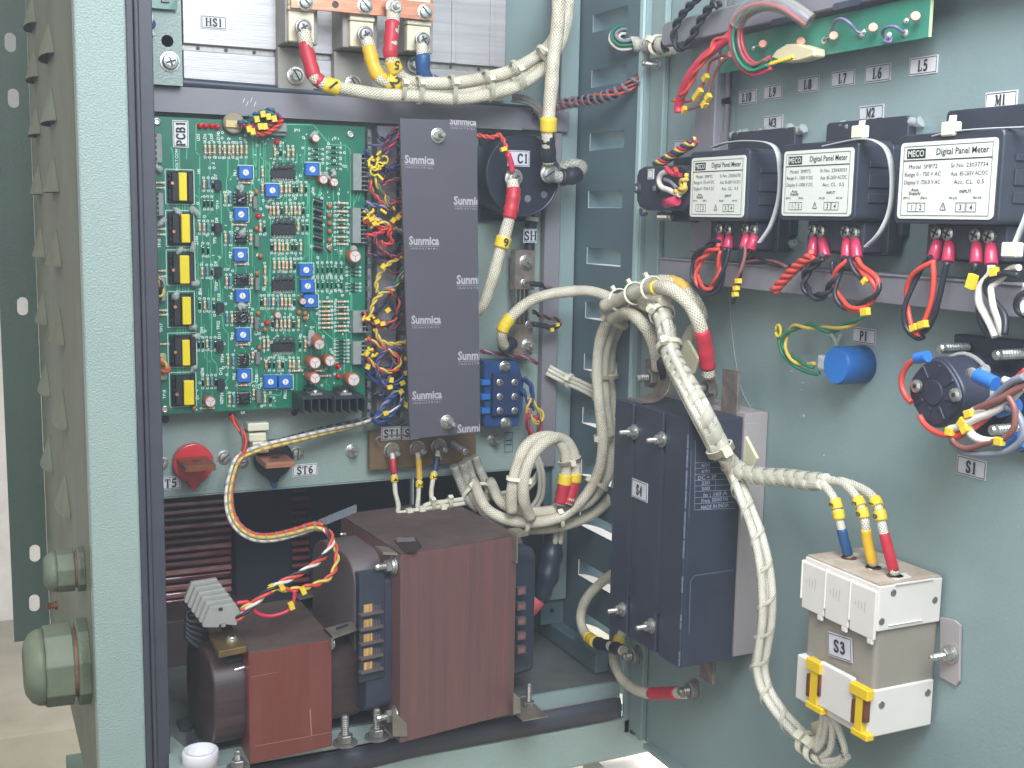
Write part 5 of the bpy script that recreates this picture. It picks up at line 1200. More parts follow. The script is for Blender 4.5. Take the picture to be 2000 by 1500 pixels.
# ---- long bundle falling from the door loom to the bottom loop
def cab4(pts,label,r=.0050,m=None,mk=True): return cab(label,pts,r,m)
b1=[(1300,585,'x',.52),(1262,580,'x',.525),(1225,590,'y',.93),(1192,620,'y',.95),(1172,665,'y',.96),(1166,720,'y',.965),(1170,780,'y',.965),(1175,830,'y',.965),(1176,880,'y',.965),(1168,925,'y',.965),(1145,968,'y',.965),(1105,1003,'y',.965),(1050,1020,'y',.97),(1000,1018,'y',.975),(960,1000,'y',.985),(938,975,'y',1.0),(925,940,'y',1.03)]
p=path('y',1,b1); T=cab4(p,'outermost cream cable of the bundle looping down from the hinge under the plate',r=.0052)
b2=[(1300,592,'x',.535),(1265,592,'x',.535),(1232,602,'y',.935),(1203,630,'y',.955),(1184,672,'y',.965),(1178,725,'y',.97),(1183,790,'y',.972),(1190,850,'y',.975),(1190,915,'y',.975),(1172,955,'y',.975),(1140,985,'y',.972),(1100,995,'y',.972),(1055,1000,'y',.975),(1010,996,'y',.98),(975,978,'y',.99),(958,940,'y',1.03)]
p=path('y',1,b2); cab4(p,'second cream cable of the falling bundle, just inside the outermost one',r=.0052)
b3=[(1290,600,'x',.545),(1250,604,'y',.945),(1218,630,'y',.965),(1197,672,'y',.975),(1191,730,'y',.98),(1197,790,'y',.98),(1204,850,'y',.985),(1206,930,'y',.985),(1190,975,'y',.985),(1150,1010,'y',.982),(1100,1026,'y',.982),(1040,1034,'y',.985),(985,1028,'y',.99),(945,998,'y',1.0),(915,950,'y',1.04)]
p=path('y',1,b3); cab4(p,'third cream cable of the falling bundle, partly behind the black breaker',r=.0050)
b4=[(1280,614,'y',.95),(1240,622,'y',.965),(1212,655,'y',.98),(1203,700,'y',.985),(1203,760,'y',.99),(1212,830,'y',.99)]
p=path('y',1,b4); cab4(p,'short inner cream cable of the falling bundle, going behind the black breaker',r=.0046)
T=thing('bundle_ties','nylon ties strapping the falling bundle of cream cables beside the breaker','cable ties',PL('y',.96).p(1180,700))
cc_=path('y',1,[(1262,588,'y',.94),(1225,600,'y',.945),(1197,630,'y',.955),(1183,672,'y',.967),(1180,725,'y',.97),(1178,780,'y',.97),(1178,830,'y',.97),(1180,900,'y',.97),(1165,945,'y',.97),(1135,985,'y',.97),(1090,1008,'y',.973),(1035,1015,'y',.976),(990,1005,'y',.98)])
for i,rr_,sq,hd in ((11,.012,(1.1,.8),V((-1,-.4,.3))),(25,.0115,(1.1,.8),V((-1,-.5,0))),(38,.0085,(1,.9),V((-1,-.5,0))),(48,.0105,(1.1,.9),V((-1,-.4,.5))),(60,.0105,(1.1,.9),V((0,-1,.7))),(67,.0105,(1.1,.9),V((0,-1,.6)))): tie(cc_,i,rr_,T,squash=sq,head=hd)
# double loop with red sleeves
for dx,lb,o in ((0,'left strand of the small double cable loop, ending in a red sleeve',0),(1,'right strand of the small double cable loop, ending in a red sleeve',.004)):
    if dx==0: q=[(1000,1000,-.004),(1000,960),(1008,915),(1028,872),(1058,852),(1086,856),(1102,880),(1106,915),(1102,945),(1094,985,-.002)]
    else: q=[(1038,1012,0),(1024,975,.006),(1024,930,.008),(1042,885,.008),(1074,858,.006),(1100,858,.002),(1118,880),(1123,915),(1119,950),(1108,985)]
    p=yp(.962,q); T=cab(lb,p,.0054); L_=arclen(p)[-1]; sleeve(p,.86,.99,.0062,RD,T); marker(p,.825,.009,.0068,T)
    c=p[-1]; b=MB(); b.obox(c+V((0,0,-.002)),V((1,0,.3)),V((-.3,0,1)),V((0,1,0)),.004,.007,.001); b.build('lug_tip',TIN,T)
T=thing('bundle_ties','nylon ties strapping the small double cable loop','cable ties',PL('y',.96).p(1040,900))
p=yp(.96,[(1012,985),(1012,955),(1018,915),(1034,885)]); tie(p,9,.0092,T,squash=(1.25,.8),head=V((.8,-1,-.2)))
p=yp(.962,[(1104,870),(1113,900),(1114,925),(1110,960)]); tie(p,6,.0085,T,squash=(1.25,.8),head=V((-.2,-1,.1)))
# grey bundle behind, under the plate
p=yp(1.05,[(905,900),(915,930),(930,965,.02),(950,985,.03)]); T=thing('grey_cable_bundle','bundle of grimy braided cables coming down from behind the plate','cables',p[0]); bundle(p,.008,((-1.4,0),(-.4,.3),(.6,0),(1.6,.2)),.0045,[BRO],T); tie(p,12,.014,T,mt=TIE)
p=yp(1.03,[(1036,1000),(1055,970),(1058,930),(1050,900),(1040,880)]); T=thing('thin_loop','thin white wires curving behind the double loop','wires',p[0]); bundle(p,.003,((-.8,0),(.8,.2)),.0022,[BRF],T)
# ---- drops from the studs and the thin horizontal run
H_=[]
for i,(q,m,lb,mx) in enumerate((([(766,886,0),(768,905,.004),(770,930,.006),(772,960,.008),(778,985,.01),(777,1002,.012)],RD,'thin cable with a red sleeve hanging from the first stud',.34),
    ([(815,884,0),(818,905,.004),(819,935,.006),(818,965,.008),(816,990,.010),(817,1003,.012)],mat('shrink_yellow_print',srgb(224,180,66),.45,bump=.3,col2=srgb(190,150,60),vscale=500),'thin cable with a yellow printed sleeve hanging from the second stud',.44),
    ([(856,880,0),(852,905,.004),(846,935,.008),(842,965,.010),(848,988,.012),(862,999,.013)],BL,'thin cable with a dark blue sleeve hanging from the third stud',.32))):
    p=yp(1.045,q); T=cab(lb,p,.0023,BRF,'thin braided cables under the terminal board','thin_braided_cable'); sleeve(p,.1,mx,.0030 if i!=2 else .0032,m if i!=2 else mat('shrink_navy',srgb(40,56,84),.46,bump=.25,var=.14),T); marker(p,mx+.03,.006,.0036,T,('4','2','3')[i],pl=C1,rot=-H90,th=.0045)
    lug(PL('y',1.05),PL('y',1.0505).p(*((765,880),(815,876),(857,872))[i]),V((0,0,-1)),.0058,.010,TIN,T)
for dy,lb in ((0,'upper thin braided cable running right along the top of the large transformer'),(8,'lower thin braided cable running right along the top of the large transformer')):
    p=yp(1.030,[(775 if dy else 830,1001+dy*.3,0),(835,985+dy,0),(900,976+dy,0),(960,966+dy,-.0),(1010,957+dy,-.002),(1040,938+dy,-.01),(1060,905,-.02)]); T=cab(lb,p,.0023,BRF,'thin braided cables under the terminal board','thin_braided_cable')
T=thing('small_ties','small pale nylon ties on the thin cables above the large transformer','cable ties',PL('y',1.03).p(870,985))
p=yp(1.030,[(800,1000),(835,989),(900,980),(960,970),(1000,963)])
for i in (7,10,17): tie(p,i,.0046,T,head=V((0,-.6,1)),w=.0016)
for q in ((800,1000),(824,996),(866,992)):
    b=MB(); c=PL('y',1.027).p(*q); b.obox(c,V((1,0,.1)),V((-.1,0,1)),V((0,-1,0)),.0028,.0034,.003); b.build('tie_block',TIE,T)
# black wrapped lead beside the transformer
p=yp(1.0,[(1082,1035,-.01),(1078,1070,0),(1072,1110,.004),(1062,1145,.004),(1052,1170,0)]); T=thing('taped_lead','thick lead wrapped in black tape with a pink red end, right of the large transformer','cable',p[0])
b=MB(); b.tube(p,.0095,12,rf=lambda t:.0085+.003*math.sin(t*3)+.0008*math.sin(t*22)); b.build('tape_wrap',mat('tape_black',srgb(40,46,58),.4,bump=.4,bscale=120,var=.15),T)
p=yp(1.0,[(1055,1160,0),(1044,1175,.0),(1030,1190,-.004)]); b=MB(); b.tube(p,.0098,12); b.build('red_end',mat('tape_pink_red',srgb(206,92,92),.5,bump=.5,bscale=160,var=.15),T)
p=yp(.995,[(1085,1020),(1090,1040),(1088,1062)]); bundle(p,.004,((-.8,0),(.7,0)),.0028,[BRF],T,name='white_lead')
# white three-wire run behind, right of the plate
p=path('y',1,[(1070,722,'y',1.05),(1100,738,'y',1.04),(1140,756,'y',1.02),(1180,778,'y',1.0),(1215,800,'y',.99)]); T=thing('white_wire_run','three pale thin wires strapped together slanting down from the plate edge to the falling bundle','wires',p[0]); bundle(p,.0036,((-1.1,0),(0,.1),(1.1,0)),.0021,[BRF],T,drift=.05); tie(p,8,.0064,T,squash=(1,.7)); tie(p,16,.0064,T,squash=(1,.7))
# red wrapped harness crossing to the door
p=path('y',1,[(1040,218,'y',1.045),(1080,208,'y',1.04),(1120,200,'y',1.02),(1165,193,'y',.99),(1205,180,'y',.965),(1240,160,'y',.952),(1262,140,'y',.965)]); T=thing('red_harness','red and dark wire harness in clear spiral wrap crossing from the cabinet to the hinge','wire loom',p[0])
strands(p,.0013,[WM,WR,WK,WM,WN],.09,T,spread=.0036); spiral(p,.0055,.0085,T,wid=.42,m=mat('wrap_smoky',srgb(150,140,146),.3,alpha=.4,bump=.1)); 
p=path('y',1,[(1000,190,'y',1.045),(1030,196,'y',1.04),(1052,212,'y',1.04),(1062,240,'y',1.045)]); T=thing('grey_wires','thin grey wires bending down behind the capacitor cable','wires',p[0]); bundle(p,.003,((-1,0),(0,.3),(1,0)),.0016,[BRO],T)
p=path('y',1,[(1240,84,'y',.955),(1215,88,'y',.965),(1200,76,'y',.975),(1207,62,'y',.98),(1230,60,'y',.985),(1260,70,'y',.99)]); T=thing('coloured_loop','loop of white, blue, red and green wires at the top hinge gap','wire loom',p[0]); strands(p,.0016,[WO,WB,WR,WO,WG,WS],.2,T,spread=.0042)
p=path('y',1,[(1236,86,'y',.954),(1262,88,'y',.945),(1285,88,'x',.56),(1300,90,'x',.56)]); T=thing('coloured_loom','bundle of coloured wires in clear wrap entering the top channel of the door','wire loom',p[0]); strands(p,.0016,[WB,WN,WG,WB,WM,WS,WO],.3,T,spread=.0046); spiral(p,.0066,.012,T,wid=.7)
# ---- loom with black, white, red and yellow wires
lp=[(735,812,0),(700,826,0),(640,840,.004),(575,857,.006),(525,870,.008),(490,882,.010),(466,896,.012),(454,925,.016),(447,965,.022),(450,1000,.03),(466,1030,.04),(495,1048,.05),(530,1050,.06),(575,1040,.07),(612,1028,.08),(632,1030,.085)]
p=yp(1.046,lp); T=thing('main_loom','loom of black, white and yellow wires curving down to the small transformer','wire loom',p[0])
strands(p,.0017,[WR,WY,WO,WK],.50,T,spread=.0026,ph0=1.2); spiral(p,.0046,.009,T,wid=.34,m=mat('wrap_clear',srgb(170,166,160),.2,alpha=.22,bump=.1),th=.0002)
p2=yp(1.046,[(632,1030,.085),(648,1050,.09),(640,1078,.1),(606,1108,.115),(565,1130,.12),(530,1150,.125),(505,1170,.125),(478,1196,.122),(462,1210,.12)]); strands(p2,.0014,[WK,WO,WR],.030,T,name='twisted_wire')
p3=yp(1.046,[(632,1030,.085),(650,1055,.09),(658,1090,.1),(646,1125,.11),(612,1143,.115),(570,1152,.12),(540,1150,.122),(520,1160,.123),(498,1178,.123),(470,1190,.121)]); strands(p3,.0014,[WR,WY],.022,T,name='twisted_wire')
for q in ((531,1148),(550,1146),(592,1154)): c=PL('y',.922).p(*q); b=MB(); b.obox(c,V((1,0,.4)),V((-.4,0,1)),V((0,-1,0)),.0020,.0027,.0024); b.build('wire_marker',FM,T)
p=yp(.925,[(576,1152),(574,1172),(568,1186),(556,1196),(530,1203),(508,1200),(495,1190),(484,1176),(462,1178)]); T=thing('crimson_wire','crimson wire hooked over the top of the small transformer with a yellow marker','wire',p[0]); b=MB(); b.tube(p,.0016,8); b.build('insulation',WC,T); c=PL('y',.922).p(569,1183); b=MB(); b.obox(c,V((1,0,.3)),V((-.3,0,1)),V((0,-1,0)),.0021,.003,.0022); b.build('wire_marker',FM,T)
p=yp(.965,[(622,1024),(650,1012),(675,1002),(697,993)]); T=thing('empty_wrap_end','loose flattened end of grey spiral wrap standing off the wire loom','spiral wrap',p[0]); b=MB()
for i in range(len(p)-1):
    d=(p[i+1]-p[i]); e=V((0,0,1))*.0034; q=[p[i]-e,p[i]+d*.86-e,p[i]+d*.86+e,p[i]+e]; b.prism(q,V((0,.0016,0)))
b.build('wrap',mat('wrap_grey',srgb(120,124,130),.3,alpha=.85,bump=.1,var=.1),T)
p=yp(1.046,[(453,812,-.004),(460,826,.004),(472,842,.010),(478,866,.012),(474,888,.013),(462,902,.013)]); T=thing('orange_wires','two orange red wires coming out of the drilled hole below the circuit board','wires',p[0]); strands(p,.0013,[WR,WR,WN],.05,T)
# ---- signal wires at the board top
for q,ms,lb in (([(465,241),(490,236),(512,226),(530,222),(545,228)],[WB,WD,WG],'blue and green twisted wires leaving the round buzzer'),
    ([(470,244),(495,248),(515,252),(535,240),(548,230),(536,222)],[WM,WC],'dark red wires above the top connector of the board'),
    ([(500,262),(520,260),(540,248),(552,234)],[WR,WR],'red twisted wires over the top connector of the board'),
    ([(486,230),(505,222),(522,216),(536,216)],[WG,WB],'green and blue wires rising over the top edge of the board')):
    p=path('y',1.032,q); T=thing('signal_wires',lb,'wires',p[0],'wires at the top of the board'); strands(p,.0012,ms,.012,T)
T=thing('marker_cluster','cluster of small yellow wire markers at the top of the circuit board','wire markers',PL('y',1.028).p(520,240))
for q in ((513,223),(524,228),(501,233),(508,247),(517,247),(486,252),(493,257),(535,232)): c=PL('y',1.028).p(*q); b=MB(); b.obox(c,V((1,0,.2)),V((-.2,0,1)),V((0,-1,0)),.0021,.0026,.002); b.build('wire_marker',FM,T)
# ---- mess of wires between board and sheet
def loosew(q,ms,lb,pitch=.016,r=.0012,base=1.034,group='loose wires between the board and the dark sheet'):
    p=path('y',base,q); T=thing('loose_wires',lb,'wires',p[0],group); strands(p,r,ms,pitch,T); return T
loosew([(737,572),(736,548),(752,522),(772,508),(792,498)],[WY,WY],'yellow wire pair arching up to the dark sheet, upper one')
loosew([(738,574),(756,570),(776,556),(790,532),(800,508)],[WY],'single yellow wire below the arching yellow pair')
loosew([(742,568),(764,562),(780,544),(788,520)],[WG,WS],'green wire inside the yellow arch')
loosew([(709,610),(722,630),(742,638),(764,630),(778,606),(776,584),(762,568),(750,566)],[WR,WK],'orange red and black wire ring in the middle of the duct')
loosew([(724,618),(730,590),(748,572),(770,566)],[WY,WY],'yellow twisted pair crossing the ring')
loosew([(732,642),(742,664),(762,672),(784,670),(806,664)],[WY,WY],'yellow twisted pair running right under the ring')
loosew([(716,660),(736,672),(758,684),(778,698),(780,716),(762,726),(740,720),(722,704),(710,690)],[WR,WY],'red and yellow ring low in the duct')
loosew([(716,664),(738,670),(756,680)],[WN,WM],'brown wires above the lower ring')
loosew([(738,738),(736,712),(748,690),(768,680),(790,684)],[WP,WP],'violet pair arching over the lower ring')
loosew([(736,716),(742,742),(758,756),(780,750),(796,732)],[WP,WD],'violet and navy wires below the lower ring')
loosew([(708,698),(716,726),(738,746),(766,748),(788,734),(796,706)],[WB],'blue wire sweeping under the lower ring')
loosew([(708,702),(720,734),(742,752),(760,760)],[WD],'navy wire sweeping to the left of the rings')
loosew([(786,758),(762,780),(744,802),(730,818),(742,826),(764,812),(782,786),(792,762)],[WB,WB],'blue wire hairpin at the bottom of the duct')
loosew([(784,766),(782,788),(766,802),(752,808)],[WO],'white wire with yellow ends at the bottom of the duct')
loosew([(786,770),(790,786),(800,796)],[WY],'short yellow wire at the bottom of the duct')
loosew([(730,820),(744,806),(750,788),(770,768),(790,756)],[WS,WB],'grey and blue wires at the bottom of the duct')
loosew([(712,432),(732,442),(756,444),(772,432),(786,416)],[WR,WR],'red pair running right from the second connector')
loosew([(716,460),(738,456),(758,446)],[WR,WC],'crimson pair below the red pair')
loosew([(764,440),(760,458),(766,472),(752,478),(744,470)],[WR,WR],'red hook hanging below the red pair')
loosew([(792,410),(776,424),(764,446),(762,462)],[WC,WR],'crimson wires crossing the red pair')
loosew([(726,330),(732,352),(744,372),(758,396),(770,412)],[WG,WY],'green and yellow wires curving down from the first connector')
loosew([(722,352),(728,376),(744,394),(764,410)],[WR,WN],'red and brown wires curving down from the first connector')
loosew([(746,372),(752,384),(770,394),(792,396)],[WM,WN],'maroon wires bending right under the first connector')
loosew([(750,300),(756,276),(768,256),(786,244)],[WM,WD],'maroon and navy wires rising behind the top of the sheet')
loosew([(752,306),(762,288),(776,268),(790,256)],[WP,WC],'violet wires rising behind the top of the sheet')
loosew([(712,292),(722,304),(738,318),(760,328),(790,322)],[WD,WB],'navy wires from the top left of the duct')
loosew([(716,312),(736,322),(766,330),(792,334)],[WP,WD],'violet and navy wires running right from the first connector')
loosew([(714,396),(736,402),(760,408)],[WS,WB],'grey and blue wires between the two upper connectors')
loosew([(712,410),(730,424),(752,436),(780,450),(792,458)],[WS,WY],'grey and yellow wires over the second connector')
loosew([(734,452),(734,474),(748,492),(772,502),(790,494)],[WM,WM],'maroon twisted pair drooping under the second connector')
loosew([(790,350),(766,352),(746,366)],[WN,WM],'brown wires above the curved green ones')
loosew([(790,384),(774,392),(760,404),(744,410)],[WC,WK],'crimson and black wires near the sheet edge')
rnd=random.Random(11)
for k in range(20):
    y=rnd.uniform(250,800); q=[(rnd.uniform(716,735),y,rnd.uniform(-.004,0)),(rnd.uniform(735,760),y+rnd.uniform(-24,30),rnd.uniform(-.002,.004)),(rnd.uniform(760,780),y+rnd.uniform(-50,50),rnd.uniform(-.002,.004)),(rnd.uniform(785,800),y+rnd.uniform(-60,60),-.004)]
    loosew(q,rnd.choice([[WD],[WK],[WD,WK],[WP],[WM],[WN]]),'thin dark wire among the tangle in the duct, one of many alike',base=1.040,r=.0011)
def mark(q,a=0,w=.0024,h=.0018,Y=1.026,T=None):
    c=PL('y',Y).p(*q); d=V((math.cos(a),0,math.sin(a))); b=MB(); b.obox(c,d,V((-d.z,0,d.x)),V((0,-1,0)),w,h,.0016); b.build('wire_marker',FM,T)
T=thing('marker_cluster','yellow wire markers scattered over the loose wires between board and dark sheet','wire markers',PL('y',1.03).p(760,560))
for q,a in (((725,428),.5),((731,436),.5),((768,430),.9),((778,424),.9),((783,765),.6),((753,807),.3),((795,792),.8),((764,742),1.4),((761,756),.2),((747,632),.2),((736,628),.4),((757,606),.6),((748,520),.9),((794,530),.5),((718,716),1.2),((786,748),.4),((795,700),0),((794,728),.3),((716,690),.9),((788,376),.4)): mark(q,a,T=T)
for (x0,y0,y1,nn,tw) in ((723,306,372,9,6),(722,412,476,9,6),(716,612,650,5,5),(716,680,706,5,5)):
    for k in range(nn):
        px=x0+rnd.uniform(-6,16); py=y0+(y1-y0)*k/(nn*2-1)+rnd.uniform(-4,4); c=PL('y',1.032).p(px,py); b=MB(); a=c+V((rnd.uniform(-.003,.003),-.001,rnd.uniform(-.003,.003))); b.cyl(a,a+V((rnd.uniform(-.004,.006),-.002,rnd.uniform(-.005,.005))),.0013,n=8); b.build('crimp_marker',FM,T)
for k in range(5): 
    px,py=727+rnd.uniform(0,26),306+rnd.uniform(0,32); c=PL('y',1.03).p(px,py); b=MB(); P=[c+V((.0035*math.cos(t*.9+k),-.001*(t%2),.0035*math.sin(t*.9+k))) for t in range(6)]; b.tube(smooth(P,3),.0009,6); b.build('crimp_marker',FM,T)
# wires in the side bracket corner and at the left board edge
for q,ms,lb in (([(292,30),(298,45),(294,62),(300,70)],[WO,WB],'white and blue wires at the left edge beside the green bracket'),([(300,545),(312,552),(316,575),(306,585)],[WY,WK],'yellow and black wires under glue at the left board edge'),([(305,700),(318,708),(328,720),(316,728)],[WR,WY],'red and yellow wires at the lower left board edge')):
    p=path('y',1.034,q); T=thing('edge_wires',lb,'wires',p[0],'wires at the left edge'); strands(p,.0014,ms,.014,T)
# ================================================================ door: channels and strips
nx=V((-1,0,0))
def xp(base,pts,k=6): return path('x',base,pts,k)
A1=PL('x',.552); T=thing('upper_door_channel','grey channel with a rounded end along the top of the door','channel',A1.p(1300,95))
y0=A1.p(1292,70).y; z0,z1=A1.p(1292,92).z,A1.p(1292,46).z; u0=-y0
b=MB(); b.rr(A1,u0,z0,-.42,z1,-.028,0,.006,5); b.build('channel',GP,T,bev=.001)
b=MB(); b.fb(A1,u0+.01,z1-.003,-.42,z1+.004,-.028,-.02); b.build('upper_fold',GP,T)
b=MB(); A0=PL('x',.5515)
for px,py in ((1530,40),(1655,8)):
    u,v=A1.uv(px,py); b=MB(); b.rr(A0,u-.014,v-.0022,u+.014,v+.0022,-.0003,.0003,.002); b.build('slot',NV,T)
A2=PL('x',.556); T=thing('lower_door_channel','grey channel running across the door below the three meters','channel',A2.p(1500,560))
y0=A2.p(1288,530).y; za,zb=A2.p(1560,575).z,A2.p(1400,511).z
b=MB(); b.fb(A2,-y0,za,-.40,zb,-.0255,0); b.fb(A2,-y0,zb-.0015,-.40,zb,.0002,.0012); b.build('channel',GP,T,bev=.0012,seg=2)
A3=PL('x',.566); T=thing('slotted_door_strip','upright grey strip with long slots on the door, left of the meters','strip',A3.p(1380,490))
r=A3.rect(1352,74,1393,490); b=MB(); b.fb(A3,A3.uv(1354,300)[0],A3.uv(1360,492)[1],A3.uv(1393,300)[0],A3.uv(1375,72)[1],-.0155,0); b.build('strip',GP,T,bev=.001)
A4=PL('x',.572); ua,ub=A4.uv(1401,200)[0],A4.uv(1423,200)[0]; prev=A4.uv(1410,300)[1]; b=MB()
for py in (233,163,93,23,-47):
    u,v=A4.uv(1412,py); u=(ua+ub)/2
    if v-.017>prev+.0001: b.fb(A4,ua,prev,ub,v-.017,-.0015,0)
    holed(b,A4,ua,v-.017,ub,v+.017,u,v,.0030,.0125,-.0015,0); prev=v+.017
b.build('slotted_flange',GP,T)
# labels on the door
for cx,cy,w,h,t,lb in ((1461,190,36,28,'L10','white label reading L10, leftmost of the L row'),(1511,180,37,29,'L9','white label reading L9'),(1580,165,43,31,'L8','white label reading L8'),(1648,153,46,31,'L7','white label reading L7'),(1716,143,50,34,'L6','white label reading L6'),(1805,128,55,35,'L5','white label reading L5, rightmost of the L row'),
    (1511,240,38,29,'M3','white label reading M3 above the left meter'),(1703,220,48,29,'M2','white label reading M2 above the middle meter'),(1957,195,62,33,'M1','white label reading M1 above the right meter'),(1689,656,46,31,'P1','white label reading P1 above the blue cylinder'),(1899,913,58,38,'S1','white label reading S1 below the black rotary switch'),(1328,288,22,28,'','blank label behind the twisted wires left of the meters')):
    lab(DP,cx-w/2,cy-h/2,cx+w/2,cy+h/2,t,lb+(' on the green door' if 'row' not in lb else ''),hf=.52,asp=.6,grey=False if t in('M1','L5') else True,col=None)
# indicator board
Q=PL('x',.560); T=thing('indicator_board','long narrow green circuit board carrying indicator leads at the top of the door','circuit board',Q.p(1620,110))
zb_,zt__=Q.p(1700,92).z,Q.p(1700,14).z; ua,ub=Q.uv(1408,130)[0],Q.uv(1814,60)[0]
b=MB(); b.fb(Q,ua,zb_,ub,zt__,-.0016,0); b.build('board',mat('solder_mask_pale',srgb(64,140,114),.35,bump=.1,col2=srgb(40,120,98),vscale=14,coat=.2),T); b=MB(); b.fb(Q,ub,zb_,ub+.0009,zt__,-.0017,.0001); b.build('board_edge',mat('board_edge_pale',srgb(190,206,160),.5,var=.1),T)
BRp=mat('disc_pinkish',srgb(206,140,112),.45,var=.1)
for px,py in ((1428,106),(1490,86),(1564,81),(1628,70),(1705,54),(1788,32)):
    c=Q.p(px,py,.006); b=MB(); b.lathe(c,V((-.6,-.7,.2)),[(-.0012,.0026),(-.0006,.0032),(.0006,.0032),(.0012,.0026)],14,True); b.build('disc_capacitor',BRp,T)
    b=MB(); s=Q.p(px-18,py+9,.0006); b.tube([c,(c+s)/2+nx*.002,s],.0004,6); b.lathe(s,nx,[(0,.0022),(.0014,.001)],8); b.build('solder_joint',SOL,T)
for q in ([(1608,80,0),(1622,66,.004),(1630,42,.008),(1645,37,.010),(1660,46,.008),(1672,60,.003),(1684,66,0)],[(1734,78,0),(1724,66,.004),(1730,54,.007),(1748,52,.007),(1760,60,.003),(1768,64,0)],[(1735,72,0),(1727,80,.004),(1738,82,.004),(1743,74,.002)]):
    b=MB(); b.tube(xp(.559,q),.0011,8); b.build('jumper_wire',mat('wire_dull_violet',srgb(112,106,136),.4,var=.1),T)
for px,py in ((1684,67),(1768,65),(1736,70),(1610,80)):
    c=Q.p(px,py,.0003); b=MB(); b.lathe(c,nx,[(0,.0028),(.001,.0022),(.002,.0008)],9); b.build('solder_joint',SOL,T)
b=MB(); F=PL('x',.549); P=[F.p(*q) for q in ((1505,112),(1515,98),(1535,86),(1560,86),(1590,95),(1590,110),(1560,119),(1530,122))]; b.prism(P,V((.0105,0,0))); b.build('cream_connector',mat('glued_connector',srgb(214,200,160),.4,bump=.3,bscale=160,var=.1),T,bev=.001)
for k in range(9): c=F.p(1508+k*5,122-k*1.5,.0008); b=MB(); b.cyl(c,c+V((-.0006,.003,-.0015)),.0011,n=7); b.build('crimp_marker',FM,T)
p=xp(.548,[(1505,122,0),(1475,135,.003),(1452,120,.006),(1438,85,.008),(1440,45,.010),(1462,18,.012),(1495,6,.012),(1530,10,.010),(1556,24,.006),(1582,42,0)])
T=thing('indicator_loom','loop of coloured wires from the indicator board, upper half in clear wrap','wire loom',p[0]); strands(p,.0014,[WC,WG,WB,WC,WG,WN],.5,T,spread=.0042)
sg=seg(p,.42,1); b=MB(); b.tube(sg,.0062,12); b.build('clear_wrap',mat('wrap_clear_tube',srgb(200,186,178),.25,alpha=.38,bump=.2,bscale=300,aniso=(1,6,1)),T)
p=xp(.545,[(1427,71,0),(1400,92,.002),(1370,118,.004),(1346,150,.004),(1333,180,.002),(1326,205,0),(1325,220,0)]); T=thing('red_tube','crimson tubed cable hanging from the loom at the top of the door','cable',p[0]); b=MB(); b.tube(p,.0036,12); b.build('sleeve',WC,T)
p=xp(.543,[(1424,68,0),(1398,80,.002),(1388,100,.004),(1365,130,.004),(1350,158,.002),(1338,182,.002),(1322,194,0),(1316,196,0)]); T=thing('orange_wire','orange red wires beside the crimson tube at the top of the door','wires',p[0]); strands(p,.0013,[WR,WR],.04,T)
for q,ms,lb in (([(1418,106),(1404,112),(1388,120),(1382,140),(1374,162),(1366,182),(1350,197),(1332,198)],WR,'red wire with yellow markers below the indicator board'),([(1422,112),(1405,128),(1394,148),(1386,170),(1382,192),(1362,208),(1334,216)],WN,'brown wire with yellow markers below the indicator board')):
    p=xp(.550,q); T=thing('marked_wire',lb,'wire',p[0],'wires below the indicator board'); b=MB(); b.tube(p,.0012,8); b.build('insulation',ms,T)
    for m_ in ([(1378,152),(1366,180),(1359,190)] if ms is WR else [(1383,190),(1376,204),(1336,215)]): c=PL('x',.548).p(*m_); b=MB(); b.obox(c,V((0,-.8,.6)),V((0,.6,.8)),nx,.0028,.0022,.002); b.build('wire_marker',FM,T)
p=xp(.545,[(1372,-12),(1352,6),(1334,26),(1320,50),(1317,76),(1326,93),(1342,88),(1354,66),(1368,40),(1384,16),(1398,4),(1404,14)]); T=thing('black_twisted_pair','black twisted pair looping over the rounded end of the upper door channel','wires',p[0]); strands(p,.0018,[WK,WK],.022,T)
tie_T=thing('loom_tie','pale nylon tie with adhesive base at the rounded end of the upper door channel','cable tie',PL('x',.56).p(1285,100))
p=xp(.56,[(1262,88),(1285,88),(1300,90)]); tie(p,6,.0078,tie_T,head=V((-1,0,.5))); b=MB(); r=DP.rect(1279,96,1322,113); b.fb(DP,r[0],r[1],r[2],r[3],0,.007); b.build('adhesive_base',mat('base_cream',srgb(222,214,184),.45,bump=.1,var=.05),tie_T,bev=.001)
bolt(DP,1298,127,'hex nut and stud on the door below the rounded end of the upper channel',L=.016,R=.0066,nutR=.0052)
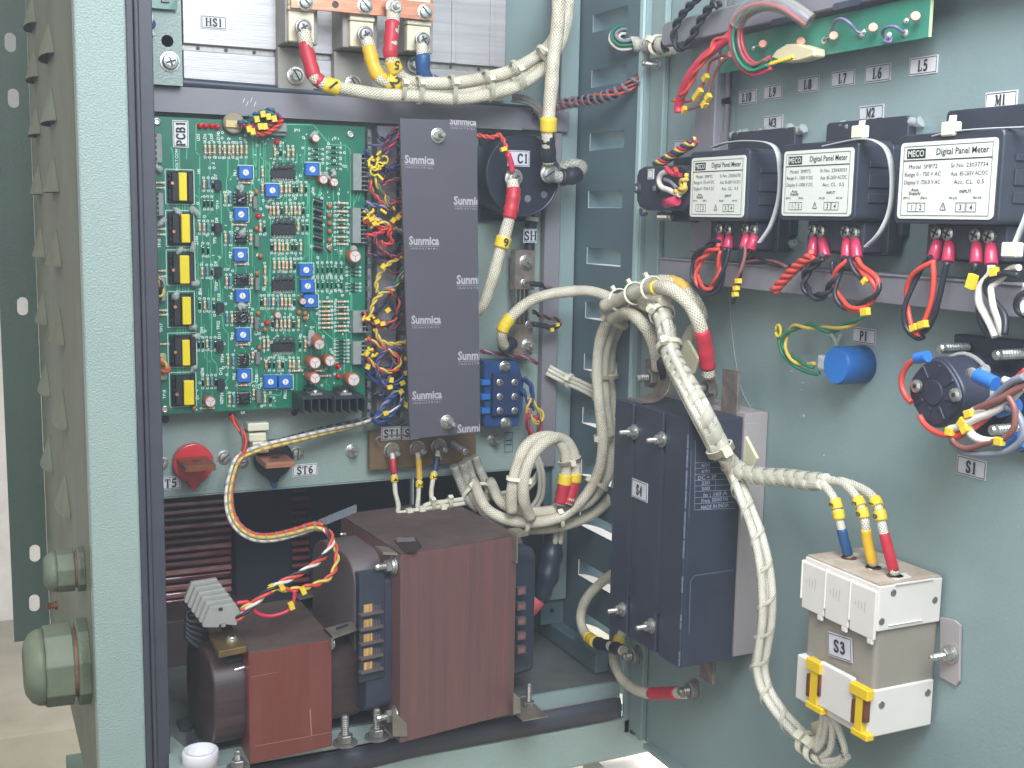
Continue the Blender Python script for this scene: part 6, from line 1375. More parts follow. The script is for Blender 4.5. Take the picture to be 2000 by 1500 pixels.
# ================================================================ meters
MBK=mat('meter_black',srgb(46,48,58),.34,bump=.06,var=.1,vscale=30,col2=srgb(56,58,68)); MLB=mat('meter_label',srgb(222,220,208),.4,bump=.04,var=.03,vscale=40)
ML=PL('x',.535)
def meter(x0,y0,x1,y1,lb,sr,rg,ds,dy):
    r=ML.rect(x0,y0,x1,y1); u0,v0,u1,v1=r; w,h=u1-u0,v1-v0; cu,cv=(u0+u1)/2,(v0+v1)/2
    T=thing('panel_meter',lb,'meter',ML.w(cu,v0-.02),'panel meters on the door')
    m=.0035
    b=MB(); b.rr(ML,u0-m,v0-.003,u1+m,v1+.005,-.030,-.0004,.004); b.build('body',MBK,T,bev=.0008)
    b=MB(); b.rr(ML,u0+.002,v0-.026,u1+.003,v1+.003,-.044,-.0305,.003); b.fb(ML,u0+.012,v0-.024,u1-.002,v0-.0032,-.030,-.014); b.build('rear_housing',MBK,T,bev=.0006)
    b=MB(); b.rr(PL('x',.574),u0-.004,v0-.014,u1+.006,v1+.022,-.0075,0,.003); b.build('bezel',MBK,T,bev=.0006)
    b=MB(); yy=-(u1+m)
    for a,c_ in ((.2,.34),(.42,.62),(.72,.8)): 
        P_=PL('y',yy); b.bx(.545,yy-.0012,v0+h*a,.562,yy-.0003,v0+h*c_)
    b.build('side_latch',MBK,T,bev=.0004)
    b=MB(); b.rr(ML,u0,v0,u1,v1,-.0003,.0004,.0028); l=b.build('rating_label',MLB,T); ORG[l.name]=ORG[T.name]
    t=MB(); N=.0006
    def box(a0,b0,a1,b1,lw=.00035,dst=None):
        q=dst or t
        for c0 in ((a0,b0,a1,b0+lw),(a0,b1-lw,a1,b1),(a0,b0,a0+lw,b1),(a1-lw,b0,a1,b1)):
            k=q.add([ML.w(c0[0],c0[1],N),ML.w(c0[2],c0[1],N),ML.w(c0[2],c0[3],N),ML.w(c0[0],c0[3],N)]); q.face([k,k+1,k+2,k+3])
    U=lambda a:u0+w*a; Vv=lambda a:v1-h*a
    box(U(.04),Vv(.96),U(.96),Vv(.05)); box(U(.04),Vv(.245),U(.96),Vv(.23))
    k=t.add([ML.w(U(.075),Vv(.21),N),ML.w(U(.28),Vv(.21),N),ML.w(U(.28),Vv(.085),N),ML.w(U(.075),Vv(.085),N)]); t.face([k,k+1,k+2,k+3])
    put_text(t,ML,U(.66),Vv(.15),N,'Digital Panel Meter',h*.085,w*.53,bold=.01)
    for row_,(a,c_) in enumerate((('Model  SMP72','Sr.No. '+sr),('Range '+rg,'Aux. 85-265V AC/DC'),('Display '+ds,'Acc. CL.  0.5'))):
        y=.32+row_*.105; put_text(t,ML,U(.06+.20),Vv(y),N,a,h*.055,w*(.31 if row_==0 else .39),bold=.0); put_text(t,ML,U(.74 if row_==0 else .745),Vv(y),N,c_,h*.055,w*(.37 if row_<2 else .3),bold=.0)
    put_text(t,ML,U(.19),Vv(.62),N,'Aux.',h*.04,w*.09); put_text(t,ML,U(.19),Vv(.67),N,'Supply',h*.04,w*.13); put_text(t,ML,U(.72),Vv(.65),N,'INPUT',h*.042,w*.12)
    put_text(t,ML,U(.10),Vv(.73),N,'(P/+)',h*.03,w*.07); put_text(t,ML,U(.29),Vv(.73),N,'(N/-)',h*.03,w*.07); put_text(t,ML,U(.60),Vv(.73),N,'IN LO',h*.03,w*.08); put_text(t,ML,U(.84),Vv(.73),N,'IN HI',h*.03,w*.08)
    for a,tx in ((.115,'1'),(.21,'2'),(.63,'3'),(.735,'4')):
        box(U(a),Vv(.91),U(a+.1),Vv(.79)); put_text(t,ML,U(a+.05),Vv(.85),N,tx,h*.07,bold=.01)
    P=[(U(.47),Vv(.885)),(U(.53),Vv(.885)),(U(.5),Vv(.79))]; strip(t,[],0,0)
    for i in range(3):
        a,c_=P[i],P[(i+1)%3]; A_=ML.w(a[0],a[1],N+.00003*i); C_=ML.w(c_[0],c_[1],N+.00003*i); d=(C_-A_).normalized(); e=V((0,d.z,-d.y))*.00022; k=t.add([A_-e,C_-e,C_+e,A_+e]); t.face([k,k+1,k+2,k+3])
    put_text(t,ML,U(.5),Vv(.85),N,'!',h*.05,bold=.01); t.build('printed_text',INK,l)
    t=MB(); put_text(t,ML,U(.178),Vv(.147),N+.0002,'MECO',h*.085,w*.175,bold=.012); t.build('logo_text',MLB,l)
    return T,r
mets=[meter(1350,306,1455,424,'left black panel meter with a white rating label, under the M3 label','23056378','0 -75 mV DC','0 - 75.00 A DC',0),
      meter(1530,292,1665,422,'middle black panel meter with a white rating label, under the M2 label','23043033','0 - 1000 V DC','0 -1000 V DC',0),
      meter(1757,274,1945,428,'right black panel meter with the largest white rating label, under the M1 label','23037734','0 - 750 V AC','0 -750.0 V AC',0)]
# terminals with crimson lugs
SH2=mat('lug_sleeve_crimson',srgb(190,50,84),.36,bump=.1,var=.1,coat=.3)
XT=PL('x',.549)
tips=[((1408,447,1405,484),(1425,449,1421,486),(1459,447,1453,486),(1474,450,1466,488)),((1590,450,1586,500),(1606,452,1612,503),(1654,452,1653,505),(1670,455,1674,505)),((1832,455,1822,508),(1855,457,1851,512),(1908,460,1907,515),(1935,462,1936,518))]
for (T,r),tt in zip(mets,tips):
    for x,y,xe,ye in tt:
        c=XT.p(x,y); k=(r[3]-r[1])/.064; b=MB(); b.lathe(c,nx,[(0,.0046),(.002,.0044),(.0026,.003),(.0028,.0008)],12); b.build('terminal_screw',ZN,T)
        b=MB(); 
        for a in (.4,1.97): d=V((0,math.cos(a),math.sin(a))); b.obox(c+nx*.0028,d,nx.cross(d),nx,.0030,.0005,.0003)
        b.build('screw_cross',BK,T)
        p0=XT.p(x,y+(ye-y)*.28,.001); p1=XT.p(xe,ye,.004); TT=None
        b=MB(); b.lathe(p0,(p1-p0),[(0,.0030),((p1-p0).length*.4,.0036),((p1-p0).length*.95,.0040),((p1-p0).length,.0036)],12,True); b.build('lug_sleeve',SH2,T)
# straps over meters
for q,lb,hd in (([(1392,288,0),(1420,279,.004),(1460,275,.004),(1500,279,.002),(1518,296,0),(1524,340,-.002),(1521,390,-.002),(1506,440,0),(1484,474,.004)],'pale nylon strap round the left meter',None),
    ([(1540,300,-.002),(1600,288,.002),(1680,272,.004),(1715,278,.002),(1735,300,-.002),(1743,350,-.004),(1738,410,-.002),(1718,455,.002),(1692,482,.004)],'pale nylon strap round the middle meter with its head on top',(1680,258,1685,235)),
    ([(1770,284,-.004),(1820,268,.002),(1860,258,.004),(1920,252,.002),(2010,248,-.002)],'pale nylon strap round the right meter with its head on top',(1858,252,1862,225)),
    ([(2012,390,-.004),(2005,420,.0),(1988,462,.002),(1975,495,.004)],'lower end of the nylon strap at the right picture edge',(1977,488,1968,486))):
    p=xp(.540,q); T=thing('nylon_strap',lb,'cable tie',p[0],'nylon straps round the meters'); fr=frames(p); b=MB(); ks=[]
    for i in range(len(p)): 
        t=fr[i][1]; e=nx; s=t.cross(e).normalized(); ks.append(b.add([p[i]-e*.0022-s*.0004,p[i]+e*.0022-s*.0004,p[i]+e*.0022+s*.0004,p[i]-e*.0022+s*.0004]))
    for i in range(len(ks)-1):
        for j in range(4): b.face([ks[i]+j,ks[i]+(j+1)%4,ks[i+1]+(j+1)%4,ks[i+1]+j],True)
    b.build('strap',mat('nylon_greyish',srgb(180,180,176),.4,bump=.1,var=.06),T)
    if hd: 
        c=PL('x',.5365).p(hd[0],hd[1]); e=PL('x',.5365).p(hd[2],hd[3]); b=MB(); b.obox(c,V((0,1,0)),V((0,0,1)),nx,.0055,.0042,.0032); b.build('strap_head',TIE,T,bev=.0008); b=MB(); b.obox((c+e)/2,V((0,1,0)),(e-c),nx,.0022,(e-c).length*.5,.0008); b.build('strap_tail',TIE,T)
# glue beads along the meter cut-outs
T=thing('glue_beads','clear lumpy glue along the top edges of the meters','glue',DP.p(1600,250)); rnd=random.Random(5)
for x0,y0,x1,y1 in ((1425,262,1570,252),(1640,246,1800,242),(1470,478,1560,478)):
    pts=[DP.p(x0+(x1-x0)*i/16,y0+(y1-y0)*i/16+rnd.uniform(-5,5),.003+rnd.uniform(0,.002)) for i in range(17)]
    b=MB(); b.tube(smooth(pts,3),.0026,7,rf=lambda t:.0016+.0016*abs(math.sin(t*33))+.0008*abs(math.sin(t*71))); b.build('bead',HOT,T)
# meter wires
def dw(q,ms,lb,pitch=.02,r=.0013,base=.540,nm='meter_wires',group='wires hanging from the meters',sp=None):
    p=xp(base,q); T=thing(nm,lb,'wires',p[0],group); strands(p,r,ms,pitch,T,spread=sp); return T
def dm(T,q,a=0,w=.0032,h=.0026,X=.537):
    c=PL('x',X).p(*q); d=V((0,-math.cos(a),math.sin(a))); b=MB(); b.obox(c,d,nx.cross(d),nx,w*.72,h*.72,.0019); b.build('wire_marker',FM,T,bev=.0003)
dw([(1404,482),(1385,492),(1368,508),(1360,532),(1366,556),(1382,564),(1398,552),(1406,525),(1408,490)],[WR,WR],'orange red wire ring hanging under the left meter',.035,.0016)
dw([(1420,484),(1414,520),(1406,552),(1390,572),(1370,566),(1355,540),(1354,512),(1366,492),(1388,476),(1402,470)],[WK,WK],'black wire ring round the orange one under the left meter',.05,.0016)
T=dw([(1452,482),(1450,505),(1446,530),(1440,550),(1436,572),(1432,592)],[WN,WK],'brown wires with yellow markers hanging under the left meter',.05,.0015); dm(T,(1442,549),.1); dm(T,(1438,563),.2); dm(T,(1436,575),.2)
dw([(1466,486),(1455,510),(1480,505),(1510,514),(1540,520)],[WK,WN],'dark wires running right along the lower door channel',.05,.0013,base=.553)
dw([(1586,498),(1575,506),(1555,522),(1532,545),(1512,568)],[WR,WR,WR],'thick orange red twisted wires under the middle meter',.022,.0018)
dw([(1608,502),(1592,515),(1576,532),(1571,556),(1585,576),(1605,578),(1622,560),(1632,536),(1626,512)],[WK,WK],'black twisted ring under the middle meter',.024,.0017)
dw([(1652,505),(1640,524),(1632,548),(1634,575),(1650,597),(1672,600),(1698,588),(1714,566),(1706,545),(1686,540),(1668,520),(1658,506)],[WK,WR],'red and black twisted ring under the middle meter',.038,.0017)
dw([(1674,504),(1684,520),(1706,536),(1716,552),(1708,575),(1694,590)],[WR],'single orange red wire beside the ring under the middle meter',.03,.0018)
T=dw([(1650,596),(1664,606),(1680,607),(1690,607)],[WR],'short red wire end with a yellow marker under the middle meter',.03,.0018); dm(T,(1690,609),.2,.0045,.0036); dm(T,(1690,549),.8)
dw([(1690,610),(1672,628),(1650,636),(1625,644),(1600,640),(1575,637),(1550,640),(1536,654),(1531,676),(1545,697),(1562,708),(1578,712),(1590,714)],[WY,WG],'yellow and green twisted wires running to the blue cylinder',.040,.0014,base=.560,sp=.0015)
dw([(1530,645),(1521,650),(1523,672),(1530,694),(1548,712),(1570,724),(1592,730),(1600,728)],[WG],'green wire loop at the left of the blue cylinder',.03,.0015,base=.560)
c=PL('x',.558).p(1520,646); b=MB(); b.tube([c+V((0,.003*math.cos(t),.0045*math.sin(t))) for t in [i*.5 for i in range(13)]],.0011,7); tag(b.build('wire_hook',FM),'small hooked yellow wire end left of the blue cylinder','wire end')
dw([(1820,506),(1800,522),(1782,548),(1772,580),(1770,612),(1776,640),(1790,656),(1800,655)],[WK,WR],'red and black twisted pair under the right meter',.055,.0017)
dw([(1822,508),(1824,545),(1820,585),(1808,622),(1798,638)],[WR],'straight orange red wire under the right meter',.03,.0018)
T=dw([(1850,512),(1842,545),(1833,585),(1822,622),(1808,645),(1795,652)],[WK],'straight black wire under the right meter',.03,.0019); dm(T,(1786,640),.4,.004,.003); dm(T,(1803,634),.3,.0045,.0032)
T=dw([(1906,514),(1902,530)],[WK],'short black wire under the right meter ending in a yellow marker',.03,.0018); dm(T,(1898,550),1.3,.006,.0038); 
T=dw([(1936,518),(1934,535),(1915,560),(1912,590),(1924,615),(1935,635),(1944,658)],[WO],'white wire hanging under the right meter',.03,.0024); dm(T,(1942,531),.2,.0034,.0036)
dw([(1990,530),(1968,530),(1945,545),(1930,560),(1942,592),(1955,620),(1960,655)],[WO,WK],'white and black twisted wires at the right picture edge',.05,.0020)
dw([(1912,580),(1912,612),(1920,640),(1938,662)],[WK],'black wire twisted round the white one under the right meter',.03,.0019,base=.545)
dw([(2008,560),(1994,580),(1992,602),(2004,615)],[WO,WK],'white wires cut off by the right picture edge',.03,.0018)
# glue web
T=thing('glue_string','clear glue blob holding the wires above the blue cylinder','glue',DP.p(1632,670)); b=MB(); b.tube(smooth([DP.p(*q,.004) for q in ((1620,650),(1630,662),(1634,674),(1642,652))],4),.0016,7); b.build('bead',HOT,T)
# ================================================================ blue potentiometer
yP=DP.p(1686,712).y; cN=PL('y',yP).p(1633,714); R=36.5*yP/FPX*1.32
T=thing('blue_potentiometer','blue round potentiometer body standing out from the door under the P1 label','potentiometer',cN)
PBL=mat('pot_blue',srgb(36,94,160),.4,bump=.1,var=.08,vscale=60)
b=MB(); b.lathe(V((XD,cN.y,cN.z)),nx,[(0,R),(XD-cN.x-.002,R),(XD-cN.x-.0008,R*.97),(XD-cN.x,R*.95)],40,True); b.build('body',PBL,T)
b=MB(); b.lathe(V((cN.x-.0001,cN.y,cN.z)),nx,[(0,R*.93),(.0005,R*.92)],36,True); b.build('end_face',mat('pot_blue_face',srgb(40,112,186),.35,bump=.06,var=.06),T)
b=MB(); b.obox(V((cN.x+.004,cN.y+R*1.12,cN.z)),V((1,0,0)),V((0,1,0)),V((0,0,1)),.004,.006,.0055); b.build('glued_terminals',mat('glue_frost',srgb(190,196,192),.3,alpha=.75,bump=.4,bscale=300),T,bev=.002,seg=2)
# ================================================================ selector switch at the left of the meters
FX=PL('x',.537); T=thing('selector_switch','black switch block with wires, left of the left meter','switch',FX.p(1290,410))
b=MB(); P=[FX.p(*q) for q in ((1243,345),(1247,331),(1258,325),(1330,322),(1345,332),(1347,400),(1336,411),(1262,411),(1248,404),(1243,392))]; b.prism(P,V((.030,0,0))); b.build('switch_block',MBK,T,bev=.0015,seg=2)
b=MB(); F5=PL('x',.558); r=F5.rect(1312,306,1352,434); b.fb(F5,r[0],r[1],r[2],r[3],-.023,0); b.build('rear_block',MBK,T,bev=.001)
for q in ((1247,368),(1283,368)): 
    c=FX.p(*q); b=MB(); b.lathe(c,nx,[(-.001,.0048),(.002,.0045),(.0025,.003)],16); b.build('recessed_boss',NV,T); b=MB(); b.lathe(c+nx*.0022,nx,[(0,.0024),(.001,.002)],10); b.build('screw',ZN,T)
lab(FX,1266,330,1278,350,'','small pale tag on the black switch block',hf=.4,o=.0004,edge=True)
dw([(1304,334),(1292,340),(1287,354),(1293,366),(1306,371),(1320,378),(1328,380)],[WO],'thick white wire looping on the black switch block',.03,.0024,base=.531)
dw([(1300,332),(1315,334),(1326,340)],[WC,WR],'pink red wires on top of the black switch block',.03,.0020,base=.531)
dw([(1342,345),(1334,356),(1338,366),(1330,372),(1322,372)],[WY,WY],'yellow wire ends beside the left meter',.02,.0018,base=.531)
dw([(1298,350),(1310,355),(1322,368)],[WS],'grey wire across the black switch block',.03,.0016,base=.532)
p=xp(.531,[(1300,397),(1322,392)]); T=thing('crimson_ferrule','crimson insulated lug lying on the lower part of the black switch block','wire lug',p[0]); b=MB(); b.tube([p[0],p[0].lerp(p[-1],.5),p[-1]],.0042,12); b.build('sleeve',SH2,T)
dw([(1282,322),(1296,314),(1312,304),(1328,294),(1344,284),(1356,276)],[WY,WD,WM,WY,WD,WC],'multicoloured twisted wires rising from the black switch block to the strip',.03,.0016,base=.545,sp=.0028)
dw([(1250,412),(1256,418),(1262,414)],[WD,WY],'blue and yellow wire ends under the black switch block',.02,.0014,base=.54)
P=PL('x',.548); c=P.p(1288,423); b=MB(); b.stud(c,V((0,-1,0)),.0035,.020); tag(b.build('threaded_stud',ZN),'short threaded stud under the black switch block','stud')
# ================================================================ rotary switch S1
yS=DP.p(1962,745).y; c0=PL('y',yS).p(1824,767); R=.0205
T=thing('rotary_switch','large black round rotary switch at the right edge, above the S1 label','switch',c0)
SB=mat('switch_black',srgb(46,48,62),.42,bump=.12,var=.1,vscale=50)
ra=lambda g:1+.05*math.cos(4*g)
b=MB(); b.lathe(c0+V((.002,0,0)),V((1,0,0)),[(0,R*.97),(.002,R),(.018,R),(.019,R*1.03),(XD-c0.x-.008,R*1.03)],36,True,ra=ra); b.build('body',SB,T)
b=MB(); b.lathe(c0+V((.0021,0,0)),nx,[(0,R*.96),(.0015,R*.95),(.0022,R*.9)],36,True,ra=ra); b.lathe(c0,nx,[(0,R*.38),(.0012,R*.36)],24)
for a in range(8):
    d=V((0,math.cos(a*.785+.2),math.sin(a*.785+.2))); b.obox(c0+d*R*.66,d,nx.cross(d),nx,R*.2,R*.05,.0010)
b.build('end_cap',SB,T,bev=.0003)
for px,py in ((1792,754),(1868,771)): c=PL('x',c0.x-.001).p(px,py); b=MB(); b.lathe(c,nx,[(0,.0042),(.0018,.004),(.0024,.002)],14); b.build('cap_screw',ZN,T); b=MB(); b.lathe(c+nx*.0022,nx,[(0,.0014),(.0006,.0014)],6); b.build('screw_recess',BK,T)
b=MB(); F=PL('x',.572); r=F.rect(1852,640,2060,880); P=[F.p(*q) for q in ((1862,652),(2060,672),(2060,900),(1900,860),(1880,845),(1856,780))]; b.prism(P,V((.0095,0,0))); b.build('mounting_plate',SB,T,bev=.001)
for px,py in ((1857,680),(1966,692),(1958,838)):
    c=PL('x',.560).p(px+8,py); b=MB(); b.stud(c+V((.011,0,0)),nx,.0034,.024,.0022); b.build('threaded_stud',ZN,T)
b=MB(); yy=[]; 
ring_=[c0+V((XD-c0.x-.034,0,0))+V((0,math.cos(t)*R*1.09,math.sin(t)*R*1.09)) for t in [i*2*math.pi/32 for i in range(32)]]
b.tube(ring_,.0016,8,closed=True); b.build('pale_strap',mat('strap_grey',srgb(160,156,152),.4,bump=.1),T)
BSL=mat('sleeve_bright_blue',srgb(46,110,190),.4,bump=.1,var=.08)
for q in (((1908,733),(1945,750),.0042),((1790,700),(1812,696),.0034),((1950,800),(1985,790),.0045),((1968,870),(2000,858),.005)):
    a=PL('x',.508).p(*q[0]); c=PL('x',.508).p(*q[1]); b=MB(); b.cyl(a,c,q[2],n=14); b.build('blue_lug_sleeve',BSL,T)
for px,py in ((1896,728),(1922,722)): c=PL('x',.512).p(px,py); b=MB(); b.lathe(c,V((-.3,-1,.3)),[(0,.003),(.002,.0028)],10); b.build('terminal_screw',ZN,T)
gS='wires at the rotary switch'
dw([(1796,700),(1778,708),(1764,728),(1761,752),(1770,775),(1780,786)],[WR],'orange red wire bowing round the left of the rotary switch',.03,.0018,base=.52,group=gS)
dw([(1796,812),(1806,828),(1824,842),(1848,850),(1862,842),(1872,832)],[WR],'orange red wire bowing under the rotary switch',.03,.0018,base=.52,group=gS)
dw([(2010,735),(1985,752),(1962,775),(1935,795),(1915,808),(1893,826),(1878,838),(1862,845)],[WR,WO,WN,WS],'thick red, white and brown twisted wires in front of the rotary switch',.10,.0022,base=.500,group=gS)
dw([(1925,795),(1900,805),(1892,825),(1895,845),(1912,858),(1935,862),(1950,861)],[WO],'cream wire loop at the lower right of the rotary switch',.03,.0025,base=.498,group=gS)
dw([(1968,770),(1982,800),(1980,835),(1962,856),(1925,866),(1890,876),(1868,868),(1855,850)],[WN],'brown wire sweeping below the rotary switch',.03,.0018,base=.497,group=gS)
dw([(1862,852),(1862,868),(1885,884),(1925,887),(1965,882),(1992,862),(1998,835),(1985,805),(1965,795)],[WS],'grey wire ring below the rotary switch',.03,.0019,base=.499,group=gS)
dw([(1960,742),(1978,748),(2005,758)],[WO],'white wire entering from the right edge beside the rotary switch',.03,.0022,base=.50,group=gS)
T=thing('marker_cluster','yellow wire markers under the rotary switch','wire markers',PL('x',.498).p(1880,830))
for q,a in (((1856,843),0),((1880,825),1.0),((1893,808),.4),((1886,838),.7),((1952,862),0)): dm(T,q,a,.0036,.003,X=.496)
# ================================================================ breaker S4
S4N=PL('y',.757); S4L=PL('x',.507); xb,xg=.5585,.5812; yF=.870; zb4,zt4=.9445,1.1465
T=thing('circuit_breaker','big blue black moulded circuit breaker mounted on the door, with bolts and an S4 label','circuit breaker',V((.54,.81,zb4)))
BRK=mat('breaker_black',srgb(47,51,63),.40,bump=.3,bscale=420,var=.1,vscale=10,col2=srgb(60,64,77)); BRG=mat('breaker_grey',srgb(164,154,152),.5,bump=.1,var=.05,vscale=20)
g1,g2=S4L.p(1240,800).y,S4L.p(1298,830).y
b=MB(); b.bx(.5095,.757,zb4,xb,yF,zt4-.001)
for ya,yb in ((g1+.0022,yF),(g2+.0022,g1-.0022),(.757,g2-.0022)): b.bx(.507,ya,zb4+.0,.5098,yb,zt4)
b.build('case',BRK,T,bev=.0009,seg=2)
b=MB(); b.bx(.507,g2-.0022,zb4+.034,.5094,g2+.0022,zt4-.034); b.bx(.507,g1-.0022,zb4+.034,.5094,g1+.0022,zt4-.034); b.build('groove_filler',BRK,T)
b=MB(); b.bx(xb+.0003,.7555,zb4+.003,xg,yF+.004,zt4+.002); b.bx(xb+.0003,.7552,zb4+.07,xg-.006,.7556,zt4-.006); b.build('front_cover',BRG,T,bev=.0012,seg=2)
b=MB()
def yl(b,pts,w=.0004,o=.0004):
    q=[S4N.w(S4N.uv(*p)[0],S4N.uv(*p)[1],o) for p in pts]
    for a,c in zip(q[:-1],q[1:]):
        d=(c-a).normalized(); e=V((d.z,0,-d.x))*w; k=b.add([a-e,c-e,c+e,a+e]); b.face([k,k+1,k+2,k+3])
yl(b,[(1345,1240),(1348,1135),(1356,1124),(1432,1113)]); b.build('moulded_seam',mat('seam_light',srgb(92,100,120),.5,var=.1),T); b=MB(); yl(b,[(1350,880),(1345,1010)],.0003); b.build('upright_seam',MC['seam_light'],T)
rw=random.Random(4); b=MB(); z=zb4+.002
while z<zt4-.006:
    l=rw.uniform(.003,.016)
    if rw.random()<.72: b.bx(.5066,.75665,z,.5076,.7577,min(z+l,zt4-.002))
    z+=l+rw.uniform(0,.003)
b.build('worn_edge',mat('edge_worn',srgb(108,114,130),.5,var=.3,vscale=300),T)
tx=MB(); GW=mat('print_grey_blue',srgb(150,158,178),.5,var=.1)
for py,t,w_ in ((908,'600',16),(920,'690',16),(932,'DC = 3P',36),(943,'250',16),(954,'500',16),(964.5,'In : 160 A',46),(977,'Freq. 50/60 Hz',52),(988.5,'MADE IN INDIA',54)):
    px={16:1378,36:1381,46:1397,52:1396,54:1396}[w_]; s=S4N.sc(px,py); u,v=S4N.uv(px,py-.0); put_text(tx,S4N,u,v,.0003,t,s[1]*(7 if w_<30 else 8),s[0]*w_,bold=.01)
for y0_ in (903,914,926,937.5,948.5,959,971,983,995): yl(tx,[(1357,y0_+.8),(1436,y0_-2.5)],.00015,.0003)
yl(tx,[(1358,860),(1356,996)],.00015,.0003); yl(tx,[(1398,936),(1397,958)],.00015,.0003); tx.build('printed_text',GW,T)
for px,py in ((1240,843),(1294,858),(1216,1190),(1273,1222)):
    bolt(S4L,px,py,'',R=.0064,nutR=.0042,L=.0085,parent=T,o=0)
for px,y0,y1 in ((1240,790,832),(1300,815,850),(1213,1205,1240),(1270,1238,1275)):
    pass
for px,py in ((1238,812),(1297,828),(1221,1218),(1275,1252)):
    c=PL('x',.5096).p(px,py); b=MB(); b.lathe(c,nx,[(0,.0019),(.0008,.0017)],8); b.build('small_screw',ZD,T)
lab(S4L,1235,939,1266,976,'S4','silver label reading S4 on the black breaker',grey=True,hf=.45,asp=.52)
# copper lugs of the breaker
PT_=TIN
def strap(pts,w,th,name,T,m=PT_,wv=V((0,1,0))):
    """bent strip: pts = centre line in 3-D, width along wv"""
    fr=frames(pts); b=MB(); ks=[]
    for p,t,a,c in fr:
        nn=t.cross(wv).normalized(); ks.append(b.add([p-wv*w-nn*th,p+wv*w-nn*th,p+wv*w+nn*th,p-wv*w+nn*th]))
    b.face([ks[0]+i for i in range(4)]); b.face([ks[-1]+3-i for i in range(4)])
    for i in range(len(ks)-1):
        for j in range(4): b.face([ks[i]+j,ks[i]+(j+1)%4,ks[i+1]+(j+1)%4,ks[i+1]+j])
    return b.build(name,m,T,bev=.0004)
yA=.846; strap(smooth([V((.512,yA,zt4+.0012)),V((.527,yA,zt4+.0016)),V((.538,yA,zt4+.008)),V((.541,yA,zt4+.020)),V((.541,yA,zt4+.034))],4),.010,.0012,'terminal_strap',T)
yB=.776; strap([V((.559,yB,zt4-.004)),V((.559,yB,zt4+.034))],.011,.0014,'terminal_strap',T)
strap([V((.545,.845,zb4+.008)),V((.545,.845,zb4-.020))],.009,.0012,'terminal_strap',T)
strap([V((.552,.782,zb4+.004)),V((.552,.782,zb4-.012)),V((.552,.782,zb4-.026))],.010,.0014,'terminal_strap',T)
def hexbolt(px,py,X,L,R,lb,Tp):
    c=PL('x',X).p(px,py); b=MB(); b.lathe(c,nx,[(0,R*1.5),(.0016,R*1.5)],20); b.nut(c+nx*.0017,nx,R*1.22,R*.9); b.build('nut',ZD,Tp); b=MB(); b.stud(c+nx*(.0017+R*.9),nx,R*.62,L,R*.3); b.build('stud',ZD,Tp)
hexbolt(1279,737,.541,.011,.0062,'',T); hexbolt(1391,757,.557,.010,.0062,'',T); hexbolt(1246,1279,.5435,.009,.0062,'',T); hexbolt(1359,1346,.550,.010,.0062,'',T)
# ================================================================ contactor S3
yn,yf_=.5611,.6325; xf=.527; XS=PL('x',xf); YS=PL('y',yn)
zc=[XS.p(1645,y).z for y in (1116,1198,1325,1395)]
ztp=YS.p(1716,1143).z; zg1=YS.p(1716,1232).z; zg0=YS.p(1716,1350).z; zbt=YS.p(1700,1441).z
CWH=mat('contactor_white',srgb(222,214,204),.42,bump=.06,var=.04,vscale=20); CGR=mat('contactor_grey',srgb(150,142,128),.45,bump=.08,var=.05,vscale=20); CGT=mat('contactor_top_dirty',srgb(206,190,172),.6,col2=srgb(160,140,120),vscale=50)
T=thing('contactor','white and grey contactor on the door with yellow clips and an S3 label','contactor',V((.55,.6,zbt)))
b=MB(); b.bx(xf+.001,yn+.001,zg0-.002,XD-.001,yf_-.001,zg1+.002); b.build('middle_housing',CGR,T,bev=.003,seg=3)
b=MB(); b.bx(xf-.0015,yn-.0015,zg1,XD-.003,yf_+.001,ztp-.0008)
pw=(yf_+.001-yn+.0015)/3
for k in range(3): 
    ya=yn-.0015+pw*k; b.bx(xf-.0035,ya+.0008,zg1-.006,xf-.0012,ya+pw-.0008,ztp-.004); b.bx(xf-.0035,ya+.002,zg1-.0095,xf-.0012,ya+.007,zg1-.0058)
    b.bx(xf-.0042,ya+pw-.0006,zg1,xf-.0010,ya+pw+.0008,ztp-.003)
b.build('upper_housing',CWH,T,bev=.0008,seg=2)
b=MB(); b.bx(xf-.0005,yn-.0005,ztp-.0006,XD-.004,yf_,ztp+.0006); b.build('dusty_top',CGT,T)
b=MB(); b.bx(xf-.004,yn-.0005,zbt,XD-.003,yf_+.001,zg0+.001); b.bx(xf-.0075,yn+.012,zbt+.006,xf-.0035,yn+.045,zg0+.006); b.build('lower_housing',CWH,T,bev=.001,seg=2)
for x,y in ((1745,1158),(1826,1172),(1722,1214)):
    c=PL('y',yn-.0016).p(x,y); b=MB(); b.lathe(c,V((0,-1,0)),[(0,.0024),(.0004,.0022)],14); b.build('screw_recess',ZD,T)
for x,y in ((1722,1377),(1812,1353)):
    c=PL('y',yn-.0006).p(x,y); b=MB(); b.lathe(c,V((0,-1,0)),[(0,.0026),(.0004,.0024)],14); b.build('screw_recess',ZD,T)
YC=mat('clip_yellow',srgb(228,190,30),.4,bump=.15,bscale=300,var=.08)
XC=PL('x',xf-.0085)
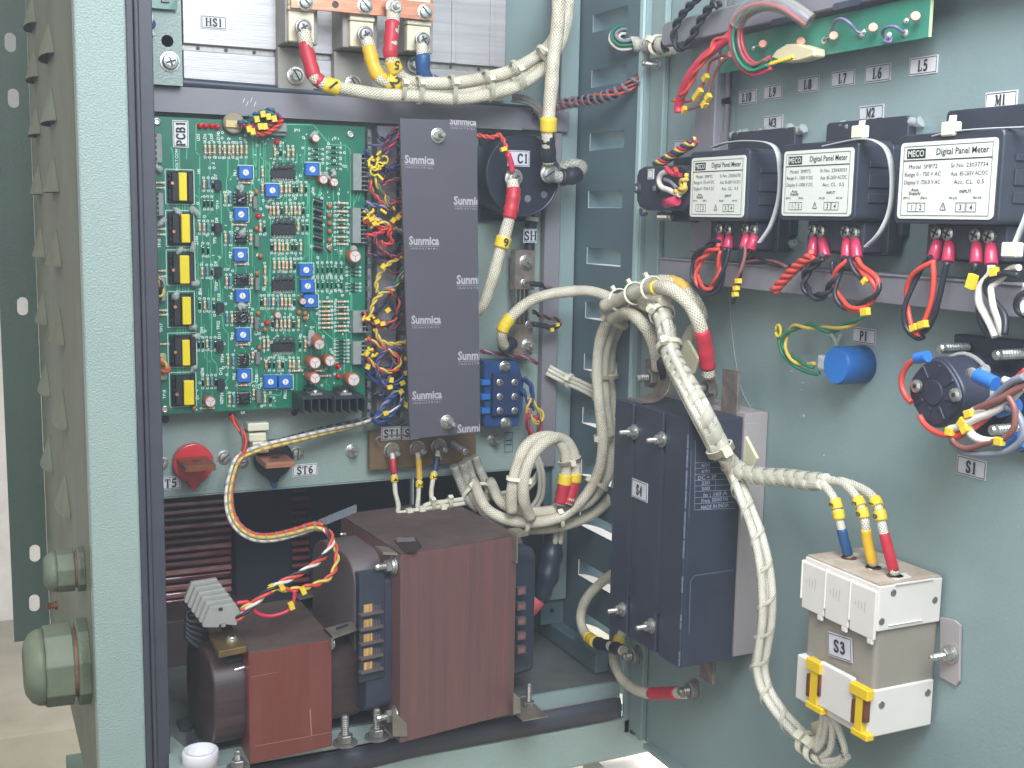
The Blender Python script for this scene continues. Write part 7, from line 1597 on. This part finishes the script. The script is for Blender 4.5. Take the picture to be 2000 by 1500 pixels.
for q in (((1575,1290),(1604,1312),(1580,1330),(1592,1384)),((1660,1340),(1697,1362),(1668,1378),(1680,1436))):
    b=MB(); r=XC.rect(q[0][0],q[0][1],q[1][0],q[1][1]); b.fb(XC,r[0],r[1],r[2],r[3],-.005,.001); r=XC.rect(q[2][0],q[1][1]-4,q[3][0]+4,q[3][1]); b.fb(XC,r[0],r[1],r[2],r[3],-.004,0); r2=XC.rect(q[2][0]-7,q[3][1]-8,q[3][0]+14,q[3][1]+5); b.fb(XC,r2[0],r2[1],r2[2],r2[3],-.006,.0005); b.build('yellow_clip',YC,T,bev=.0006)
    b=MB(); r=XC.rect(q[2][0]-5,q[1][1]+4,q[2][0],q[3][1]-24); b.fb(XC,r[0],r[1],r[2],r[3],-.004,.0003); r=XC.rect(q[3][0]+5,q[1][1]+6,q[3][0]+10,q[3][1]-24); b.fb(XC,r[0],r[1],r[2],r[3],-.004,.0003); b.build('brown_contact',CD,T)
tx=MB(); CGI=mat('faint_print',srgb(192,184,176),.5)
for k in range(3):
    ya=yn+pw*k+pw*.35; 
    for j,ln in enumerate((.008,.005,.006,.003)):
        F=PL('x',xf-.0037); u=-ya-.0030*j; v=zg1+.014
        kk=tx.add([F.w(u-.0003,v-ln/2,.0001),F.w(u+.0003,v-ln/2,.0001),F.w(u+.0003,v+ln/2,.0001),F.w(u-.0003,v+ln/2,.0001)]); tx.face([kk,kk+1,kk+2,kk+3])
tx.build('faint_printing',CGI,T)
# bracket with stud
b=MB(); F=PL('x',.5795); P=[F.p(*q) for q in ((1836,1205),(1865,1212),(1875,1222),(1873,1330),(1866,1340),(1834,1322))]; b.prism(P,V((.002,0,0))); b.build('mounting_bracket',BRG,T,bev=.0004)
bolt(PL('x',.5790),1858,1277,'',R=.0062,nutR=.0045,L=.012,parent=T)
lab(PL('x',xf+.0008),1618,1240,1666,1287,'S3','silver label reading S3 on the grey middle of the contactor',grey=True,hf=.42,o=.0006,asp=.7,tilt=.12)
# cables into the contactor
gC='cables into the contactor'; ztm=ztp+.0006
for q,m,lb,mk in (([(1590,938,.006),(1612,950,.008),(1628,970,.010),(1636,995,.010),(1642,1025,.009),(1650,1060,.006),(1658,1088,.002)],BL,'cable with a dark blue sleeve entering the far hole of the contactor',(.42,.52)),
    ([(1610,936,.004),(1645,945,.006),(1668,965,.008),(1682,990,.009),(1690,1020,.009),(1695,1060,.006),(1706,1106,.002)],YL,'cable with a yellow sleeve entering the middle hole of the contactor',(.46,.55)),
    ([(1640,938,.002),(1680,952,.004),(1706,972,.006),(1718,1000,.008),(1724,1030,.008),(1735,1075,.006),(1748,1122,.002)],RD,'cable with a red sleeve entering the near hole of the contactor',(.44,.54))):
    p=xp(.550,q); T2=cab(lb,p,.0030,BRF,gC); sleeve(p,.70,.97,.0036,m,T2,wob=.02)
    for a,tt in zip(mk,{'B':('3',''),'Y':('2','0'),'R':('1','0')}[lb[13]=='d' and 'B' or ('Y' if 'yellow' in lb else 'R')]): marker(p,a,.006,.0042,T2,tt,pl=DP,rot=H90,th=.0042)
    c=p[-1]; b=MB(); b.lathe(V((c.x,c.y,ztm+.0002)),V((0,0,1)),[(0,.0055),(.0004,.0055)],16); b.build('entry_hole',CD,T2)
# ---- looms over the breaker
lm=[(1262,584,.010),(1285,598,.020),(1298,630,.024),(1304,665,.022),(1316,705,'y',.80),(1342,752,'y',.765),(1370,805,'y',.742),(1396,856,'y',.740),(1412,888,'y',.738)]
p=xp(.545,lm); T=thing('wrapped_loom','thick spiral wrapped loom of cream cables running down over the breaker','wire loom',p[0])
bundle(p,.0053,((-1.1,.5),(-.1,.9),(1.0,.4),(-.8,-.6),(.4,-.7)),.0035,[BRF],T); spiral(p,.0092,.014,T,wid=.72,sq=(1,.85),th=.0003)
pb=xp(.545,[(1412,888,'y',.738),(1432,925,.004),(1456,985,.006),(1480,1050,.008),(1494,1120,.009),(1496,1200,.010),(1486,1270,.010),(1482,1305,.010),(1494,1350,.008),(1524,1395,.004),(1560,1432,.0),(1592,1462,-.002)])
bundle(pb,.0036,((-1,.4),(1,.5),(0,-.8)),.0032,[BRF],T); spiral(pb,.0068,.024,T,wid=.14,th=.0003)
pa=xp(.545,[(1412,888,'y',.738),(1432,908,.003),(1456,924,.001),(1495,931,0),(1540,934,0),(1580,940,.002),(1612,942,.002)])
bundle(pa,.0032,((-1,.2),(.9,.3),(0,-.9)),.0034,[BRF],T); spiral(seg(pa,.1,.95),.0068,.013,T,wid=.75,th=.0003)
T=thing('loom_ties','nylon ties and adhesive pads holding the wrapped loom over the breaker','cable ties',p[0])
tie(p,20,.0100,T,head=V((-.6,-.4,.6)),w=.0022); tie(p,9,.0098,T,head=V((-.6,.4,.6)),w=.002); tie(p,46,.0096,T,head=V((-.4,-1,.4)),w=.0026,thick=.0016)
for q,X in ((((1335,650),(1362,700),(1353,730),(1322,722),(1318,690)),.556),(((1408,838),(1440,822),(1478,895),(1470,912),(1440,900)),.560)):
    F=PL('x',X); b=MB(); b.prism([F.p(*a) for a in q],V((.003,0,0))); b.build('adhesive_pad',mat('pad_cream',srgb(216,208,172),.45,bump=.1,var=.06),T,bev=.0006)
T=thing('loom_end','gathered braided tails tied in a fan under the contactor','wire loom',PL('x',.545).p(1610,1480))
for q in ([(1590,1462),(1600,1440),(1606,1410),(1608,1392)],[(1594,1466),(1606,1450),(1614,1420),(1616,1396)],[(1604,1482),(1622,1462),(1626,1425),(1620,1398)],[(1606,1488),(1636,1484),(1650,1470),(1640,1430),(1626,1400)],[(1586,1476),(1610,1494),(1640,1492),(1656,1476)]):
    b=MB(); b.tube(xp(.538,q),.0025,10); b.build('braided_tail',BRF,T)
for i,rr_ in ((3,.0078),(7,.0088)): 
    pe=xp(.542,[(1560,1440),(1590,1462),(1610,1475),(1640,1490)]); tie(pe,i,rr_,T,head=V((-.8,-.2,.8)),w=.0024)
t=MB(); put_text(t,PL('x',.5345),PL('x',.5345).uv(1640,1462)[0],PL('x',.5345).uv(1640,1462)[1],0,'APPLAE',.0028,.014,rot=-.9); t.build('cable_print',INK,T)
b=MB(); F=PL('x',.556); b.prism([F.p(*a) for a in ((1584,1412),(1600,1406),(1612,1440),(1590,1460))],V((.003,0,0))); b.build('adhesive_pad',MC['pad_cream'],T)
# thick arcs over the breaker
p=path('x',.545,[(1178,596,'y',.925),(1205,588,'y',.905),(1240,573,.020),(1280,562,.026),(1312,566,.026),(1342,588,.022),(1362,622,.018),(1375,665,.010),(1381,705,.004),(1384,735,.0)])
T=cab('thick cream braided cable arching over the breaker to its right terminal, with a red sleeve',p,.0056); sleeve(p,.80,.965,.0063,RD,T); putc=p[-1]; b=MB(); b.obox(PL('x',.5555).p(1388,752),V((0,0,1)),V((0,1,0)),nx,.013,.0065,.001); b.build('cable_lug',TIN,T); marker(p,.46,.004,.0062,T)
p=path('x',.553,[(1178,604,'y',.945),(1215,582,'y',.925),(1262,556,.015),(1300,548,.016),(1335,562,.012),(1360,592,.006),(1368,620,0),(1350,650,-.006),(1330,690,-.01)])
T=cab('cream braided cable behind the arching one, with a tan yellow mark near its top',p,.0054)
sleeve(p,.52,.62,.0057,mat('tape_ochre',srgb(206,164,70),.5,bump=.3,var=.15),T)
p=path('x',.545,[(1192,622,'y',.93),(1215,612,.014),(1240,618,.020),(1262,640,.020),(1276,670,.014),(1282,700,.008),(1284,722,.004)])
T=cab('cream braided cable bending down to the left breaker terminal, ending in black tape',p,.0055); c=PL('x',.541).p(1288,720); b=MB(); b.tube([c+V((-.004,0,.014)),c+V((0,-.004,.006)),c+V((.004,-.008,-.006))],.0068,10,rf=lambda t:.0062+.0012*math.sin(t*8)); b.build('black_tape',BS,T); b=MB(); b.obox(PL('x',.5405).p(1270,730),V((0,0,1)),V((0,1,0)),nx,.012,.0065,.0012); b.build('cable_lug',TIN,T)
p=path('x',.555,[(1222,600,'y',.94),(1255,622,.006),(1278,655,.004),(1292,700,0)]); cab('cream braided cable half hidden behind the bend at the left breaker terminal',p,.0042)
T=thing('arc_ties','nylon ties round the cable arc at the hinge','cable ties',PL('x',.53).p(1280,560)); pc=path('x',.548,[(1178,600,'y',.93),(1205,588,'y',.915),(1240,573,.022),(1280,562,.026),(1312,566,.026),(1342,588,.02)])
for i,rr_ in ((7,.0095),(12,.0092),(17,.0096)): tie(pc,i,rr_,T,head=V((-.5,-.2,1)),w=.0012,thick=.001)
# lower breaker cables
p=path('x',.545,[(1205,1118,-.012),(1180,1132,-.008),(1150,1162,0),(1135,1200,.004),(1140,1232,.006),(1160,1252,.006),(1190,1262,.006),(1218,1270,.006)])
T=cab('cream cable with yellow bands curling out beside the lower left of the breaker',p,.0048); sleeve(p,.70,.99,.0056,BS,T,wob=.08)
for a in (.585,.615,.645): marker(p,a,.005,.0058,T)
p=path('x',.545,[(1222,1225,-.02),(1212,1245,-.014),(1198,1278,-.006),(1206,1312,0),(1232,1342,.002),(1270,1354,.004),(1305,1354,.004),(1338,1354,.004)])
T=cab('cream braided cable curving under the breaker to its lower right terminal, with a red sleeve',p,.0048); sleeve(p,.68,.93,.0058,RD,T); marker(p,.06,.006,.006,T)
T=thing('fallen_tie','small round nylon tie head behind the falling bundle near the hinge','cable tie',PL('y',.98).p(1215,750)); b=MB(); b.sphere(PL('y',.975).p(1215,748),.0038,6); b.build('tie_head',TIE,T)

T=thing('loose_thread','thin pale thread hanging on the door between the lower channel and the breaker','thread',DP.p(1430,600)); b=MB(); b.tube(xp(XD-.0008,[(1424,560),(1428,630),(1436,700),(1450,765),(1478,815)]),.00016,5); b.build('thread',TIE,T)
T=thing('glue_specks','small pale specks of glue on the door around the blue cylinder','glue',DP.p(1570,813)); rnd=random.Random(9)
for q,r_ in (((1570,813),.0016),((1546,726),.0009),((1568,748),.0011),((1566,762),.0009),((1609,890),.0008),((1545,700),.0007),((1620,705),.0008)):
    b=MB(); b.sphere(DP.p(q[0],q[1],.0003),r_,5); b.build('speck',HOT,T)

# shallow mouldings on the contactor's near side and top
CT2=bpy.data.objects.get('contactor')
b=MB(); F=PL('y',yn-.0015); 
for q in ((1748,1134,1822,1138),(1735,1215,1800,1217)):
    b=MB(); r=F.rect(*q); b.fb(F,r[0],r[1],r[2],r[3],0,.0012); b.build('side_moulding',CWH,CT2,bev=.0003)
F=PL('z',ztp+.0007)
for q in (((1640,1084),(1672,1080),(1680,1086),(1646,1091)),((1690,1106),(1722,1101),(1732,1108),(1698,1114)),((1738,1126),(1768,1120),(1780,1128),(1748,1134))):
    b=MB(); b.prism([F.p(*a) for a in q],V((0,0,.0005))); b.build('top_recess_rim',CWH,CT2)

# ---- added thin scattering volume round the scene, standing in for lens glare
hz_=MB(); hz_.bx(-7,-5,-1.06,7,4.2,3.8)
hm=bpy.data.materials.new('glare_veil'); hm.use_nodes=True; nt=hm.node_tree; nt.nodes.clear()
o_=nt.nodes.new('ShaderNodeOutputMaterial'); v_=nt.nodes.new('ShaderNodeVolumePrincipled'); v_.inputs['Color'].default_value=(.86,.92,1,1); v_.inputs['Density'].default_value=.07; v_.inputs['Anisotropy'].default_value=.2
nt.links.new(v_.outputs[0],o_.inputs['Volume'])
tag(hz_.build('glare_haze',hm),None,None,kind='stuff')
